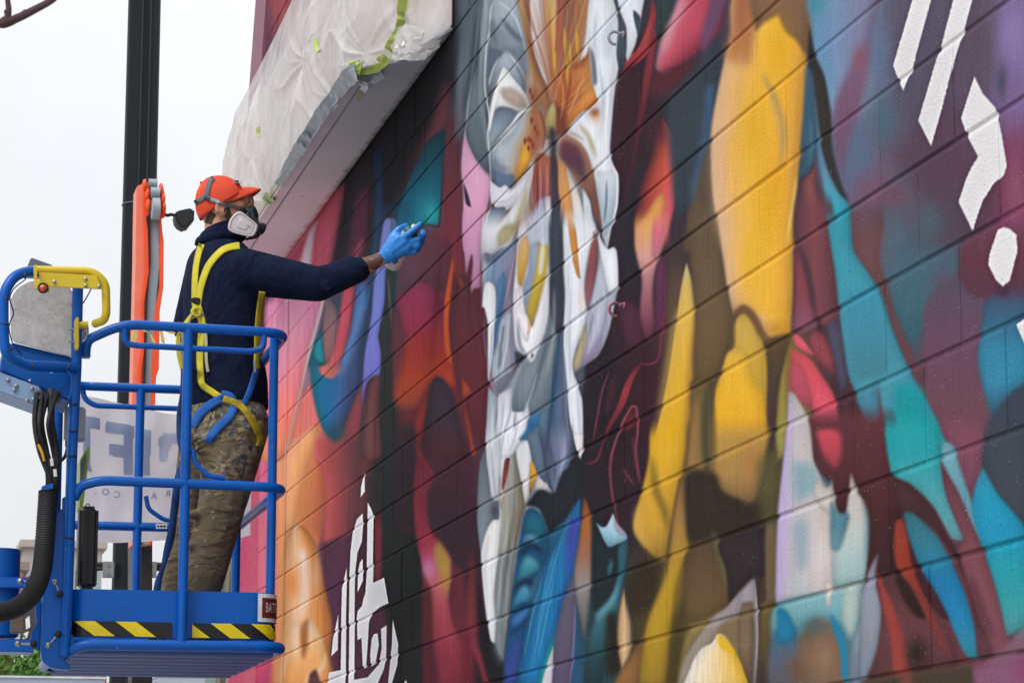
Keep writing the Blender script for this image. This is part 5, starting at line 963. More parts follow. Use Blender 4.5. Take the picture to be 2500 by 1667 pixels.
def sheet(name, off, amp, ns=520, nh=110, H=.72, seed=0):
    S_, Hh = np.meshgrid(np.linspace(0, SL[-1], ns+1), np.linspace(0, 1, nh+1), indexing='ij'); Dp = np.zeros_like(S_)
    for (ps, phh), (f0, k, R) in zip(PIN, PH):
        dx, dz = S_-ps, (Hh-phh)*H; rr_ = np.hypot(dx, dz)+1e-4; th = np.arctan2(dz, dx)+.12*np.sin(rr_*9+f0)
        env = np.exp(-(rr_/R)**1.6)*np.minimum(1, rr_/.07)
        crease = lambda q: (1-np.abs(np.sin(q)))**3.5
        Dp += env*(.015*crease(k*.3*th+f0)+.007*crease(k*.62*th+f0*2)+.004*np.sin(k*.25*th+f0))-.035*np.exp(-(rr_/.12)**2)
    # long hanging creases toward the far end
    far = np.clip((S_-2.6)/1.4, 0, 1); Dp += far*.018*(1-np.abs(np.sin(S_*19+1.2*np.sin(Hh*3))))**2+far*.005*np.sin(S_*47+Hh*2)
    Dp = Dp*amp+.03*np.sin(np.pi*np.minimum(1, Hh*1.05))**.7*off+.012*np.sin(S_*3.1+1)*Hh
    Dp = Dp*(1-Hh**5)+.02*np.sin(S_*1.3)*Hh**5
    V = []; Fc = []
    for i in range(ns+1):
        s = float(S_[i, 0]); b, n = skin_at(s); sc_ = 1 if .3 < s < SL[-1]-.4 else .5
        for j in range(nh+1): V.append((b.x-float(Dp[i, j])*sc_, b.y, ZS-.004+H*j/nh))
    for i in range(ns):
        for j in range(nh): a = i*(nh+1)+j; Fc.append((a, a+1, a+nh+2, a+nh+1))
    mm = MB(); mm.v = V; mm.f = Fc; mm.m = [0]*len(Fc); return mm
ps = sheet('plastic', .9, 1.0); plast = ps.build('plastic_sheet', PLA, sb, smooth=True)
# loose crumpled end hanging below the near corner
cr = MB(); rs = random.Random(11); V = []; nu, nvv = 16, 12
q00, q10, q01, q11 = at(955, 60, 9.93), at(1110, 66, 9.58), at(960, 148, 9.9), at(1040, 150, 9.75)
for i in range(nu+1):
    for j in range(nvv+1):
        u, v = i/nu, j/nvv; p = (q00*(1-u)+q10*u)*(1-v)+(q01*(1-u)+q11*u)*v
        V.append(p+Vector((rs.uniform(-.008, .008)-.03*math.sin(math.pi*u), rs.uniform(-.01, .01), rs.uniform(-.006, .006))))
cr.add(V, [(i*(nvv+1)+j, i*(nvv+1)+j+1, (i+1)*(nvv+1)+j+1, (i+1)*(nvv+1)+j) for i in range(nu) for j in range(nvv)])
cr.build('plastic_flap', PLA, sb, smooth=True)
# tapes, pressed onto whatever they cover
PT = BVHTree.FromPolygons([Vector(v) for v in ps.v]+[(x, y, ZS) for x, y in PLAN], ps.f+[tuple(len(ps.v)+i for i in range(len(PLAN)))])
GT = mat('masking_tape_green', '#a9bb58', .5, var=.2, vscale=20, bump=.3, bscale=50); ST = mat('duct_tape_grey', '#9aa6b2', .4, .1, var=.25, vscale=18, bump=.6, bscale=40)
def tape(name, pts, w, m, rough=.006, yoff=0):
    def press(p):
        d = (p-CV).normalized(); h_ = PT.ray_cast(CV, d); return h_[0]-d*.008 if h_[0] else p
    P = [press(p) for p in spl(pts, 6)]; V = []; rs = random.Random(len(pts)*7+int(pts[0][0]*100))
    for i, p in enumerate(P):
        t = (P[min(i+1, len(P)-1)]-P[max(i-1, 0)]).normalized(); vdir = (p-CV).normalized(); sdir = t.cross(vdir).normalized()
        ww = w*(1+.12*math.sin(i*.55+len(P))+.07*math.sin(i*1.7))
        for k in (-1, -.4, .4, 1): V.append(p+sdir*ww*.5*k-vdir*(.004+rs.uniform(0, rough)))
    mm = MB(); n = len(P); mm.add(V, [(i*4+k, i*4+k+1, (i+1)*4+k+1, (i+1)*4+k) for i in range(n-1) for k in range(3)])
    o = mm.build(name, m, sb); md = o.modifiers.new('t', 'SOLIDIFY'); md.thickness = .0015; return o
def pp(L): return [at(*q) for q in L]
tape('green_tape', pp([(988, -20, 9.93), (985, 40, 9.93), (972, 90, 9.95), (950, 125, 9.99)]), .048, GT)
tape('green_tape', pp([(862, 160, 10.12), (885, 172, 10.09), (915, 165, 10.06), (945, 140, 10.0)]), .04, GT)
tape('green_tape', pp([(862, 150, 10.12), (868, 175, 10.11), (880, 180, 10.1)]), .03, GT)
tape('green_tape', pp([(630, 520, 12.65), (650, 492, 12.5), (676, 460, 12.3)]), .06, GT)
tape('green_tape', pp([(768, 95, 10.6), (772, 115, 10.6), (778, 125, 10.6)]), .02, GT)
tape('green_tape', pp([(632, 312, 12.2), (631, 325, 12.2), (635, 332, 12.2)]), .02, GT)
tape('grey_tape', pp([(930, 172, 10.02), (900, 185, 10.05), (868, 178, 10.1), (838, 205, 10.3), (800, 262, 10.62)]), .062, ST, .012)
tape('grey_tape', pp([(805, 250, 10.6), (775, 290, 10.85), (745, 340, 11.15), (722, 378, 11.4)]), .05, ST, .012)
tape('grey_tape', pp([(724, 374, 11.4), (700, 415, 11.75), (676, 458, 12.1), (650, 500, 12.5)]), .045, ST, .01)
tape('torn_tape', pp([(884, 185, 10.06), (890, 205, 10.05), (882, 222, 10.05)]), .04, mat('torn_tape_pale', '#c9d2d8', .4, var=.3, vscale=25), .02)
tape('torn_tape', pp([(884, 224, 10.05), (876, 236, 10.05), (872, 244, 10.05)]), .012, mat('tape_olive', '#7c8438', .6), .004)
# ================================================================ boom lift
BL = mat('lift_blue', '#0059b6', .3, var=.08, vscale=5, spec=.3, bump=.05, bscale=25); BLD = mat('lift_blue_worn', '#004f9e', .5, var=.14, vscale=7, spec=.2, bump=.15, bscale=30)
def worn(m, c, amt, sc=26.):
    t = m.node_tree; N = t.nodes; L = t.links; p = N['Principled BSDF']; r = p.inputs['Base Color'].links[0].from_socket; ge = N.new('ShaderNodeNewGeometry')
    n = N.new('ShaderNodeTexNoise'); n.inputs['Scale'].default_value = sc; n.inputs['Detail'].default_value = 8; n.inputs['Roughness'].default_value = .7; L.new(ge.outputs['Position'], n.inputs['Vector'])
    a = N.new('ShaderNodeMapRange'); a.inputs[1].default_value = .665; a.inputs[2].default_value = .69; a.inputs[4].default_value = amt; L.new(n.outputs['Fac'], a.inputs[0])
    x = N.new('ShaderNodeMix'); x.data_type = 'RGBA'; L.new(a.outputs[0], x.inputs[0]); L.new(r, x.inputs[6]); x.inputs[7].default_value = lin(c)
    d = N.new('ShaderNodeTexNoise'); d.inputs['Scale'].default_value = 5; d.inputs['Detail'].default_value = 6; L.new(ge.outputs['Position'], d.inputs['Vector']); q = N.new('ShaderNodeMapRange'); q.inputs[1].default_value = .5; q.inputs[2].default_value = .75; q.inputs[4].default_value = .5; L.new(d.outputs['Fac'], q.inputs[0])
    y = N.new('ShaderNodeMix'); y.data_type = 'RGBA'; L.new(q.outputs[0], y.inputs[0]); L.new(x.outputs[2], y.inputs[6]); y.inputs[7].default_value = lin('#123c70'); L.new(y.outputs[2], p.inputs['Base Color'])
worn(BL, '#9db4cc', .75); worn(BLD, '#8aa0b8', .6)
YE = mat('lift_yellow', '#d9bd1c', .4, var=.05, vscale=9, coat=.2); BK = mat('rubber_black', '#17181c', .6, var=.3, vscale=30, bump=.2); STL = mat('zinc_steel', '#9aa0a6', .35, .8, var=.15, vscale=30)
YN, YF = 9.4, 10.68; ZT = at(465, 803, YN).z; ZF = at(465, 1575, YN).z; XR = at(700, 815, YN).x; XL = at(186, 830, YN).x; ZM = at(465, 1183, YN).z
lift = empty('boom_lift', ((XL+XR)/2, 10.04, 0)); tag(lift, 'blue boom lift with its raised work basket beside the mural wall', 'boom lift')
TR = .0172
def tube(name, pts, r, m=BL, parent=lift, n=14, radii=None):
    t = MB(); t.tube(pts, r, n, radii=radii); return t.build(name, m, parent, smooth=True)
# rails
a0 = at(208, 868, YN+.05); a1 = at(222, 812, YN+.02)
tube('top_rail', fillet([a0, at(212, 830, YN+.03), at(300, 791, YN), Vector((XR, YN, ZT)), Vector((XR, YF, ZT)), Vector((XL+.05, YF, ZT)), Vector((XL+.02, YF-.25, ZT))], .11, 8), TR)
tube('hand_rail', fillet([at(303, 800, YN), at(306, 838, YN), at(330, 843, YN), at(615, 858, YN), at(643, 850, YN), at(645, 818, YN)], .045, 6), .0108)
tube('hand_rail', fillet([Vector((XL+.12, YF, ZT)), Vector((XL+.13, YF, ZT-.05)), Vector((XL+.17, YF, ZT-.075)), Vector((XR-.1, YF, ZT-.075)), Vector((XR-.06, YF, ZT-.05)), Vector((XR-.06, YF, ZT))], .04, 6), .0108)
tube('knee_rail', fillet([at(180, 1218, YN+.03), at(195, 1186, YN+.02), at(245, 1172, YN), Vector((XR, YN, ZM)), Vector((XR, YF, ZM)), Vector((XL+.03, YF, ZM))], .1, 8), TR)
ZFR = ZF
tube('floor_rail', fillet([at(150, 1600, YN+.05), at(200, 1572, YN), Vector((XR+.005, YN, ZFR)), Vector((XR+.005, YF, ZFR)), Vector((XL, YF, ZFR)), Vector((XL, YN+.3, ZFR))], .1, 8), .0195)
# posts
def post(px, Y, r=TR, top=None, bot=None):
    x = at(px, 1180, Y).x; tube('post', [Vector((x, Y, bot or ZF)), Vector((x, Y, top or ZT))], r)
post(452, YN+.001, .0172); post(664, YN+.09, .016)
tube('post', [Vector((XR-.01, YF-.12, ZF)), Vector((XR-.01, YF-.12, ZT))], TR)
xf = at(338, 1180, YF).x; tube('post', [Vector((xf, YF, ZF)), Vector((xf, YF, ZT))], TR)
tube('mast_post', [at(158, 1600, YN+.02), at(165, 1450, YN+.02), at(176, 1100, YN+.02), at(186, 900, YN+.02), at(190, 700, YN+.02)], .0185)
tube('mast_post', [at(130, 1500, YN+.5), at(142, 1000, YN+.5)], .018, BLD)
# corner braces
tube('brace', fillet([at(472, 1098, YN), at(474, 1128, YN), at(508, 1162, YN), at(548, 1166, YN)], .02, 4), .009)
tube('brace', fillet([Vector((xf+.03, YF, ZM+.12)), Vector((xf+.04, YF, ZM+.07)), Vector((xf+.1, YF, ZM+.03)), Vector((xf+.15, YF, ZM+.025))], .02, 4), .009)
# toe boards
zt0, zt1 = at(465, 1556, YN).z, at(465, 1440, YN).z
def toe_path():
    return fillet([Vector((XL-.01, YN+.22, 0)), Vector((XL+.005, YN+.035, 0)), Vector((XR-.012, YN+.035, 0)), Vector((XR-.012, YF-.04, 0)), Vector((XL+.04, YF-.04, 0))], .09, 8)
tp = toe_path(); tb = MB(); V = []
for p in tp: V += [Vector((p.x, p.y, zt0)), Vector((p.x, p.y, zt1))]
tb.add(V, [(2*i, 2*i+2, 2*i+3, 2*i+1) for i in range(len(tp)-1)]); o = tb.build('toe_board', BL, lift, smooth=True); md = o.modifiers.new('s', 'SOLIDIFY'); md.thickness = .006; wn_ = o.modifiers.new('w', 'WEIGHTED_NORMAL'); wn_.weight = 100; TOE = o
# hazard stripes: one decal each side of the post, set 2 mm proud of the board
HY = mat('hazard_yellow', '#e8cc10', .4, var=.06, vscale=20); HK = mat('hazard_black', '#141416', .4, var=.2, vscale=20)
zs0, zs1 = at(300, 1551, YN).z, at(300, 1515, YN).z
L_ = poly_len([(p.x, p.y) for p in tp])
def toe_pt(s, off):
    for i in range(len(tp)-1):
        if s <= L_[i+1] or i == len(tp)-2:
            t = (s-L_[i])/(L_[i+1]-L_[i]); p = tp[i]*(1-t)+tp[i+1]*t; d = (tp[i+1]-tp[i]).normalized(); n = Vector((d.y, -d.x, 0)); return p+n*off
def toe_s(x): # arclength at which the front run reaches x
    for i in range(len(tp)-1):
        if tp[i].y < YN+.06 and tp[i+1].x >= x: return L_[i]+(x-tp[i].x)/(tp[i+1].x-tp[i].x)*(L_[i+1]-L_[i])
    return L_[-1]
def decal(s0, s1, parent_name='hazard_stripe'):
    d = MB(); P = .148; sh = .062; n = int((s1-s0)/.006); rows = 6
    for i in range(n):
        for r in range(rows):
            u0, u1 = s0+(s1-s0)*i/n, s0+(s1-s0)*(i+1)/n; v0, v1 = r/rows, (r+1)/rows
            mid = (u0+u1)/2+((v0+v1)/2)*sh-.025; mi = 0 if (mid/P) % 1 < .5 else 1
            q = [toe_pt(u, .0062) for u in (u0, u1)]
            z0_, z1_ = zs0+(zs1-zs0)*v0, zs0+(zs1-zs0)*v1
            d.add([(q[0].x, q[0].y, z0_), (q[1].x, q[1].y, z0_), (q[1].x, q[1].y, z1_), (q[0].x, q[0].y, z1_)], [(0, 1, 2, 3)], mi)
    return d.build(parent_name, [HY, HK], TOE)
# clean diagonal stripes as real quads
def stripes(s0, s1, ph):
    bw = .069; sh = -.068; base = MB(); n = max(2, int((s1-s0)/.02))
    V = []
    for i in range(n+1):
        q = toe_pt(s0+(s1-s0)*i/n, .0055); V += [(q.x, q.y, zs0), (q.x, q.y, zs1)]
    base.add(V, [(2*i, 2*i+2, 2*i+3, 2*i+1) for i in range(n)]); base.build('hazard_band', HK, TOE)
    k = 0; s = s0-bw*2+ph
    while s < s1:
        V = []; rows = 8
        for r in range(rows+1):
            v = r/rows; c0 = min(max(s+sh*v-sh*.0, s0), s1); c1 = min(max(s+bw+sh*v, s0), s1)
            for w in range(5):
                q = toe_pt(c0+(c1-c0)*w/4, .0070); V.append((q.x, q.y, zs0+(zs1-zs0)*v))
        if True:
            st = MB(); st.add(V, [(r*5+w, r*5+w+1, (r+1)*5+w+1, (r+1)*5+w) for r in range(rows) for w in range(4)]); st.build('hazard_stripe', HY, TOE)
        s += bw*2
sA = toe_s(at(190, 1530, YN).x); sB = toe_s(at(422, 1530, YN).x); sC = toe_s(at(472, 1530, YN).x); sD = toe_s(XR-.1)+.1
stripes(max(.16, sA-.06), sB, .082); stripes(sC, sD+.05, -.01+.14)
# sticker with white border, wrapping round the corner
def plate(s0, s1, z0, z1, off, m, name, parent):
    V = []; n = 12
    for i in range(n+1):
        q = toe_pt(s0+(s1-s0)*i/n, off); V += [(q.x, q.y, z0), (q.x, q.y, z1)]
    x = MB(); x.add(V, [(2*i, 2*i+2, 2*i+3, 2*i+1) for i in range(n)]); return x.build(name, m, parent)
sg0 = toe_s(at(632, 1480, YN).x); za, zb = at(640, 1515, YN).z, at(640, 1446, YN).z
sg = plate(sg0, sg0+.17, za, zb, .008, mat('sticker_white', '#dfe0e2', .5), 'battery_sticker', TOE)
plate(sg0+.014, sg0+.156, za+.014, zb-.014, .0092, mat('sticker_red', '#6c1a1e', .5), 'sticker_panel', TOE)
tx = text_mesh('BATTERY', .042, mat('sticker_letter', '#e6e6e6', .5), 'sticker_lettering', (.5, 1.1), .0002)
w_ = [v.co.x for v in tx.vertices]; x0_ = min(w_)
for v in tx.vertices:
    q = toe_pt(sg0+.026+(v.co.x-x0_), .0104); v.co = Vector((q.x, q.y, (za+zb)/2+v.co.y))
o = bpy.data.objects.new('sticker_lettering', tx); COL.objects.link(o); setpar(o, TOE)
# floor: pressed slats, seen from below
for i in range(7):
    y0 = YN+.03+i*.178; s_ = MB(); w = .165
    prof = [(-.5, .0), (-.5, -.012), (-.44, -.026), (-.3, -.038), (0, -.044), (.3, -.038), (.44, -.026), (.5, -.012), (.5, .0)]
    s_.prism([(XL+.03, y0+w/2+a*w, ZF+.01+b) for a, b in prof], (XR-XL-.05, 0, 0)); s_.build('floor_slat', mat('lift_blue_floor', '#00448c', .45, var=.16, vscale=6, spec=.25), lift, bevel=.003)
fl = MB(); fl.box(((XL+XR)/2, (YN+YF)/2, ZF+.014), (XR-XL-.03, YF-YN-.02, .006)); fl.build('floor_plate', BLD, lift)
# yellow mounting plate and bolts where the rail meets the mast
yp = MB(); yp.prism(pp([(183, 778, YN-.03), (190, 772, YN-.03), (193, 776, YN-.03), (193, 848, YN-.03), (188, 856, YN-.03), (183, 850, YN-.03), (181, 815, YN-.03)]), (0, .07, 0)); yp.build('mount_plate', YE, lift, bevel=.003)
yt = MB(); yt.tube(pp([(190, 795, YN+.01), (215, 793, YN+.01)]), .014, 10); yt.build('mount_tube', YE, lift, smooth=True)
for yy in (804, 834): tube('bolt', pp([(168, yy, YN-.01), (186, yy, YN-.01)]), .0035, STL, n=6); tube('bolt_nut', pp([(180, yy, YN-.01), (185, yy, YN-.01)]), .009, STL, n=6)
tube('u_bolt', fillet(pp([(186, 803, YN+.02), (206, 803, YN+.02), (213, 818, YN+.02), (206, 834, YN+.02), (186, 834, YN+.02)]), .01, 3), .004, STL, n=6)
# control console: tube loop, speckled galvanised back panel, box, underside
tube('console_loop', fillet(pp([(192, 700, YN), (190, 690, YN), (172, 668, YN-.02), (75, 661, YN-.12), (35, 672, YN-.15), (8, 715, YN-.16), (8, 820, YN-.16), (15, 870, YN-.16), (60, 892, YN-.12), (186, 898, YN)]), .09, 8), .0185)
def galv():
    m = mat('galvanised_panel', '#b4b2b4', .45, .1, var=.08, vscale=30, col2='#c8c6c8', bump=.15, bscale=200); t = m.node_tree; N = t.nodes; L = t.links; p = N['Principled BSDF']
    r = p.inputs['Base Color'].links[0].from_socket; tc = N.new('ShaderNodeTexCoord'); n = N.new('ShaderNodeTexNoise'); n.inputs['Scale'].default_value = 140; n.inputs['Detail'].default_value = 3; L.new(tc.outputs['Object'], n.inputs['Vector'])
    mr = N.new('ShaderNodeMapRange'); mr.inputs[1].default_value = .60; mr.inputs[2].default_value = .68; mr.inputs[4].default_value = .55; L.new(n.outputs['Fac'], mr.inputs[0])
    x = N.new('ShaderNodeMix'); x.data_type = 'RGBA'; L.new(mr.outputs[0], x.inputs[0]); L.new(r, x.inputs[6]); x.inputs[7].default_value = lin('#6c6a6e'); L.new(x.outputs[2], p.inputs['Base Color']); return m
GV = galv()
cp_ = MB(); cp_.prism(fillet(pp([(24, 735, YN+.02), (40, 705, YN+.02), (75, 685, YN+.02), (160, 690, YN+.02), (180, 715, YN+.02), (182, 770, YN+.02), (180, 872, YN+.02), (28, 832, YN+.02), (24, 735, YN+.02)]), .02, 4)[:-1], (0, .012, 0)); cp_.build('back_panel', GV, lift)
tag_ = MB(); tag_.prism(pp([(202, 790, YN+.05), (217, 800, YN+.05), (217, 845, YN+.05), (222, 870, YN+.05), (218, 875, YN+.05), (200, 874, YN+.05)]), (0, .01, 0)); tag_.build('back_panel', GV, lift)
tp_ = MB(); tp_.prism(pp([(62, 662, YN+.03), (75, 630, YN+.03), (78, 629, YN+.03), (128, 647, YN+.03), (130, 668, YN+.03)]), (0, .12, 0)); tp_.build('console_lid', mat('console_grey', '#6b7384', .4, .2), lift, bevel=.004)
cb_ = MB(); cb_.prism(pp([(28, 835, YN+.04), (182, 873, YN+.04), (186, 900, YN+.02), (172, 980, YN), (0, 905, YN), (8, 850, YN+.03)]), (0, .3, 0)); cb_.build('console_box', BLD, lift, bevel=.006)
up_ = MB(); up_.prism(pp([(-30, 890, YN-.004), (0, 908, YN-.004), (98, 944, YN-.004), (112, 990, YN-.004), (108, 996, YN-.004), (0, 957, YN-.004), (-30, 945, YN-.004)]), (0, .2, 0)); up_.build('console_underside', mat('painted_steel_pale', '#8aa4c8', .45, .1, var=.1), lift, bevel=.004)
for px, py in ((20, 928), (40, 942), (35, 952), (78, 949), (82, 975), (66, 978)):
    b_ = MB(); b_.lathe([(.007, 0), (.007, .006), (.003, .009)], at(px, py, YN-.005), (0, -1, 0), 6); b_.build('console_bolt', STL, lift)
for px, py in ((72, 928), (125, 909)):
    b_ = MB(); b_.lathe([(.004, 0), (.004, .004)], at(px, py, YN-.002), (0, -1, 0), 8); b_.build('console_bolt', mat('screw_white', '#cfd4da', .4), lift)
# yellow bumper bar over the console with its orange marker light
yb = MB(); yb.prism(pp([(96, 664, YN-.17), (236, 672, YN-.17), (250, 706, YN-.17), (124, 700, YN-.17), (96, 688, YN-.17)]), (0, .008, 0)); bar_plate = yb.build('bumper_plate', YE, lift, bevel=.002)
tube('bumper_bar', fillet(pp([(88, 659, YN-.15), (225, 662, YN-.15), (258, 690, YN-.15), (260, 780, YN-.13), (232, 790, YN-.06)]), .1, 10), .0145, YE)
ye = MB(); ye.prism(fillet(pp([(82, 648, YN-.19), (90, 645, YN-.19), (90, 682, YN-.19), (122, 700, YN-.19), (122, 712, YN-.19), (84, 704, YN-.19), (82, 648, YN-.19)]), .004, 2)[:-1], (0, .012, 0)); ye.build('bumper_bracket', YE, lift)
lg = MB(); lg.lathe([(.017, 0), (.019, .006), (.017, .014)], at(105, 704, YN-.192), (0, -1, 0), 20); lo_ = lg.build('marker_light', mat('lamp_rubber', '#241a14', .6), lift, smooth=True)
lg = MB(); lg.lathe([(.0125, 0), (.012, .006), (.006, .011), (.001, .012)], at(105, 704, YN-.205), (0, -1, 0), 20); lg.build('lens', mat('amber_lens', '#c8501c', .2, coat=.6, var=.3, vscale=60), lo_, smooth=True)
for px, py in ((133, 688), (209, 681), (209, 698), (242, 699)):
    b_ = MB(); b_.lathe([(.0065, 0), (.006, .004), (.003, .006)], at(px, py, YN-.172), (0, -1, 0), 10); b_.build('rivet', STL, bar_plate, smooth=True)
for P_ in ([(8, 726), (24, 731)], [(2, 790), (24, 792)], [(14, 860), (34, 850)], [(80, 885), (80, 902)], [(168, 888), (168, 905)], [(60, 662), (62, 682)]):
    tube('cable_tie', [at(P_[0][0], P_[0][1], YN-.2), at((P_[0][0]+P_[1][0])/2, (P_[0][1]+P_[1][1])/2, YN-.215), at(P_[1][0], P_[1][1], YN-.2)], .003, BK, n=6)
for zz in (986, 1052, 1113, 1312):
    x_ = 184-(zz-900)*.038; tube('cable_tie', [at(x_-11, zz, YN-.01), at(x_, zz+1, YN-.018), at(x_+11, zz+1, YN-.01)], .0032, BK, n=6)
tube('console_wire', spl(pp([(60, 684, YN-.1), (34, 705, YN-.14), (24, 730, YN-.14), (33, 765, YN-.14), (22, 795, YN-.14), (30, 835, YN-.14), (52, 865, YN-.12)]), 6), .0022, BK, n=6)
tube('console_wire', spl(pp([(222, 706, YN-.1), (212, 725, YN-.05), (203, 740, YN)]), 6), .0022, BK, n=6)
tube('console_wire', spl(pp([(164, 905, YN-.04), (174, 920, YN-.04), (174, 950, YN-.04), (168, 975, YN-.04)]), 6), .003, BL, n=6)
# cable bundle and junction box
rs = random.Random(4)
for i, (x0, x1, r) in enumerate(((92, 118, .011), (112, 122, .009), (118, 128, .010), (126, 132, .012), (134, 128, .009), (104, 112, .007), (140, 136, .008))):
    mid = (x0+x1)/2+rs.uniform(-16, 6); tube('cable', spl(pp([(x0, 962+rs.uniform(-4, 6), YN-.02), (mid-8, 1030, YN-.03-.01*i % 3), (mid+4, 1100, YN-.03), (x1+4, 1165, YN-.02), (x1+2, 1200, YN)]), 8), r, BK, n=8)
tube('cable', spl(pp([(94, 1085, YN-.04), (103, 1105, YN-.045), (108, 1125, YN-.04)]), 5), .005, mat('wire_yellow', '#c89a20', .5), n=8)
for px, py in ((127, 1128), (135, 1154)):
    tube('cable_label', pp([(px-1, py-9, YN-.045), (px+1, py+9, YN-.045)]), .006, mat('label_white', '#d8d8d8', .6), n=8)
for x0, y0 in ((98, 970), (124, 966), (136, 972)):
    tube('cable_gland', pp([(x0+2, y0-14, YN-.01), (x0, y0+8, YN-.02)]), .015, mat('gland_grey', '#3c4048', .5), n=10)
jb = MB(); jb.box(at(182, 1036, YN+.16), (.072, .05, .118)); jb.build('junction_box', mat('box_grey', '#a3a9b0', .5), lift, bevel=.006)
tube('junction_gland', pp([(165, 1075, YN+.1), (165, 1090, YN+.1)]), .009, mat('gland_grey', '#3c4048', .5), n=8)
tube('cable', spl(pp([(165, 1090, YN+.1), (158, 1115, YN+.06), (140, 1130, YN)]), 6), .006, BK, n=8)
cl = MB(); cl.prism(pp([(102, 1186, YN-.03), (130, 1178, YN-.03), (131, 1192, YN-.03), (104, 1200, YN-.03)]), (0, .06, 0)); cl.build('cable_clamp', BL, lift, bevel=.002)
# corrugated hose
hp = spl(pp([(118, 1200, YN-.02), (114, 1260, YN-.03), (108, 1340, YN-.05), (100, 1400, YN-.08), (78, 1450, YN-.1), (40, 1482, YN-.11), (-10, 1496, YN-.11), (-80, 1500, YN-.1)]), 26)
t = MB(); t.tube(hp, .034, 16, ridge=.07); t.build('corrugated_hose', BK, lift, smooth=True)
# mounting bracket, pivot and jib going off to the left
mb = MB(); mb.prism(fillet(pp([(112, 1300, YN+.03), (150, 1240, YN+.03), (172, 1230, YN+.03), (168, 1560, YN+.03), (150, 1600, YN+.03), (180, 1634, YN+.03), (128, 1632, YN+.03), (100, 1612, YN+.03), (104, 1480, YN+.03), (112, 1300, YN+.03)]), .02, 3)[:-1], (0, .05, 0)); mb.build('mount_bracket', BL, lift, bevel=.003)
m2_ = MB(); m2_.prism(pp([(80, 1400, YN+.1), (104, 1400, YN+.1), (98, 1590, YN+.1), (76, 1575, YN+.1), (76, 1545, YN+.1), (90, 1520, YN+.1)]), (0, .03, 0)); m2_.build('mount_bracket', BLD, lift, bevel=.003)
mr_ = MB(); mr_.prism(pp([(172, 1205, YN+.02), (152, 1215, YN+.02), (152, 1250, YN+.02), (160, 1262, YN+.02), (172, 1266, YN+.02)]), (0, .02, 0)); mr_.build('mast_gusset', BL, lift, bevel=.002)
pv = MB(); pv.lathe([(.06, 0), (.06, .30)], at(0, 1555, YN+.2), (0, 0, 1), 24); pv.build('pivot_drum', BLD, lift, smooth=True, bevel=.004)
for (ya, yb) in ((1408, 1432), (1558, 1588)):
    j = MB(); j.prism(pp([(-260, ya+6, YN+.12), (30, ya, YN+.12), (82, ya+2, YN+.12), (82, yb+4, YN+.12), (40, yb+2, YN+.12), (-260, yb, YN+.12)]), (0, .16, 0)); j.build('jib_fork', BL, lift, bevel=.003)
for (px, py, px2, py2) in ((50, 1418, 72, 1420), (135, 1420, 146, 1450), (44, 1570, 82, 1572), (118, 1574, 142, 1548)):
    tube('hydraulic_fitting', pp([(px, py, YN-.02), (px2, py2, YN-.02)]), .004, STL, n=8)
    b_ = MB(); b_.ell(at(px, py, YN-.02), (.011,)*3, n=10); b_.build('hydraulic_fitting', STL, lift, smooth=True)
    b_ = MB(); b_.ell(at(px2, py2, YN-.02), (.013,)*3, n=10); b_.build('hydraulic_cap', BK, lift, smooth=True)
sen = MB(); sen.box(at(42, 1525, YN-.01), (.045, .04, .055)); sen.build('sensor_box', mat('sensor_tan', '#6c6258', .5), lift, bevel=.004)
# boom arm down to the carrier, all left of the frame
arm = MB(); d0, d1 = at(-230, 1500, YN+.2), Vector((-5.2, 11.4, 1.05)); dv = (d1-d0); R_ = dv.to_track_quat('X', 'Z').to_matrix(); arm.box((d0+d1)/2, (dv.length, .2, .24), R_); arm.build('boom_arm', BL, lift, bevel=.01)
ch = MB(); ch.box((-5.9, 11.6, .75), (2.6, 1.3, .5)); ch.box((-6.2, 11.6, 1.15), (1.5, 1.1, .4)); ch.build('chassis', BL, lift, bevel=.04)
for x_ in (-6.8, -5.0):
    for y_ in (10.95, 12.25):
        wv = MB(); wv.lathe([(.2, -.1), (.36, -.1), (.38, -.06), (.38, .06), (.36, .1), (.2, .1)], (x_, y_, .38), (0, 1, 0), 28); wo = wv.build('wheel', BK, lift, smooth=True)
        wr = MB(); wr.lathe([(.06, -.11), (.2, -.09), (.2, .09), (.06, .11)], (x_, y_, .38), (0, 1, 0), 20); wr.build('rim', mat('rim_grey', '#c8c8c8', .5), wo, smooth=True)
# coiled blue air hose behind the case
coil = [at(222+8*math.cos(k*.9), 1372+k*1.15, YN+.55+.02*math.sin(k*.9)) for k in range(50)]
tube('coiled_hose', coil, .006, mat('hose_navy', '#1c3c78', .4), n=6)
# small pictogram sticker on the far knee rail
ps_ = MB(); ps_.prism(pp([(381, 1278, YF-.03), (408, 1278, YF-.03), (408, 1290, YF-.03), (381, 1290, YF-.03)]), (0, .004, 0)); po = ps_.build('rail_sticker', mat('sticker_white', '#dfe0e2', .5), lift)
for px, w in ((386, 4), (394, 6), (402, 5)):
    q_ = MB(); q_.ell(at(px, 1284, YF-.031), (w*.0011, .0008, .004), n=8); q_.build('sticker_mark', HK, po)
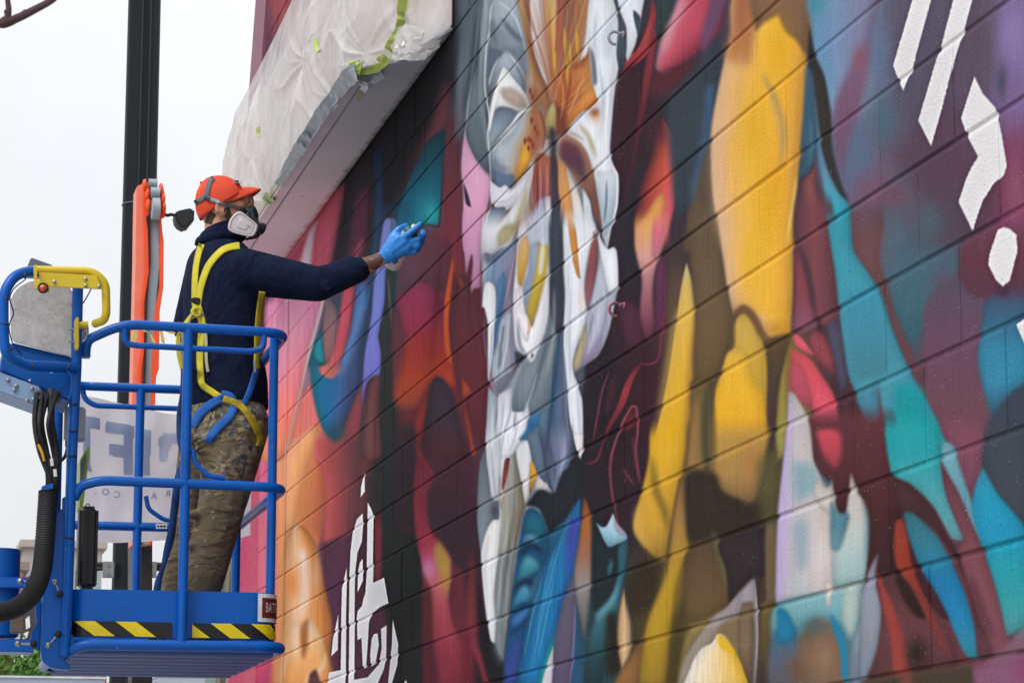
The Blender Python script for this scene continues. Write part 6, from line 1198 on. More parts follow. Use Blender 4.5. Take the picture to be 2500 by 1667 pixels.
# ---- things in the basket
cs = MB(); cs.box(at(213, 1338, YN+.25), (.066, .1, .285)); cso = cs.build('manual_case', mat('case_black', '#15161a', .45, bump=.15), bevel=.014, seg=3); tag(cso, 'black plastic manual case hung on the blue lift mast', 'case')
sm_ = MB(); sm_.box(at(213, 1338, YN+.197), (.003, .004, .27)); sm_.build('case_seam', mat('seam_dark', '#08080a', .5), cso)
tube('case_clip', spl(pp([(211, 1243, YN+.22), (209, 1234, YN+.22), (215, 1229, YN+.22), (219, 1235, YN+.22), (216, 1243, YN+.22)]), 5), .0017, BK, cso, 6)
fo = MB(); fo.prism(pp([(196, 1120, YN+.3), (214, 1091, YN+.3), (220, 1092, YN+.3), (212, 1165, YN+.3), (202, 1240, YN+.3), (194, 1238, YN+.3)]), (0, .14, 0)); foo = fo.build('folder', mat('folder_lime', '#8fae32', .4, var=.2, vscale=14), bevel=.002); tag(foo, 'lime green paper folder tucked behind the blue mast', 'folder')
fp = MB(); fp.prism(pp([(196, 1130, YN+.295), (212, 1100, YN+.295), (206, 1165, YN+.295), (196, 1200, YN+.295)]), (0, .004, 0)); fp.build('folder_pages', mat('pages_grey', '#5a6470', .6, var=.4, vscale=30), foo)
# ---- company banner tied round the far side of the basket, seen from behind
def ban_pt(px, py):     # sheet bows outward in the middle
    p = at(px, py, YF+.05); u = (px-190)/420; return at(px, py, YF+.06+.10*math.sin(math.pi*min(1, max(0, u))))
top = [(185, 962), (240, 972), (300, 985), (350, 998), (400, 1008), (450, 1012), (520, 1012), (590, 1005), (612, 1000)]
bot = [(185, 1322), (240, 1324), (300, 1324), (350, 1322), (400, 1318), (450, 1316), (520, 1316), (590, 1312), (612, 1306)]
bn = MB(); V = []; BQ = []; nr = 110
def ipl(L, u):
    k = u*(len(L)-1); i = min(int(k), len(L)-2); t = k-i; return (L[i][0]*(1-t)+L[i+1][0]*t, L[i][1]*(1-t)+L[i+1][1]*t)
nc = 150
for i in range(nc+1):
    a, b = ipl(top, i/nc), ipl(bot, i/nc)
    for j in range(nr+1):
        v = j/nr; px, py = a[0]*(1-v)+b[0]*v, a[1]*(1-v)+b[1]*v; q = ban_pt(px, py)
        V.append(q+Vector((0, .006*math.sin(i*.256+j*.054)+.004*math.sin(j*.165+i*.03), 0))); BQ.append(((px-180)/.2551, (py-960)/.2551))
bn.add(V, [(i*(nr+1)+j, i*(nr+1)+j+1, (i+1)*(nr+1)+j+1, (i+1)*(nr+1)+j) for i in range(nc) for j in range(nr)])
def banner_material(name, c1, c2):
    m = bpy.data.materials.new(name); m.use_nodes = True; t = m.node_tree; N = t.nodes; L = t.links; p = N['Principled BSDF']; p.inputs['Base Color'].default_value = lin(c1); p.inputs['Roughness'].default_value = .35
    n = N.new('ShaderNodeTexNoise'); n.inputs['Scale'].default_value = 4; tc = N.new('ShaderNodeTexCoord'); L.new(tc.outputs['Object'], n.inputs['Vector']); b = N.new('ShaderNodeBump'); b.inputs['Strength'].default_value = .3; b.inputs['Distance'].default_value = .02; L.new(n.outputs['Fac'], b.inputs['Height']); L.new(b.outputs[0], p.inputs['Normal'])
    tl = N.new('ShaderNodeBsdfTranslucent'); tl.inputs[0].default_value = lin(c2); x = N.new('ShaderNodeMixShader'); x.inputs[0].default_value = .5; L.new(p.outputs[0], x.inputs[1]); L.new(tl.outputs[0], x.inputs[2]); L.new(x.outputs[0], N['Material Output'].inputs[0]); return m
ban = bn.build('banner', banner_material('banner_vinyl', '#e6e4ea', '#eeecf2'), smooth=True); tag(ban, 'white vinyl banner with mirrored grey-blue letters tied to the far basket rails', 'banner')
BB = BVHTree.FromPolygons([Vector(v) for v in bn.v], bn.f)
def on_ban(px, py):
    h = BB.ray_cast(CV, ray(px, py).normalized()); return (h[0]-ray(px, py).normalized()*.004) if h[0] else ban_pt(px, py)
INK = banner_material('banner_ink', '#a8b6d0', '#b8c6e0'); INK2 = banner_material('banner_ink_pale', '#c2cce0', '#ccd6e8')
def glyph(z, m):
    Q = np.array(BQ).reshape(nc+1, nr+1, 2); C = (Q[:-1, :-1]+Q[1:, 1:])/2; ins = np.zeros(C.shape[:2], bool)
    for i in range(len(z)):
        (x0, y0), (x1, y1) = z[i-1], z[i]
        if y0 == y1: continue
        ins ^= ((C[..., 1] > y0) != (C[..., 1] > y1)) & (C[..., 0] < (x1-x0)*(C[..., 1]-y0)/(y1-y0)+x0)
    me = MB()
    for i, j in zip(*np.nonzero(ins)):
        q = [Vector(bn.v[k]) for k in (i*(nr+1)+j, i*(nr+1)+j+1, (i+1)*(nr+1)+j+1, (i+1)*(nr+1)+j)]; me.add([p-(p-CV).normalized()*.003 for p in q], [(0, 1, 2, 3)])
    if me.v:
        g_ = me.build('banner_letter', m, ban); bm = bmesh.new(); bm.from_mesh(g_.data); bmesh.ops.remove_doubles(bm, verts=bm.verts, dist=1e-5); bmesh.ops.recalc_face_normals(bm, faces=bm.faces); bm.to_mesh(g_.data); bm.free(); g_.data.polygons.foreach_set('use_smooth', [True]*len(g_.data.polygons)); return g_
glyph([(90, 212), (246, 243), (246, 352), (152, 335), (165, 750), (90, 735)], INK)
glyph([(308, 260), (578, 320), (565, 780), (470, 770), (472, 618), (342, 592), (342, 480), (476, 503), (478, 405), (305, 367)], INK)
glyph([(640, 335), (740, 352), (725, 790), (640, 780)], INK)
glyph([(812, 430), (860, 375), (1060, 385), (1060, 480), (940, 480), (905, 550), (895, 645), (822, 650)], INK2); glyph([(968, 670), (1060, 630), (1060, 760), (990, 790)], INK2)
glyph([(203, 945), (218, 948), (218, 966), (203, 963)], INK)
for ch_, zx, zy in (('O', 305, 945), ('C', 415, 970), ('A', 768, 982), ('R', 902, 962)):
    tm = text_mesh(ch_, .036, INK, 'banner_letter', (-1, 1), .0004); c = on_ban(180+zx*.2551, 960+zy*.2551); o = bpy.data.objects.new('banner_letter', tm); COL.objects.link(o); o.rotation_euler = (math.pi/2, 0, 0); o.location = c+Vector((0, -.003, 0)); setpar(o, ban)
# yellow strap ends hanging from the top rail
for i, pts in enumerate(([(332, 806), (330, 822), (322, 838)], [(345, 806), (362, 812), (372, 825), (376, 838)], [(392, 806), (396, 822), (398, 838)], [(400, 806), (412, 812), (425, 812), (436, 820)])):
    P = spl([at(x, y, YN+.75) for x, y in pts], 5); V = []
    for p in P: V += [p+Vector((-.007, 0, .006)), p+Vector((.007, 0, -.004))]
    st = MB(); st.add(V, [(2*k, 2*k+1, 2*k+3, 2*k+2) for k in range(len(P)-1)]); o = st.build('strap_end', mat('webbing_pale', '#d8c870', .7, bump=.4, bscale=200), lift); md = o.modifiers.new('s', 'SOLIDIFY'); md.thickness = .003
# ================================================================ the painter
SKINM = mat('skin', '#c48e74', .5, var=.16, vscale=26, bump=.12, bscale=120, spec=.35)
FLEECE = mat('navy_fleece', '#151e36', .95, var=.22, vscale=40, bump=.9, bscale=220, spec=.12)
rumple(FLEECE, 8, .045, .8, (1, 1, .6))
Y0 = 10.05
ff = Vector((.93, .37, 0)).normalized(); rr = Vector((.37, -.93, 0)).normalized()    # facing, his right
def ring(c, a, b, n=24, tilt=0):
    return [c+rr*a*math.cos(2*math.pi*k/n)+ff*b*math.sin(2*math.pi*k/n)+Vector((0, 0, tilt*math.sin(2*math.pi*k/n))) for k in range(n)]
SHR, SHL = at(602, 664, 9.91), at(500, 650, 10.22)
ELR, WRR = at(776, 694, 9.80), at(928, 634, 9.72)
ELL, WRL = at(456, 800, 10.24), at(560, 860, 10.32)
HIP = at(548, 1005, Y0); KNR, ANR = at(546, 1215, 9.98), at(462, 1545, 10.05); KNL, ANL = at(478, 1225, 10.22), at(415, 1545, 10.3)
HC = at(546, 503, Y0)
# --- body: one continuous skin surface (head, neck, arms, trunk, legs)
b = MB()
b.ell(HC+Vector((-.012, 0, .012)), (.092, .076, .098)); b.ell(at(560, 530, Y0), (.066, .06, .07)); b.cone(at(585, 545, Y0), at(578, 566, Y0), .042, .036); b.cone(at(592, 495, Y0), at(560, 500, Y0), .045, .06)
b.cone(at(606, 500, Y0), at(598, 480, Y0), .013, .01)                                       # nose bridge
b.cone(at(607, 502, Y0), at(610, 506, Y0), .014, .013)
for sg_ in (-1, 1):
    b.ell(at(533, 524, Y0)+Vector((0, sg_*.08, 0)), (.021, .013, .028), Matrix.Rotation(-.3, 3, 'Y')); b.tube([at(533+11*math.cos(q)-2, 522-14*math.sin(q), Y0)+Vector((0, sg_*.09, 0)) for q in np.linspace(-.6, 4.0, 14)], .0065, 8)
    b.ell(at(580, 505, Y0)+Vector((0, sg_*.045, 0)), (.026, .02, .02))
    b.ell(at(594, 482, Y0)+Vector((0, sg_*.03, 0)), (.014, .03, .009))
b.cone(at(540, 540, Y0), at(540, 600, Y0), .062, .068)
b.loft([ring(at(540, y, Y0), a, c) for y, a, c in ((600, .07, .06), (645, .17, .085), (720, .18, .105), (850, .16, .1), (940, .155, .1), (1010, .165, .11))])
for s_, e_, w_ in ((SHR, ELR, WRR), (SHL, ELL, WRL)):
    b.cone(s_, e_, .05, .042); b.cone(e_, w_, .042, .027)
for k_, a_, dx in ((KNR, ANR, .06), (KNL, ANL, -.06)):
    b.cone(HIP+rr*dx+Vector((0, 0, -.04)), k_, .078, .055); b.cone(k_, a_, .055, .038)
# other hand, resting low in front of him
for k in range(4): b.cone(WRL+ff*.05+rr*(.02*k-.03), WRL+ff*.12+rr*(.02*k-.03)+Vector((0, 0, -.03)), .009, .008)
b.cone(WRL, WRL+ff*.06, .027, .034); b.cone(WRL+ff*.03-rr*.03, WRL+ff*.08-rr*.055, .011, .009)
person = b.build('person', SKINM); bake(person, .0062, 3)
tag(person, 'person in orange cap, respirator and navy fleece spraying the mural from the lift basket', 'person')
# forearm tattoo
def add_tattoo():
    m = MATS['skin']; t = m.node_tree; N = t.nodes; L = t.links; p = N['Principled BSDF']; r = p.inputs['Base Color'].links[0].from_socket
    ge = N.new('ShaderNodeNewGeometry'); n = N.new('ShaderNodeTexNoise'); n.inputs['Scale'].default_value = 38; n.inputs['Detail'].default_value = 5; L.new(ge.outputs['Position'], n.inputs['Vector'])
    c = at(912, 638, 9.70); d = N.new('ShaderNodeVectorMath'); d.operation = 'DISTANCE'; L.new(ge.outputs['Position'], d.inputs[0]); d.inputs[1].default_value = c
    mr = N.new('ShaderNodeMapRange'); mr.inputs[1].default_value = .03; mr.inputs[2].default_value = .06; mr.inputs[3].default_value = .55; mr.inputs[4].default_value = 0; L.new(d.outputs['Value'], mr.inputs[0])
    a = N.new('ShaderNodeMath'); a.operation = 'ADD'; L.new(n.outputs['Fac'], a.inputs[0]); L.new(mr.outputs[0], a.inputs[1]); q = N.new('ShaderNodeMapRange'); q.inputs[1].default_value = .82; q.inputs[2].default_value = .98; q.inputs[4].default_value = .85; L.new(a.outputs[0], q.inputs[0])
    x = N.new('ShaderNodeMix'); x.data_type = 'RGBA'; L.new(q.outputs[0], x.inputs[0]); L.new(r, x.inputs[6]); x.inputs[7].default_value = lin('#2c2620'); L.new(x.outputs[2], p.inputs['Base Color'])
add_tattoo()
# --- fleece
sw = MB()
sw.loft([ring(at(cx, y, Y0), a, c) for y, cx, a, c in ((592, 540, .085, .078), (612, 540, .13, .095), (638, 542, .17, .112), (690, 543, .19, .132), (760, 544, .185, .136), (860, 543, .172, .132), (930, 546, .174, .132), (985, 549, .18, .136), (1000, 550, .172, .13))])
sw.ell(SHR+Vector((0, 0, .0)), (.085, .085, .085)); sw.ell(SHL, (.07, .075, .08))
sw.cone(SHR, ELR, .088, .066); sw.cone(ELR, at(872, 659, 9.745), .064, .05); sw.cone(SHL, ELL, .072, .056); sw.cone(ELL, WRL, .056, .042)
# sleeve folds
rs = random.Random(9)
for t_ in (.35, .5, .62, .74, .86):
    c = SHR.lerp(ELR, t_); dv = (ELR-SHR).normalized(); a_ = rs.uniform(0, 6)
    q = [c+(Matrix.Rotation(a_+k*.5, 3, dv) @ Vector((0, -.0, .072-.02*t_)))+dv*.028*k for k in range(5)]
    for i in range(4): sw.cone(q[i], q[i+1], .013, .012, 8)
for t_ in (.08, .2, .34, .55):
    c = ELR.lerp(at(893, 650, 9.735), t_); dv = (WRR-ELR).normalized(); a_ = rs.uniform(-1.2, 1.2)
    q = [c+(Matrix.Rotation(a_+k*.45, 3, dv) @ Vector((0, 0, .054)))+dv*.018*k for k in range(5)]
    for i in range(4): sw.cone(q[i], q[i+1], .011, .010, 8)
# folds across the back and the bunched hem
for y, x0, x1, dz in ((900, 470, 620, 10), (935, 480, 630, -8), (700, 560, 640, 30), (735, 575, 640, 40)):
    for k in range(8):
        u = k/8; p0, p1 = at(x0+(x1-x0)*u, y+dz*u, Y0-.14), at(x0+(x1-x0)*(u+.125), y+dz*(u+.125), Y0-.14); sw.cone(p0+Vector((0, .03, 0)), p1+Vector((0, .03, 0)), .012, .012, 8)
# jacket front hanging lower at the right
sw.loft([ring(at(cx, y, Y0+.02), a, c, 12) for y, cx, a, c in ((860, 610, .05, .05), (930, 622, .05, .05), (1000, 632, .03, .04), (1006, 634, .02, .025))])
swt = sw.build('fleece', FLEECE, person); bake(swt, .011, 4)
# rolled collar
co = MB()
for k, (y, r_) in enumerate(((556, .064), (570, .073), (584, .082))):
    c = at(551-6*k, y, Y0); co.tube([c+Vector((r_*.98*math.cos(q), r_*.9*math.sin(q), .012*math.cos(q))) for q in np.linspace(0, 2*math.pi, 33)], .0165, 10, caps=False)
co.loft([[at(551-10*k, y, Y0)+Vector((r_*math.cos(q), r_*.92*math.sin(q), 0)) for q in np.linspace(0, 2*math.pi, 25)[:-1]] for k, (y, r_) in enumerate(((552, .063), (575, .073), (600, .09)))])
bake(co.build('collar', FLEECE, person), .006, 4)
# --- trousers
def trousers_material():
    m = mat('work_trousers', '#6c5e4a', .9, var=.25, vscale=7, bump=.8, bscale=16, spec=.2); t = m.node_tree; N = t.nodes; L = t.links; p = N['Principled BSDF']; r = p.inputs['Base Color'].links[0].from_socket
    ge = N.new('ShaderNodeNewGeometry'); sp = N.new('ShaderNodeSeparateXYZ'); L.new(ge.outputs['Position'], sp.inputs[0]); zz = at(540, 1290, Y0).z; z1 = at(540, 1080, Y0).z
    h = N.new('ShaderNodeMapRange'); h.inputs[1].default_value = zz; h.inputs[2].default_value = z1; h.inputs[3].default_value = .12; h.inputs[4].default_value = .95; L.new(sp.outputs[2], h.inputs[0])
    def mix(f, col, src):
        x = N.new('ShaderNodeMix'); x.data_type = 'RGBA'; L.new(f, x.inputs[0]); L.new(src, x.inputs[6])
        if isinstance(col, str): x.inputs[7].default_value = lin(col)
        else: L.new(col, x.inputs[7])
        return x.outputs[2]
    # paint-stained upper half: small patches of grey, mauve, teal, ochre
    v = N.new('ShaderNodeTexVoronoi'); v.inputs['Scale'].default_value = 62; v.inputs['Randomness'].default_value = 1; nn = N.new('ShaderNodeTexNoise'); nn.inputs['Scale'].default_value = 22; L.new(ge.outputs['Position'], nn.inputs['Vector']); va = N.new('ShaderNodeVectorMath'); va.operation = 'MULTIPLY_ADD'; L.new(nn.outputs['Color'], va.inputs[0]); va.inputs[1].default_value = (.03, .03, .03); L.new(ge.outputs['Position'], va.inputs[2]); L.new(va.outputs[0], v.inputs['Vector'])
    sc = N.new('ShaderNodeSeparateColor'); L.new(v.outputs['Color'], sc.inputs[0]); cr = N.new('ShaderNodeValToRGB'); e = cr.color_ramp.elements; cr.color_ramp.interpolation = 'CONSTANT'; e[0].color = lin('#5c5244'); e[1].position = .92; e[1].color = lin('#9a9088')
    for pos, c in ((.15, '#847868'), (.3, '#423a32'), (.43, '#665c70'), (.53, '#948872'), (.68, '#4a5866'), (.76, '#5c6a4c'), (.84, '#9a8c60')): x = e.new(pos); x.color = lin(c)
    L.new(sc.outputs[0], cr.inputs[0]); n4 = N.new('ShaderNodeTexNoise'); n4.inputs['Scale'].default_value = 9; n4.inputs['Detail'].default_value = 4; L.new(ge.outputs['Position'], n4.inputs['Vector']); hm = N.new('ShaderNodeMath'); hm.operation = 'MULTIPLY'; n4r = N.new('ShaderNodeMapRange'); n4r.inputs[1].default_value = .4; n4r.inputs[2].default_value = .55; L.new(n4.outputs['Fac'], n4r.inputs[0]); L.new(n4r.outputs[0], hm.inputs[0]); L.new(h.outputs[0], hm.inputs[1])
    o = mix(hm.outputs[0], cr.outputs[0], r)
    # pale splashes
    v2 = N.new('ShaderNodeTexVoronoi'); v2.inputs['Scale'].default_value = 42; L.new(va.outputs[0], v2.inputs['Vector']); f = N.new('ShaderNodeMapRange'); f.inputs[1].default_value = .1; f.inputs[2].default_value = .3; f.inputs[3].default_value = .7; f.inputs[4].default_value = 0; L.new(v2.outputs['Distance'], f.inputs[0]); s2 = N.new('ShaderNodeSeparateColor'); L.new(v2.outputs['Color'], s2.inputs[0]); gg = N.new('ShaderNodeMath'); gg.operation = 'GREATER_THAN'; gg.inputs[1].default_value = .8; L.new(s2.outputs[0], gg.inputs[0]); fm = N.new('ShaderNodeMath'); fm.operation = 'MULTIPLY'; L.new(f.outputs[0], fm.inputs[0]); L.new(gg.outputs[0], fm.inputs[1])
    o = mix(fm.outputs[0], '#a89c98', o)
    # green patch on the knee
    d = N.new('ShaderNodeVectorMath'); d.operation = 'DISTANCE'; L.new(va.outputs[0], d.inputs[0]); d.inputs[1].default_value = at(530, 1272, Y0-.1)+Vector((.015, .015, .015)); g3 = N.new('ShaderNodeMapRange'); g3.inputs[1].default_value = .02; g3.inputs[2].default_value = .06; g3.inputs[3].default_value = .6; g3.inputs[4].default_value = 0; L.new(d.outputs['Value'], g3.inputs[0]); o = mix(g3.outputs[0], '#4c6c4c', o)
    L.new(o, p.inputs['Base Color']); rumple(m, 9, .03, .7, (1, 1, 1.8)); return m
tr = MB()
tr.loft([ring(at(cx, y, Y0), a, c) for y, cx, a, c in ((955, 547, .165, .115), (1000, 548, .178, .13), (1050, 552, .18, .138), (1085, 556, .17, .13))])
tr.cone(HIP+rr*.07+Vector((.01, 0, -.06)), KNR, .125, .092); tr.cone(KNR, at(500, 1400, 10.0), .09, .078); tr.cone(at(500, 1400, 10.0), ANR, .078, .066)
tr.cone(HIP-rr*.07+Vector((-.02, 0, -.06)), KNL, .11, .085); tr.cone(KNL, at(438, 1400, 10.26), .082, .07); tr.cone(at(438, 1400, 10.26), ANL, .07, .062)
rs = random.Random(21)
def fold(x0, y0, x1, y1, Y, r_, n=6):
    for k in range(n):
        u, v = k/n, (k+1)/n; w = math.sin(math.pi*u)*6
        tr.cone(at(x0+(x1-x0)*u, y0+(y1-y0)*u+w, Y), at(x0+(x1-x0)*v, y0+(y1-y0)*v+math.sin(math.pi*v)*6, Y), r_, r_*.9, 8)
for q in ((488, 1095, 615, 1130, 9.93), (490, 1120, 610, 1165, 9.94), (500, 1150, 605, 1190, 9.93), (478, 1300, 560, 1250, 9.955), (470, 1330, 555, 1300, 9.955), (470, 1255, 575, 1220, 9.94), (520, 1060, 625, 1075, 9.94), (470, 1380, 540, 1360, 9.965), (482, 1070, 545, 1050, 9.92)): fold(*q, .02)
trs = tr.build('trousers', trousers_material(), person); bake(trs, .0095, 3)
# cargo pocket on the thigh

# boots on the basket floor
BOOT = mat('work_boot', '#2c241e', .7, var=.3, vscale=20, bump=.3); SOLE = mat('boot_sole', '#15130f', .8)
for a_ in (ANR, ANL):
    base = Vector((a_.x, a_.y, ZF+.017)); t = MB(); t.cone(base+Vector((0, 0, .04))-ff*.05, base+Vector((0, 0, .035))+ff*.15, .043, .036); t.cone(base+Vector((0, 0, .05))-ff*.03, base+Vector((0, 0, .15))-ff*.02, .048, .052); bo = t.build('boot', BOOT, person); bake(bo, .008, 3)
    so_ = MB(); so_.prism([base+ff*x+rr*y for x, y in ((-.1, -.035), (.1, -.046), (.19, -.02), (.19, .02), (.1, .046), (-.1, .035))], (0, 0, .022)); so_.build('boot_sole', SOLE, bo, bevel=.006)
# --- things cast onto the clothed figure
def bvh(objs):
    V, P = [], []
    for o in objs:
        k = len(V); M = WM(o); V += [M @ v.co for v in o.data.vertices]; P += [[i+k for i in p.vertices] for p in o.data.polygons]
    return BVHTree.FromPolygons(V, P)
def on(tree, px, py, off, fallback):
    d = ray(px, py).normalized(); h = tree.ray_cast(CV, d)
    return (h[0]-d*off, True) if h[0] and abs(h[0].y-fallback) < .6 else (at(px, py, fallback), False)
def strap(name, L, w, m, parent, tree, off=.006, Yd=Y0-.1, n=8, thick=.003, lift_=0):
    P = spl([(x, y, 0) for x, y in L], n); V = []
    D = []
    for i, p in enumerate(P):
        t = P[min(i+1, len(P)-1)]-P[max(i-1, 0)]; t.normalize(); s = Vector((-t.y, t.x, 0))
        for k in (-1, -.33, .33, 1):
            q, ok = on(tree, p.x+s.x*w*.5*k, p.y+s.y*w*.5*k, off, Yd); V.append(q); D.append((p.x+s.x*w*.5*k, p.y+s.y*w*.5*k, q.y))
    ys = np.array([d[2] for d in D]).reshape(-1, 4); 
    for _ in range(3):
        ys = (np.vstack([ys[:1], ys[:-1]])+ys*2+np.vstack([ys[1:], ys[-1:]]))/4
    ys = np.minimum(ys, np.array([d[2] for d in D]).reshape(-1, 4)+.004)
    V = [at(D[i][0], D[i][1], float(ys.flat[i])) for i in range(len(D))]
    mm = MB(); mm.add(V, [(i*4+k, i*4+k+1, (i+1)*4+k+1, (i+1)*4+k) for i in range(len(P)-1) for k in range(3)]); o = mm.build(name, m, parent, smooth=True); md = o.modifiers.new('s', 'SOLIDIFY'); md.thickness = thick; md.offset = 0; return o
T1 = bvh([swt, trs])
WY = mat('webbing_yellow', '#cbbf2c', .75, var=.12, vscale=30, bump=.5, bscale=260); WB = mat('webbing_blue', '#0f5cb0', .7, var=.14, vscale=30, bump=.5, bscale=260); WYD = mat('webbing_yellow_dirty', '#a8951e', .8, var=.45, vscale=26, bump=.5, bscale=260)
hz = empty('harness', at(485, 790, 9.9)); setpar(hz, person)
strap('shoulder_strap', [(493, 596), (484, 622), (477, 665), (475, 730), (478, 752)], 14, WY, hz, T1)
strap('shoulder_strap', [(585, 600), (560, 604), (537, 616), (508, 651), (491, 699), (484, 735), (482, 752)], 16, WY, hz, T1)
strap('waist_strap', [(482, 745), (493, 790), (488, 868), (490, 912), (494, 938), (517, 956), (549, 976)], 16, WY, hz, T1, .007)
strap('hip_strap', [(545, 973), (584, 988), (608, 1015), (625, 1044), (636, 1073), (632, 1090)], 17, WYD, hz, T1, .012)
strap('side_strap', [(470, 770), (448, 800), (436, 830), (438, 868), (447, 905), (452, 925)], 12, WY, hz, T1, .008)
strap('chest_strap', [(640, 712), (634, 760), (630, 810), (629, 860), (627, 900)], 16, WY, hz, T1, .010)
strap('leg_strap', [(627, 902), (622, 918), (610, 955), (596, 985)], 15, WB, hz, T1, .012)
strap('leg_strap', [(470, 1040), (488, 1010), (517, 985), (548, 970)], 21, WB, hz, T1, .008)
strap('leg_strap', [(540, 962), (562, 968), (570, 985), (564, 1012), (540, 1036), (515, 1064), (508, 1080)], 20, WB, hz, T1, .009)
strap('strap_tail', [(500, 790), (503, 830), (504, 880), (508, 908)], 7, mat('webbing_cream', '#b8ac90', .8), hz, T1, .012)
for px, py, a_ in ((483, 744, 0),):
    dp = MB(); c, _ = on(T1, px, py, .02, 9.95); dp.prism([c+Vector((x, 0, z)) for x, z in ((-.028, .022), (-.012, .028), (.02, .026), (.032, .0), (.03, -.03), (.022, -.034), (.018, -.002), (-.02, .006))], (0, .012, 0)); dp.build('back_pad', mat('pad_black', '#121317', .5), hz, bevel=.003)
    wr_ = MB(); wr_.tube([c+Vector((.014*math.cos(q)-.004, -.004, -.028+.014*math.sin(q))) for q in np.linspace(0, 2*math.pi, 17)], .009, 10, caps=False); wr_.build('strap_loop', WY, hz, smooth=True)
    dr = MB(); dr.tube(spl([c+Vector((x, -.008, z)) for x, z in ((-.03, -.075), (-.024, -.05), (-.016, -.036), (.016, -.036), (.024, -.05), (.03, -.075), (.016, -.088), (-.016, -.088))], 5, True), .0048, 8, caps=False); dr.build('d_ring', mat('ring_steel', '#8c8468', .4, .8), hz, smooth=True)
bk = MB(); c = at(452, 845, 9.86); bk.prism([c+Vector((x, 0, z)) for x, z in ((-.014, .05), (.014, .05), (.014, -.03), (.006, -.05), (-.006, -.05), (-.014, -.03))], (0, .014, 0)); bk.build('strap_buckle', STL, hz, bevel=.003)
c = at(622, 895, 9.86); bk = MB(); bk.prism([c+Vector((x, 0, z)) for x, z in ((-.006, .022), (.002, .022), (.006, -.02), (-.002, -.022))], (0, .01, 0)); bk.build('strap_buckle', STL, hz, bevel=.002)
c = at(633, 1082, 9.9); bk = MB(); bk.prism([c+Vector((x, 0, z)) for x, z in ((.004, .03), (.014, .028), (.004, -.03), (-.008, -.026))], (0, .012, 0)); bk.build('strap_buckle', mat('pad_black', '#121317', .5), hz, bevel=.002)
# lanyard hanging behind the near post
LP = [(452, 900, 9.95), (448, 960, 9.95), (440, 1010, 9.96), (441, 1060, 9.97), (446, 1095, 9.97), (449, 1118, 9.97), (440, 1150, 9.97), (432, 1190, 9.97), (424, 1250, 9.98), (418, 1300, 9.98), (408, 1345, 9.99), (398, 1385, 10.0), (385, 1430, 10.02), (372, 1560, 10.05)]
P = spl([at(*q) for q in LP], 6); V = []
for i, p in enumerate(P):
    w = .0155*(1-.55*math.exp(-((i/6-5)/.8)**2)-.45*math.exp(-((i/6-11)/.9)**2)); a_ = .5*math.sin(i*.16)
    V += [p+Vector((-w*math.cos(a_), -w*math.sin(a_), 0)), p+Vector((w*math.cos(a_), w*math.sin(a_), 0))]
ly = MB(); ly.add(V, [(2*k, 2*k+1, 2*k+3, 2*k+2) for k in range(len(P)-1)]); lyo = ly.build('lanyard', mat('lanyard_blue', '#16407c', .75, var=.35, vscale=16, bump=.5, bscale=120), smooth=True); md = lyo.modifiers.new('s', 'SOLIDIFY'); md.thickness = .004
tag(lyo, 'twisted navy blue safety lanyard hanging beside the trousers', 'lanyard')
# --- cap
CAPM = mat('cap_orange', '#de5038', .8, var=.1, vscale=10, bump=.7, bscale=26, spec=.2)
up_h = Vector((-.32, 0, .95)).normalized(); fw_h = Vector((.95, .0, .32)).normalized()
fwd = Vector((.985, .02, .17)).normalized()
cc = HC+Vector((-.012, 0, .012)); NC = Vector((-.56, 0, .83)).normalized()      # cap rim plane, low at the nape
cap = MB(); n1, n2 = 30, 16; V = []
rx, ry, rz = .101, .084, .108
import itertools
ax1 = Vector((NC.z, 0, -NC.x)); ax2 = Vector((0, 1, 0)); rim0 = cc+NC*(-.018)
for j in range(n2+1):
    th = math.pi/2*1.0*(j/n2)
    for i in range(n1):
        ph = 2*math.pi*i/n1; d = ax1*math.cos(ph)*math.cos(th)+ax2*math.sin(ph)*math.cos(th)+NC*math.sin(th)
        k = 1/math.sqrt((d.x/rx)**2+(d.y/ry)**2+(d.z/rz)**2); wr = 1+.012*math.sin(6*ph)*math.cos(th)
        V.append(cc+d*k*wr-NC*.016*(1-j/n2))
cap.add(V, [(j*n1+i, j*n1+(i+1) % n1, (j+1)*n1+(i+1) % n1, (j+1)*n1+i) for j in range(n2) for i in range(n1)])
capo = cap.build('cap', CAPM, person, smooth=True); md = capo.modifiers.new('s', 'SOLIDIFY'); md.thickness = .003
bt_ = MB(); tp0 = at(492, 446, Y0); bt_.ell(tp0, (.008, .008, .005), n=10); bt_.build('cap_button', CAPM, capo, smooth=True)
# visor: curved plate
vz = MB(); V = []; nu, nv_ = 14, 6
for i in range(nu+1):
    u = -1+2*i/nu; yv = u*.078
    root = at(590-34*u*u, 459+24*u*u, Y0)+Vector((0, yv, 0)); tip_l = .074*math.sqrt(max(0, 1-abs(u)**2.6))
    for j in range(nv_+1):
        v = j/nv_; V.append(root+fwd*(tip_l*v)+Vector((0, 0, -.018*(u*u)*v+.004*v-.018*v*v)))
vz.add(V, [(i*(nv_+1)+j, i*(nv_+1)+j+1, (i+1)*(nv_+1)+j+1, (i+1)*(nv_+1)+j) for i in range(nu) for j in range(nv_)])
vzo = vz.build('visor', CAPM, capo, smooth=True); md = vzo.modifiers.new('s', 'SOLIDIFY'); md.thickness = .005
T2 = bvh([capo, person])
strap('cap_patch', [(571, 441), (580, 443), (588, 447)], 11, mat('patch_white', '#d8d6d8', .6), capo, T2, .002, Y0-.07, 5, .001)
strap('patch_mark', [(578, 442), (582, 445)], 6, mat('patch_navy', '#1c2c54', .6), capo, T2, .0035, Y0-.07, 5, .001)
GS = mat('strap_grey', '#5a6068', .7, bump=.3, bscale=200)
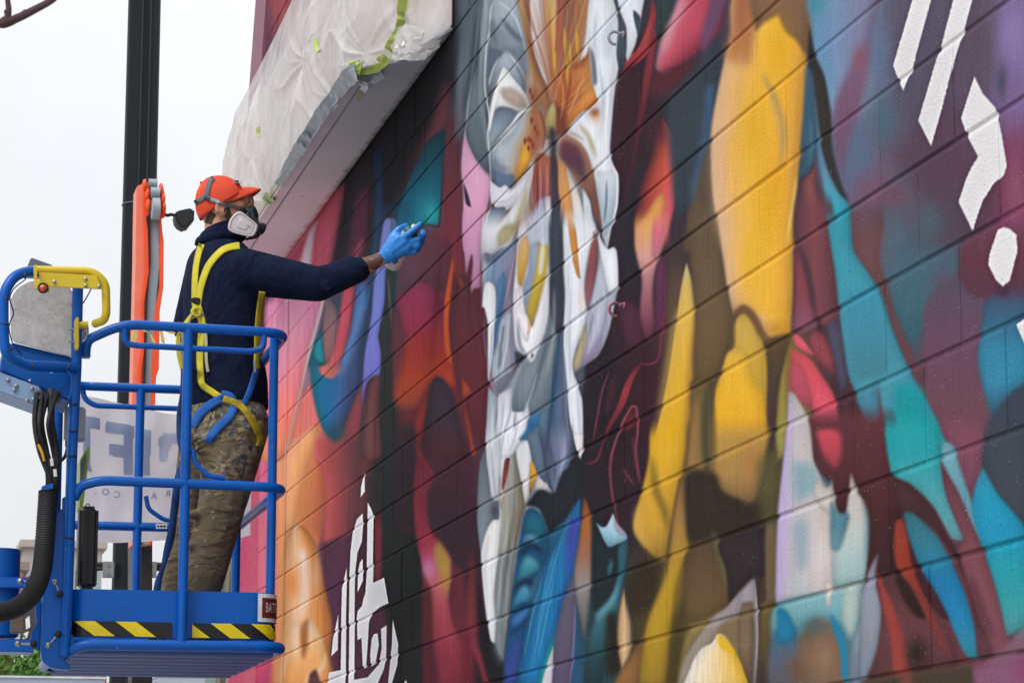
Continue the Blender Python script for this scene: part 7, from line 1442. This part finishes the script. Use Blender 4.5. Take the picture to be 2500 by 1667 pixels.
# --- respirator
rp = empty('respirator', at(610, 540, Y0)); setpar(rp, person)
TEAL = mat('mask_teal', '#16343c', .4, var=.12); DK = mat('mask_dark', '#17191f', .4); WH = mat('filter_white', '#cfc8cc', .55, var=.04, vscale=20)
fm_ = MB()
for sg_ in (-1, 1):
    pass
poly = [(600, 517), (604, 508), (613, 497), (624, 505), (631, 522), (631, 540), (640, 552), (639, 571), (620, 578), (604, 574), (596, 545)]
for Yo, k in ((-.058, .72), (-.035, .95), (0, 1.04), (.035, .95), (.058, .72)):
    pass
rings = []
for Yo, k in ((-.062, .66), (-.04, .9), (-.015, 1.0), (.015, 1.0), (.04, .9), (.062, .66)):
    cxm, cym = 612, 540; rings.append([at(cxm+(x-cxm)*k-(1-k)*14, cym+(y-cym)*k, Y0+Yo) for x, y in poly])
fm_.loft(rings); fmo = fm_.build('face_piece', TEAL, rp); bake(fmo, .006, 3)
ex = MB(); ex.lathe([(.022, 0), (.024, .012), (.02, .022), (.008, .026)], at(632, 556, Y0), (.9, 0, -.35), 20); ex.build('exhale_valve', DK, rp, smooth=True)
cart = [(576, 520), (583, 517), (592, 519), (612, 535), (627, 548), (629, 556), (624, 570), (617, 577), (608, 578), (592, 575), (570, 569), (560, 563), (557, 553), (561, 538), (567, 529)]
for sg_, nm in ((-1, 'a'), (1, 'b')):
    ya, yb = (Y0-.098, Y0-.062) if sg_ < 0 else (Y0+.062, Y0+.098)
    c_ = MB(); cm = (592, 549)
    def rg(k, Y): return [at(cm[0]+(x-cm[0])*k, cm[1]+(y-cm[1])*k, Y) for x, y in [(p.x, p.y) for p in spl([(a, b, 0) for a, b in cart], 3, True)]]
    if sg_ < 0: L = [(.86, yb+.004), (1, yb), (1.02, ya+.012), (.99, ya+.003), (.92, ya), (.84, ya+.001), (.82, ya+.004), (.78, ya+.004), (.76, ya+.001), (.4, ya+.0005), (.36, ya-.002), (.02, ya-.002)]
    else: L = [(.86, ya-.004), (1, ya), (1.02, yb-.012), (.92, yb), (.02, yb)]
    c_.loft([rg(k, Y) for k, Y in L]); co_ = c_.build('filter_cartridge', WH, rp, smooth=True)
    cn = MB(); cn.lathe([(.03, 0), (.03, .03)], at(612, 553, Y0+sg_*.045), (0, sg_, 0), 18); cn.build('cartridge_mount', DK, rp, smooth=True)
sk_ = MB(); sk_.tube(spl(pp([(632, 575, Y0-.03), (622, 580, Y0-.05), (605, 583, Y0-.06), (600, 586, Y0-.06)]), 5), .005, 8); sk_.build('chin_clip', DK, rp, smooth=True)
ca_ = MB(); ca_.tube(spl(pp([(600, 512, Y0-.062), (612, 516, Y0-.06), (618, 528, Y0-.058), (620, 545, Y0-.06)]), 5), .004, 8); ca_.build('mask_clip', mat('clip_grey', '#4c5258', .4), rp, smooth=True)
strap('head_strap', [(510, 482), (523, 491), (545, 499), (575, 507), (600, 514), (608, 519)], 8, GS, rp, T2, .005, Y0-.075, 8, .002)
strap('strap_buckle', [(514, 487), (525, 490), (537, 494)], 9, mat('buckle_pale', '#8a9096', .4), rp, T2, .008, Y0-.08, 5, .003)
strap('strap_junction', [(500, 480), (508, 484), (515, 488)], 12, TEAL, rp, T2, .007, Y0-.08, 5, .003)
strap('crown_strap', [(521, 434), (512, 445), (508, 460), (504, 476), (500, 482)], 12, GS, rp, T2, .004, Y0-.07, 8, .002)
strap('nape_strap', [(502, 480), (492, 486), (482, 492), (476, 496)], 12, GS, rp, T2, .004, Y0-.05, 8, .002)
# glasses
gl = empty('glasses', at(600, 485, Y0)); setpar(gl, person); GB = mat('glasses_frame', '#16161a', .35, .3)
tube('temple_arm', spl(pp([(548, 497, Y0-.078), (572, 492, Y0-.078), (592, 483, Y0-.068), (597, 481, Y0-.062)]), 5), .0018, GB, gl, 6)
for sg_ in (-1, 1):
    cL = at(603, 487, Y0+sg_*.034); tube('lens_rim', [cL+Vector((.006*math.cos(q), sg_*.024*math.cos(q), .02*math.sin(q))) for q in np.linspace(0, 2*math.pi, 21)], .0016, GB, gl, 6)
    ln = MB(); ln.add([cL+Vector((.006*math.cos(q), sg_*.024*math.cos(q), .02*math.sin(q))) for q in np.linspace(0, 2*math.pi, 21)[:-1]], [tuple(range(20))]); ln.build('lens', mat('clear_lens', '#d8dce0', .05, alpha=.25), gl)
    ey = MB(); ey.ell(at(594, 490, Y0)+Vector((0, sg_*.032, 0)), (.011, .012, .010), n=10); ey.build('eye', mat('eye_dark', '#3c2c28', .3), person, smooth=True)
# short hair at the nape, sideburn and stubble
HAIR = mat('hair_short', '#4c3c34', .9, var=.35, vscale=60, bump=.8, bscale=160)
strap('hair', [(520, 520), (512, 533), (508, 546)], 16, HAIR, person, T2, .0025, Y0-.06, 6, .002)
strap('beard', [(553, 506), (556, 520), (560, 536), (566, 550)], 15, mat('beard_dark', '#4a342c', .9, var=.35, vscale=70, bump=.8, bscale=160), person, T2, .003, Y0-.07, 6, .002)
strap('eyebrow', [(587, 478), (594, 477), (599, 480)], 4, HAIR, person, T2, .003, Y0-.06, 5, .002)
# --- gloved hand
gv = MB()
def ch(L, r0, r1, n=10):
    P = [at(*q) for q in L]; N = len(P)-1
    for i in range(N): gv.cone(P[i], P[i+1], r0+(r1-r0)*i/N, r0+(r1-r0)*(i+1)/N, n)
ch([(944, 625, 9.715), (952, 618, 9.71)], .031, .033)
for dx, dy, dY in ((-12, -6, 0), (0, 0, -.004), (10, 9, 0), (4, 4, .022), (-6, -4, .02)):
    ch([(955+dx*.6, 615+dy*.8, 9.705+dY), (985+dx, 592+dy*1.2, 9.69+dY)], .024, .024)
ch([(972, 588, 9.685), (998, 571, 9.668), (1027, 547, 9.655)], .0145, .0105)                # index on the nozzle
ch([(948, 606, 9.70), (960, 577, 9.70), (974, 560, 9.70), (992, 551, 9.705)], .018, .011)   # thumb
ch([(998, 592, 9.685), (1022, 584, 9.678), (1033, 576, 9.695), (1034, 566, 9.73)], .0155, .011)
ch([(998, 604, 9.69), (1020, 599, 9.682), (1029, 592, 9.70), (1030, 582, 9.735)], .0155, .0105)
ch([(992, 617, 9.70), (1012, 614, 9.692), (1021, 608, 9.705), (1023, 600, 9.735)], .0145, .010)
GLV = mat('nitrile_blue', '#1f83d8', .35, var=.07, vscale=40, bump=.25, bscale=60, spec=.5)
glv = gv.build('glove', GLV, person); bake(glv, .0042, 4)
cf = MB(); ca, cb2 = at(937, 608, 9.71), at(960, 640, 9.715); ctr = (ca+cb2)/2; axd = (WRR-ELR).normalized(); u_ = (cb2-ca).normalized(); w_2 = axd.cross(u_).normalized()
for k, dd in ((0, 0), (1, .007), (2, .014)):
    cf.tube([ctr+axd*dd+u_*math.cos(q)*(.036-.001*k)+w_2*math.sin(q)*.031 for q in np.linspace(0, 2*math.pi, 33)], .0036, 8, caps=False)
cf.build('glove_cuff', GLV, glv, smooth=True)
# --- spray can
ctop = at(1004, 563, 9.69); axc = Vector((.30, -.72, .62)).normalized()
can = empty('spray_can', ctop-axc*.17); tag(can, 'white spray can with a green dome in the blue glove', 'spray can')
def lth(name, prof, m): x = MB(); x.lathe(prof, ctop, axc, 28); return x.build(name, m, can, smooth=True)
lth('can_body', [(.0315, -.17), (.033, -.168), (.033, -.018), (.0315, -.012)], mat('can_white', '#dcd8dc', .3, .1)); lth('rim', [(.0318, -.0118), (.0325, -.009), (.031, -.006), (.029, -.008)], mat('can_steel', '#c0c4c8', .25, .9))
lth('dome', [(.029, -.0095), (.026, .004), (.018, .012), (.01, .015)], mat('can_green', '#0c5a50', .35)); lth('nozzle', [(.008, .015), (.008, .024), (.006, .027)], mat('nozzle_white', '#e4e4e4', .4))
# ================================================================ behind the basket
# street light pole, dark fluted steel
YPOL = 21.0; pb, ptp = at(318, 1500, YPOL), at(349, 0, YPOL); xp = at(333, 800, YPOL).x
lp = empty('lamp_post', (xp, YPOL, 0)); tag(lp, 'tall dark navy fluted lamp post behind the lift', 'lamp post')
PM = mat('post_paint', '#12171f', .5, 0, var=.15, vscale=3, spec=.2)
V = []; n = 32; prof = [(0, .155), (.6, .15), (.65, .142), (4, .136), (9.5, .125)]
rg_ = [[Vector((xp+r*(1-.06*(k % 4 == 0))*math.cos(2*math.pi*k/n), YPOL+r*(1-.06*(k % 4 == 0))*math.sin(2*math.pi*k/n), z)) for k in range(n)] for z, r in prof]
t = MB(); t.loft(rg_); t.build('shaft', PM, lp, smooth=True)
for a_ in (-1.25, -1.75):
    t = MB(); t.tube([(xp+.137*math.cos(a_), YPOL+.137*math.sin(a_), .7), (xp+.124*math.cos(a_), YPOL+.124*math.sin(a_), 9.4)], .007, 8); t.build('seam', mat('post_seam', '#181e28', .5), lp, smooth=True)
t = MB(); t.lathe([(.3, 0), (.3, .08), (.24, .16), (.2, .4), (.17, .6)], (xp, YPOL, 0), (0, 0, 1), 28); t.build('base', PM, lp, smooth=True)
t = MB(); t.tube(spl([(xp, YPOL, 9.3), (xp-.1, YPOL, 10), (xp-.9, YPOL, 10.5), (xp-2, YPOL, 10.6)], 8), .06, 12); t.build('arm', PM, lp, smooth=True)
t = MB(); t.ell((xp-2.3, YPOL, 10.58), (.42, .16, .09)); t.build('lamp_head', PM, lp, smooth=True)
zb_ = at(300, 505*1.0629, YPOL).z
t = MB(); t.lathe([(.137, 0), (.139, .004), (.137, .008)], (xp, YPOL, at(333, 503, YPOL).z), (0, 0, 1), 28); t.build('joint_ring', mat('ring_scratched', '#5c6470', .5), lp, smooth=True)
BRK = mat('bracket_grey', '#8b8d90', .5, .5); 
for px, s in ((264, -1), (368, 1)):
    t = MB(); c = at(px, 1390, YPOL-.1); t.box(c, (.085, .05, .12)); b_ = t.build('bracket_plate', BRK, lp, bevel=.004)
    t = MB(); t.tube([c+Vector((-s*.04, 0, .02)), c+Vector((s*.12, .02, 0)), c+Vector((s*.16, .02, -.06))], .016, 8); t.tube([c+Vector((0, 0, .04)), c+Vector((s*.14, .02, .04))], .018, 8); t.build('bracket_arm', BK, lp, smooth=True)
    for dz in (-.03, .03):
        t = MB(); t.lathe([(.011, 0), (.011, .01)], c+Vector((0, -.026, dz)), (0, -1, 0), 6); t.build('bracket_bolt', STL, lp)
# orange and grey telescoping arm of a second lift, with a work light
YO = 19.2
ob = empty('orange_boom', (at(350, 1000, YO).x, YO, 0)); tag(ob, 'upright orange lift boom with grey inner sections in front of the lamp post', 'boom')
OR = mat('boom_orange', '#ee4f1e', .45, var=.08, vscale=4); GR = mat('boom_grey', '#97a2aa', .45, .1, var=.08, vscale=4); DKB = mat('boom_edge', '#2a2c30', .6)
def oprism(name, L, dy, m, Y=YO, bv=.004):
    t = MB(); t.prism([at(x, y, Y) for x, y in L], (0, dy, 0)); return t.build(name, m, ob, bevel=bv)
oprism('side_plate', [(334, 455), (350, 448), (361, 456), (362, 470), (356, 528), (362, 560), (364, 640), (358, 700), (355, 760), (354, 900), (345, 1020), (336, 1330), (322, 1330), (322, 1000), (327, 800), (331, 640), (332, 560)], .25, mat('boom_salmon', '#e87f66', .5, var=.06), YO)
oprism('front_plate', [(352, 448), (362, 447), (366, 470), (366, 520), (357, 530), (361, 560), (364, 660), (360, 690), (352, 740), (352, 860), (346, 900), (344, 1010), (340, 1330), (330, 1330), (334, 1010), (338, 890), (346, 850), (346, 740), (350, 690), (355, 660), (352, 560), (350, 500)], .05, OR, YO-.06)
oprism('front_plate', [(389, 450), (397, 450), (402, 470), (404, 528), (394, 532), (396, 560), (400, 590), (399, 700), (390, 760), (388, 900), (381, 920), (378, 1010), (370, 1330), (362, 1330), (368, 1010), (372, 890), (379, 760), (389, 700), (391, 600), (388, 530)], .05, OR, YO-.06)
oprism('inner_section', [(366, 530), (391, 530), (389, 600), (391, 640), (384, 720), (378, 790), (376, 900), (370, 1010), (362, 1330), (346, 1330), (350, 1010), (355, 900), (357, 790), (360, 720), (367, 640)], .1, GR, YO-.02)
oprism('edge_strip', [(363, 530), (367, 530), (368, 640), (361, 720), (358, 790), (356, 900), (351, 1010), (347, 1330), (343, 1330), (347, 1010), (352, 900), (354, 790), (357, 720), (364, 640)], .03, DKB, YO-.05)
oprism('edge_strip', [(391, 530), (394, 530), (394, 640), (387, 720), (381, 790), (379, 900), (373, 1010), (366, 1330), (362, 1330), (370, 1010), (376, 900), (378, 790), (384, 720), (391, 640)], .03, DKB, YO-.05)
for i, (y0, y1, x0, x1) in enumerate(((438, 458, 363, 384), (458, 484, 367, 390), (484, 536, 369, 391))):
    t = MB(); a, b2 = at(x0, y1, YO-.08-.02*i), at(x1, y0, YO-.08-.02*i); c = (a+b2)/2; t.lathe([((b2.z-a.z)/2*.5+.02, -(b2.x-a.x)/2), ((b2.z-a.z)/2, -(b2.x-a.x)/2+.004), ((b2.z-a.z)/2, (b2.x-a.x)/2-.004), ((b2.z-a.z)/2*.5+.02, (b2.x-a.x)/2)], c, (1, 0, 0), 24); t.build('roller', GR, ob, smooth=True)
for x, y in ((353, 452), (360, 474), (362, 500), (393, 462), (398, 486), (400, 508)):
    t = MB(); t.ell(at(x, y, YO-.1), (.018, .03, .045), n=12); t.build('lug', OR, ob, smooth=True)
oprism('mast_base', [(322, 1300), (372, 1300), (372, 1667), (322, 1667)], .3, mat('mast_black', '#14161a', .5), YO+.1)
t = MB(); zz0 = at(340, 1667, YO).z; t.box((at(347, 1500, YO).x, YO+.2, zz0/2), (.5, .5, zz0)); t.build('lift_base', mat('mast_black', '#14161a', .5), ob, bevel=.02)
wl = empty('work_light', at(440, 530, YO)); tag(wl, 'small black work light on a stalk beside the orange boom', 'light')
tube('stalk', spl(pp([(398, 520, YO-.02), (408, 526, YO-.04), (418, 524, YO-.05), (428, 527, YO-.05)]), 5), .012, BK, wl, 8)
t = MB(); t.prism(pp([(426, 521, YO-.12), (434, 514, YO-.12), (468, 507, YO-.12), (473, 512, YO-.12), (472, 538, YO-.12), (455, 556, YO-.12), (440, 553, YO-.12), (430, 540, YO-.12)]), (0, .16, 0)); t.build('housing', mat('light_black', '#0f1416', .5), wl, bevel=.012)
t = MB(); t.prism(pp([(470, 512, YO-.1), (475, 514, YO-.1), (474, 538, YO-.1), (458, 556, YO-.1), (456, 553, YO-.1), (469, 536, YO-.1)]), (0, .12, 0)); t.build('lens', mat('lens_green', '#2c4a44', .2), wl, bevel=.004)
# ---------------------------------------------------------------- bare tree whose branch reaches into the corner
TB = mat('bark', '#4a3438', .9, var=.35, vscale=14, bump=.8, bscale=40); YT = 4.2
tree = empty('bare_tree', (-4.6, 5.2, 0)); tag(tree, 'bare tree with a thin brown branch reaching above the lift', 'tree')
t = MB(); t.tube(spl([(-4.6, 5.2, 0), (-4.55, 5.15, 1.2), (-4.45, 5.1, 2.0), (-4.3, 5.0, 3.2), (-4.2, 4.95, 4.6)], 6), .1, 12, radii=[.14-.1*k/24 for k in range(25)]); t.build('trunk', TB, tree, smooth=True)
q = [at(-620, -700, 4.7), at(-330, -380, 4.5), at(-150, -110, 4.3), at(-55, 30, 4.25), at(0, 58, YT), at(40, 46, YT), at(85, 24, YT), at(125, 2, YT), at(150, -20, YT), at(210, -70, YT)]
P = [Vector((-4.3, 5.0, 3.2))]+q; sp_ = spl(P, 6); t = MB(); t.tube(sp_, .02, 10, radii=[max(.0042, .034-.034*min(1, i/26)) if i < 24 else max(.004, .0085-.0045*(i-24)/36) for i in range(len(sp_))]); t.build('branch', TB, tree, smooth=True)
t = MB(); t.tube(spl([at(8, 56, YT), at(18, 42, YT), at(21, 22, YT), at(18, -5, YT), at(14, -60, YT)], 6),   .0045, 8, radii=[.006-.0027*i/24 for i in range(25)]); t.build('twig', TB, tree, smooth=True)
for x, y, r_ in ((12, 54, .0095), (62, 32, .006), (18, 30, .0057)):
    t = MB(); t.ell(at(x, y, YT), (r_, r_, r_*.9), n=10); t.build('bud', TB, tree, smooth=True)
for sx_, sy_, sz_ in ((-4.0, 5.6, 6.2), (-4.9, 5.6, 6.4), (-4.6, 4.2, 6.0)):
    t = MB(); t.tube(spl([(-4.2, 4.95, 4.6), (-4.2, 4.95, 5.2), (sx_, sy_, sz_)], 6), .03, 8, radii=[.05-.04*i/12 for i in range(13)]); t.build('branch', TB, tree, smooth=True)
# ---------------------------------------------------------------- far buildings
def building(name, label, px0, px1, pytop, Y, depth, m, rows, cols, wm, win=(.55, .6), roof=None):
    a, b2 = at(px0, pytop, Y), at(px1, pytop, Y); H = a.z; W = b2.x-a.x
    e = empty(name, ((a.x+b2.x)/2, Y+depth/2, 0)); tag(e, label, 'building')
    t = MB(); t.box(((a.x+b2.x)/2, Y+depth/2, H/2), (W, depth, H)); t.build('walls', m, e, bevel=.02)
    t = MB(); t.box(((a.x+b2.x)/2, Y+depth/2, H+.1), (W+.3, depth+.3, .25)); t.build('parapet', roof or m, e, bevel=.02)
    fm = mat('frame_pale', '#b8b4ae', .6)
    for r in range(rows):
        for c in range(cols):
            cw, chh = W/cols, H/rows; x = a.x+cw*(c+.5); z = chh*(r+.5)
            t = MB(); t.box((x, Y-.02, z), (cw*win[0]+.12, .08, chh*win[1]+.12)); fo_ = t.build('window', fm, e)
            t = MB(); t.box((x, Y-.07, z), (cw*win[0], .03, chh*win[1])); t.build('pane', wm, fo_)
            t = MB(); t.box((x, Y-.09, z-chh*win[1]/2-.08), (cw*win[0]+.3, .16, .08)); t.build('sill', fm, fo_)
    return e
GL = mat('window_dark', '#3c4854', .15, var=.3, vscale=.6); GLL = mat('window_pale', '#8fa6b4', .15, var=.2, vscale=.6)
building('office_block', 'beige office block with a flat roof behind the lift basket', 60, 250, 1334, 90, 14, mat('stucco_beige', '#a8a09c', .85, var=.06), 4, 9, GLL, (.35, .5))
building('office_block', 'tan low building with a dark window band left of the beige block', -260, 58, 1384, 78, 12, mat('stucco_tan', '#a0928a', .85, var=.08), 3, 8, GL, (.8, .45), mat('roof_brown', '#8a7a74', .8))
e = building('brick_building', 'red brick building low behind the boom lift', 30, 262, 1600, 58, 9, mat('brick_red', '#8c3c30', .9, var=.2, vscale=4, bump=.3), 2, 10, mat('window_pale_mauve', '#c8c0c4', .3), (.6, .55))  # panes have a plain pale mauve base colour
# lower brick storey in front of the tan building
building('brick_shop', 'narrow rust red brick shop behind the jib of the lift', 20, 62, 1430, 66, 8, mat('brick_rust', '#93483a', .9, var=.2, vscale=4, bump=.3), 3, 2, GL)
# charcoal wall with white brush lettering shapes
sgb = empty('graffiti_wall', (at(75, 1600, 48).x, 48, 0)); tag(sgb, 'charcoal painted wall with broken white lettering below the lift', 'wall')
a, b2 = at(36, 1470, 48), at(112, 1470, 48); t = MB(); t.box(((a.x+b2.x)/2, 48.15, a.z/2), (b2.x-a.x, .3, a.z)); t.build('panel', mat('charcoal_wall', '#3a3a46', .8, var=.15), sgb)
LW = mat('lettering_white', '#d6d8dc', .8)
for L in ([(50, 1590), (62, 1584), (66, 1600), (60, 1606), (64, 1612), (48, 1618), (50, 1604)], [(44, 1628), (58, 1624), (60, 1632), (48, 1636)], [(58, 1628), (82, 1622), (84, 1634), (74, 1636), (76, 1646), (62, 1650), (60, 1640)], [(46, 1640), (54, 1638), (56, 1652), (46, 1654)], [(62, 1510), (72, 1502), (74, 1530), (64, 1536)], [(58, 1545), (70, 1540), (66, 1556), (56, 1560)], [(66, 1590), (72, 1586), (70, 1600), (65, 1604)]):
    t = MB(); t.prism([at(x, y, 47.97) for x, y in L], (0, .02, 0)); t.build('lettering', LW, sgb)
t = MB(); wx = at(41, 1600, 44).x; t.tube([(wx, 44, 0), (wx, 44, at(41, 1455, 44).z)], .04, 10); o = t.build('white_pole', mat('pole_white', '#c8ccd2', .5), smooth=True)
t = MB(); t.lathe([(.06, 0), (.05, .08), (.005, .11)], (wx, 44, at(41, 1455, 44).z), (0, 0, 1), 12); t.build('pole_cap', mat('pole_white', '#c8ccd2'), o, smooth=True)
tag(o, 'slim white pole in front of the charcoal wall', 'pole')
# leafy tree
def leafy(px, pytop, Y, W, H, label):
    c = at(px, pytop, Y); e = empty('leafy_tree', (c.x, Y, 0)); tag(e, label, 'tree'); t = MB(); t.tube([(c.x, Y, 0), (c.x+.1, Y, c.z*.5), (c.x, Y+.1, c.z*.8)], .12, 10, radii=[.17, .12, .06]); t.build('trunk', mat('bark', '#4a3438'), e, smooth=True)
    for k in range(5):
        a_ = k*1.26; t = MB(); t.tube([(c.x, Y, c.z*.45), (c.x+math.cos(a_)*W*.3, Y+math.sin(a_)*W*.3, c.z*.75)], .04, 8); t.build('limb', mat('bark', '#4a3438'), e, smooth=True)
    rs = random.Random(px+7); V = []; Fc = []
    cl = [(rs.gauss(0, W*.26), rs.gauss(0, W*.26), rs.uniform(-.5, .35)*H) for _ in range(34)]
    for i in range(11000):
        q = rs.choice(cl); p = Vector((c.x+q[0]+rs.gauss(0, .22), Y+q[1]+rs.gauss(0, .22), c.z-H*.42+q[2]+rs.gauss(0, .18))); n_ = Vector((rs.gauss(0, 1), rs.gauss(0, 1), rs.gauss(0, 1))).normalized(); u = n_.orthogonal().normalized()*rs.uniform(.03, .06); w = n_.cross(u).normalized()*rs.uniform(.015, .03)
        k = len(V); V += [p-u, p+w, p+u, p-w]; Fc.append((k, k+1, k+2, k+3))
    t = MB(); t.v = V; t.f = Fc; t.m = [0]*len(Fc); o = t.build('crown', mat('leaf_green', '#3a6a24', .6, var=.4, vscale=1.5, col2='#5c8c30'), e); o['kind'] = 'stuff'
leafy(-12, 1568, 34, 1.7, 2.6, 'leafy green tree below the jib of the lift')
# box trucks: only their pale roofs rise into the picture
def truck(px0, px1, py0, py1, Y, label, c):
    a, b2 = at(px0, py0, Y), at(px1, py1, Y); W = b2.x-a.x; H = (a.z+b2.z)/2; D = 2.4; e = empty('box_truck', ((a.x+b2.x)/2, Y+D/2, 0)); tag(e, label, 'truck', 'box trucks parked behind the lift')
    bm_ = mat('truck_'+c[1:], c, .5, var=.04, vscale=1)
    t = MB(); L = W-1.9 if W > 5 else W*.72; t.box((b2.x-L/2, Y+D/2, (H+.95)/2), (L, D, H-.95)); bo = t.build('cargo_box', bm_, e, bevel=.04)
    t = MB(); t.box((b2.x-L/2, Y+D/2, H+.012), (L-.06, D-.06, .02)); t.build('roof', mat('truck_roof', '#c0c6d0', .5), bo)
    cw = W-L; t = MB(); t.prism([(a.x, Y+.1, .55), (a.x+cw-.08, Y+.1, .55), (a.x+cw-.08, Y+.1, 2.35), (a.x+.55, Y+.1, 2.3), (a.x+.18, Y+.1, 1.5), (a.x, Y+.1, 1.4)], (0, D-.2, 0)); cb_ = t.build('cab', bm_, e, bevel=.05)
    t = MB(); t.prism([(a.x+.36, Y+.085, 1.5), (a.x+cw-.25, Y+.085, 1.5), (a.x+cw-.25, Y+.085, 2.15), (a.x+.6, Y+.085, 2.12)], (0, .012, 0)); t.build('window', GL, cb_)
    t = MB(); t.box(((a.x+b2.x)/2, Y+D/2, .75), (W-.5, .9, .25)); t.build('chassis', BK, e)
    for wx in (a.x+cw*.55, b2.x-L*.28):
        for wy in (Y+.15, Y+D-.15):
            t = MB(); t.lathe([(.2, -.13), (.43, -.13), (.45, -.08), (.45, .08), (.43, .13), (.2, .13)], (wx, wy, .45), (0, 1, 0), 24); wo = t.build('wheel', BK, e, smooth=True); t = MB(); t.lathe([(.04, -.14), (.2, -.12), (.2, .12), (.04, .14)], (wx, wy, .45), (0, 1, 0), 16); t.build('rim', mat('rim_grey', '#c8c8c8', .5), wo, smooth=True)
truck(-420, 268, 1662, 1642, 26, 'grey box truck whose roof shows under the lift basket', '#9aa2b0')
truck(318, 525, 1650, 1652, 30, 'pale box truck parked between the dark post and the wall', '#a8b0ba')
# yellow bus behind
a, b2 = at(384, 1648, 40), at(412, 1648, 40); bz = a.z
bus = empty('yellow_bus', (a.x+1.2, 45, 0)); tag(bus, 'yellow bus with dark windows behind the pale box truck', 'bus')
YB = mat('bus_yellow', '#e0980c', .45); t = MB(); t.prism([(a.x, 40, .6), (a.x+2.4, 40, .6), (a.x+2.4, 40, bz-.35), (a.x+2.2, 40, bz), (a.x+.2, 40, bz), (a.x, 40, bz-.35)], (0, 9, 0)); bb = t.build('body', YB, bus, bevel=.06)
t = MB(); t.box((a.x+1.2, 39.98, bz-.85), (2.1, .06, .8)); t.build('rear_window', GL, bb)
for k in range(7):
    t = MB(); t.box((a.x-.015, 40.9+k*1.15, bz-.85), (.05, .9, .7)); t.build('side_window', GL, bb)
for yy in (41.5, 47.2):
    for xx in (a.x+.15, a.x+2.25):
        t = MB(); t.lathe([(.2, -.13), (.46, -.13), (.48, 0), (.46, .13), (.2, .13)], (xx, yy, .48), (1, 0, 0), 22); t.build('wheel', BK, bus, smooth=True)
t = MB(); t.box((a.x+1.2, 39.95, .55), (2.3, .12, .2)); t.build('bumper', BK, bus, bevel=.02)
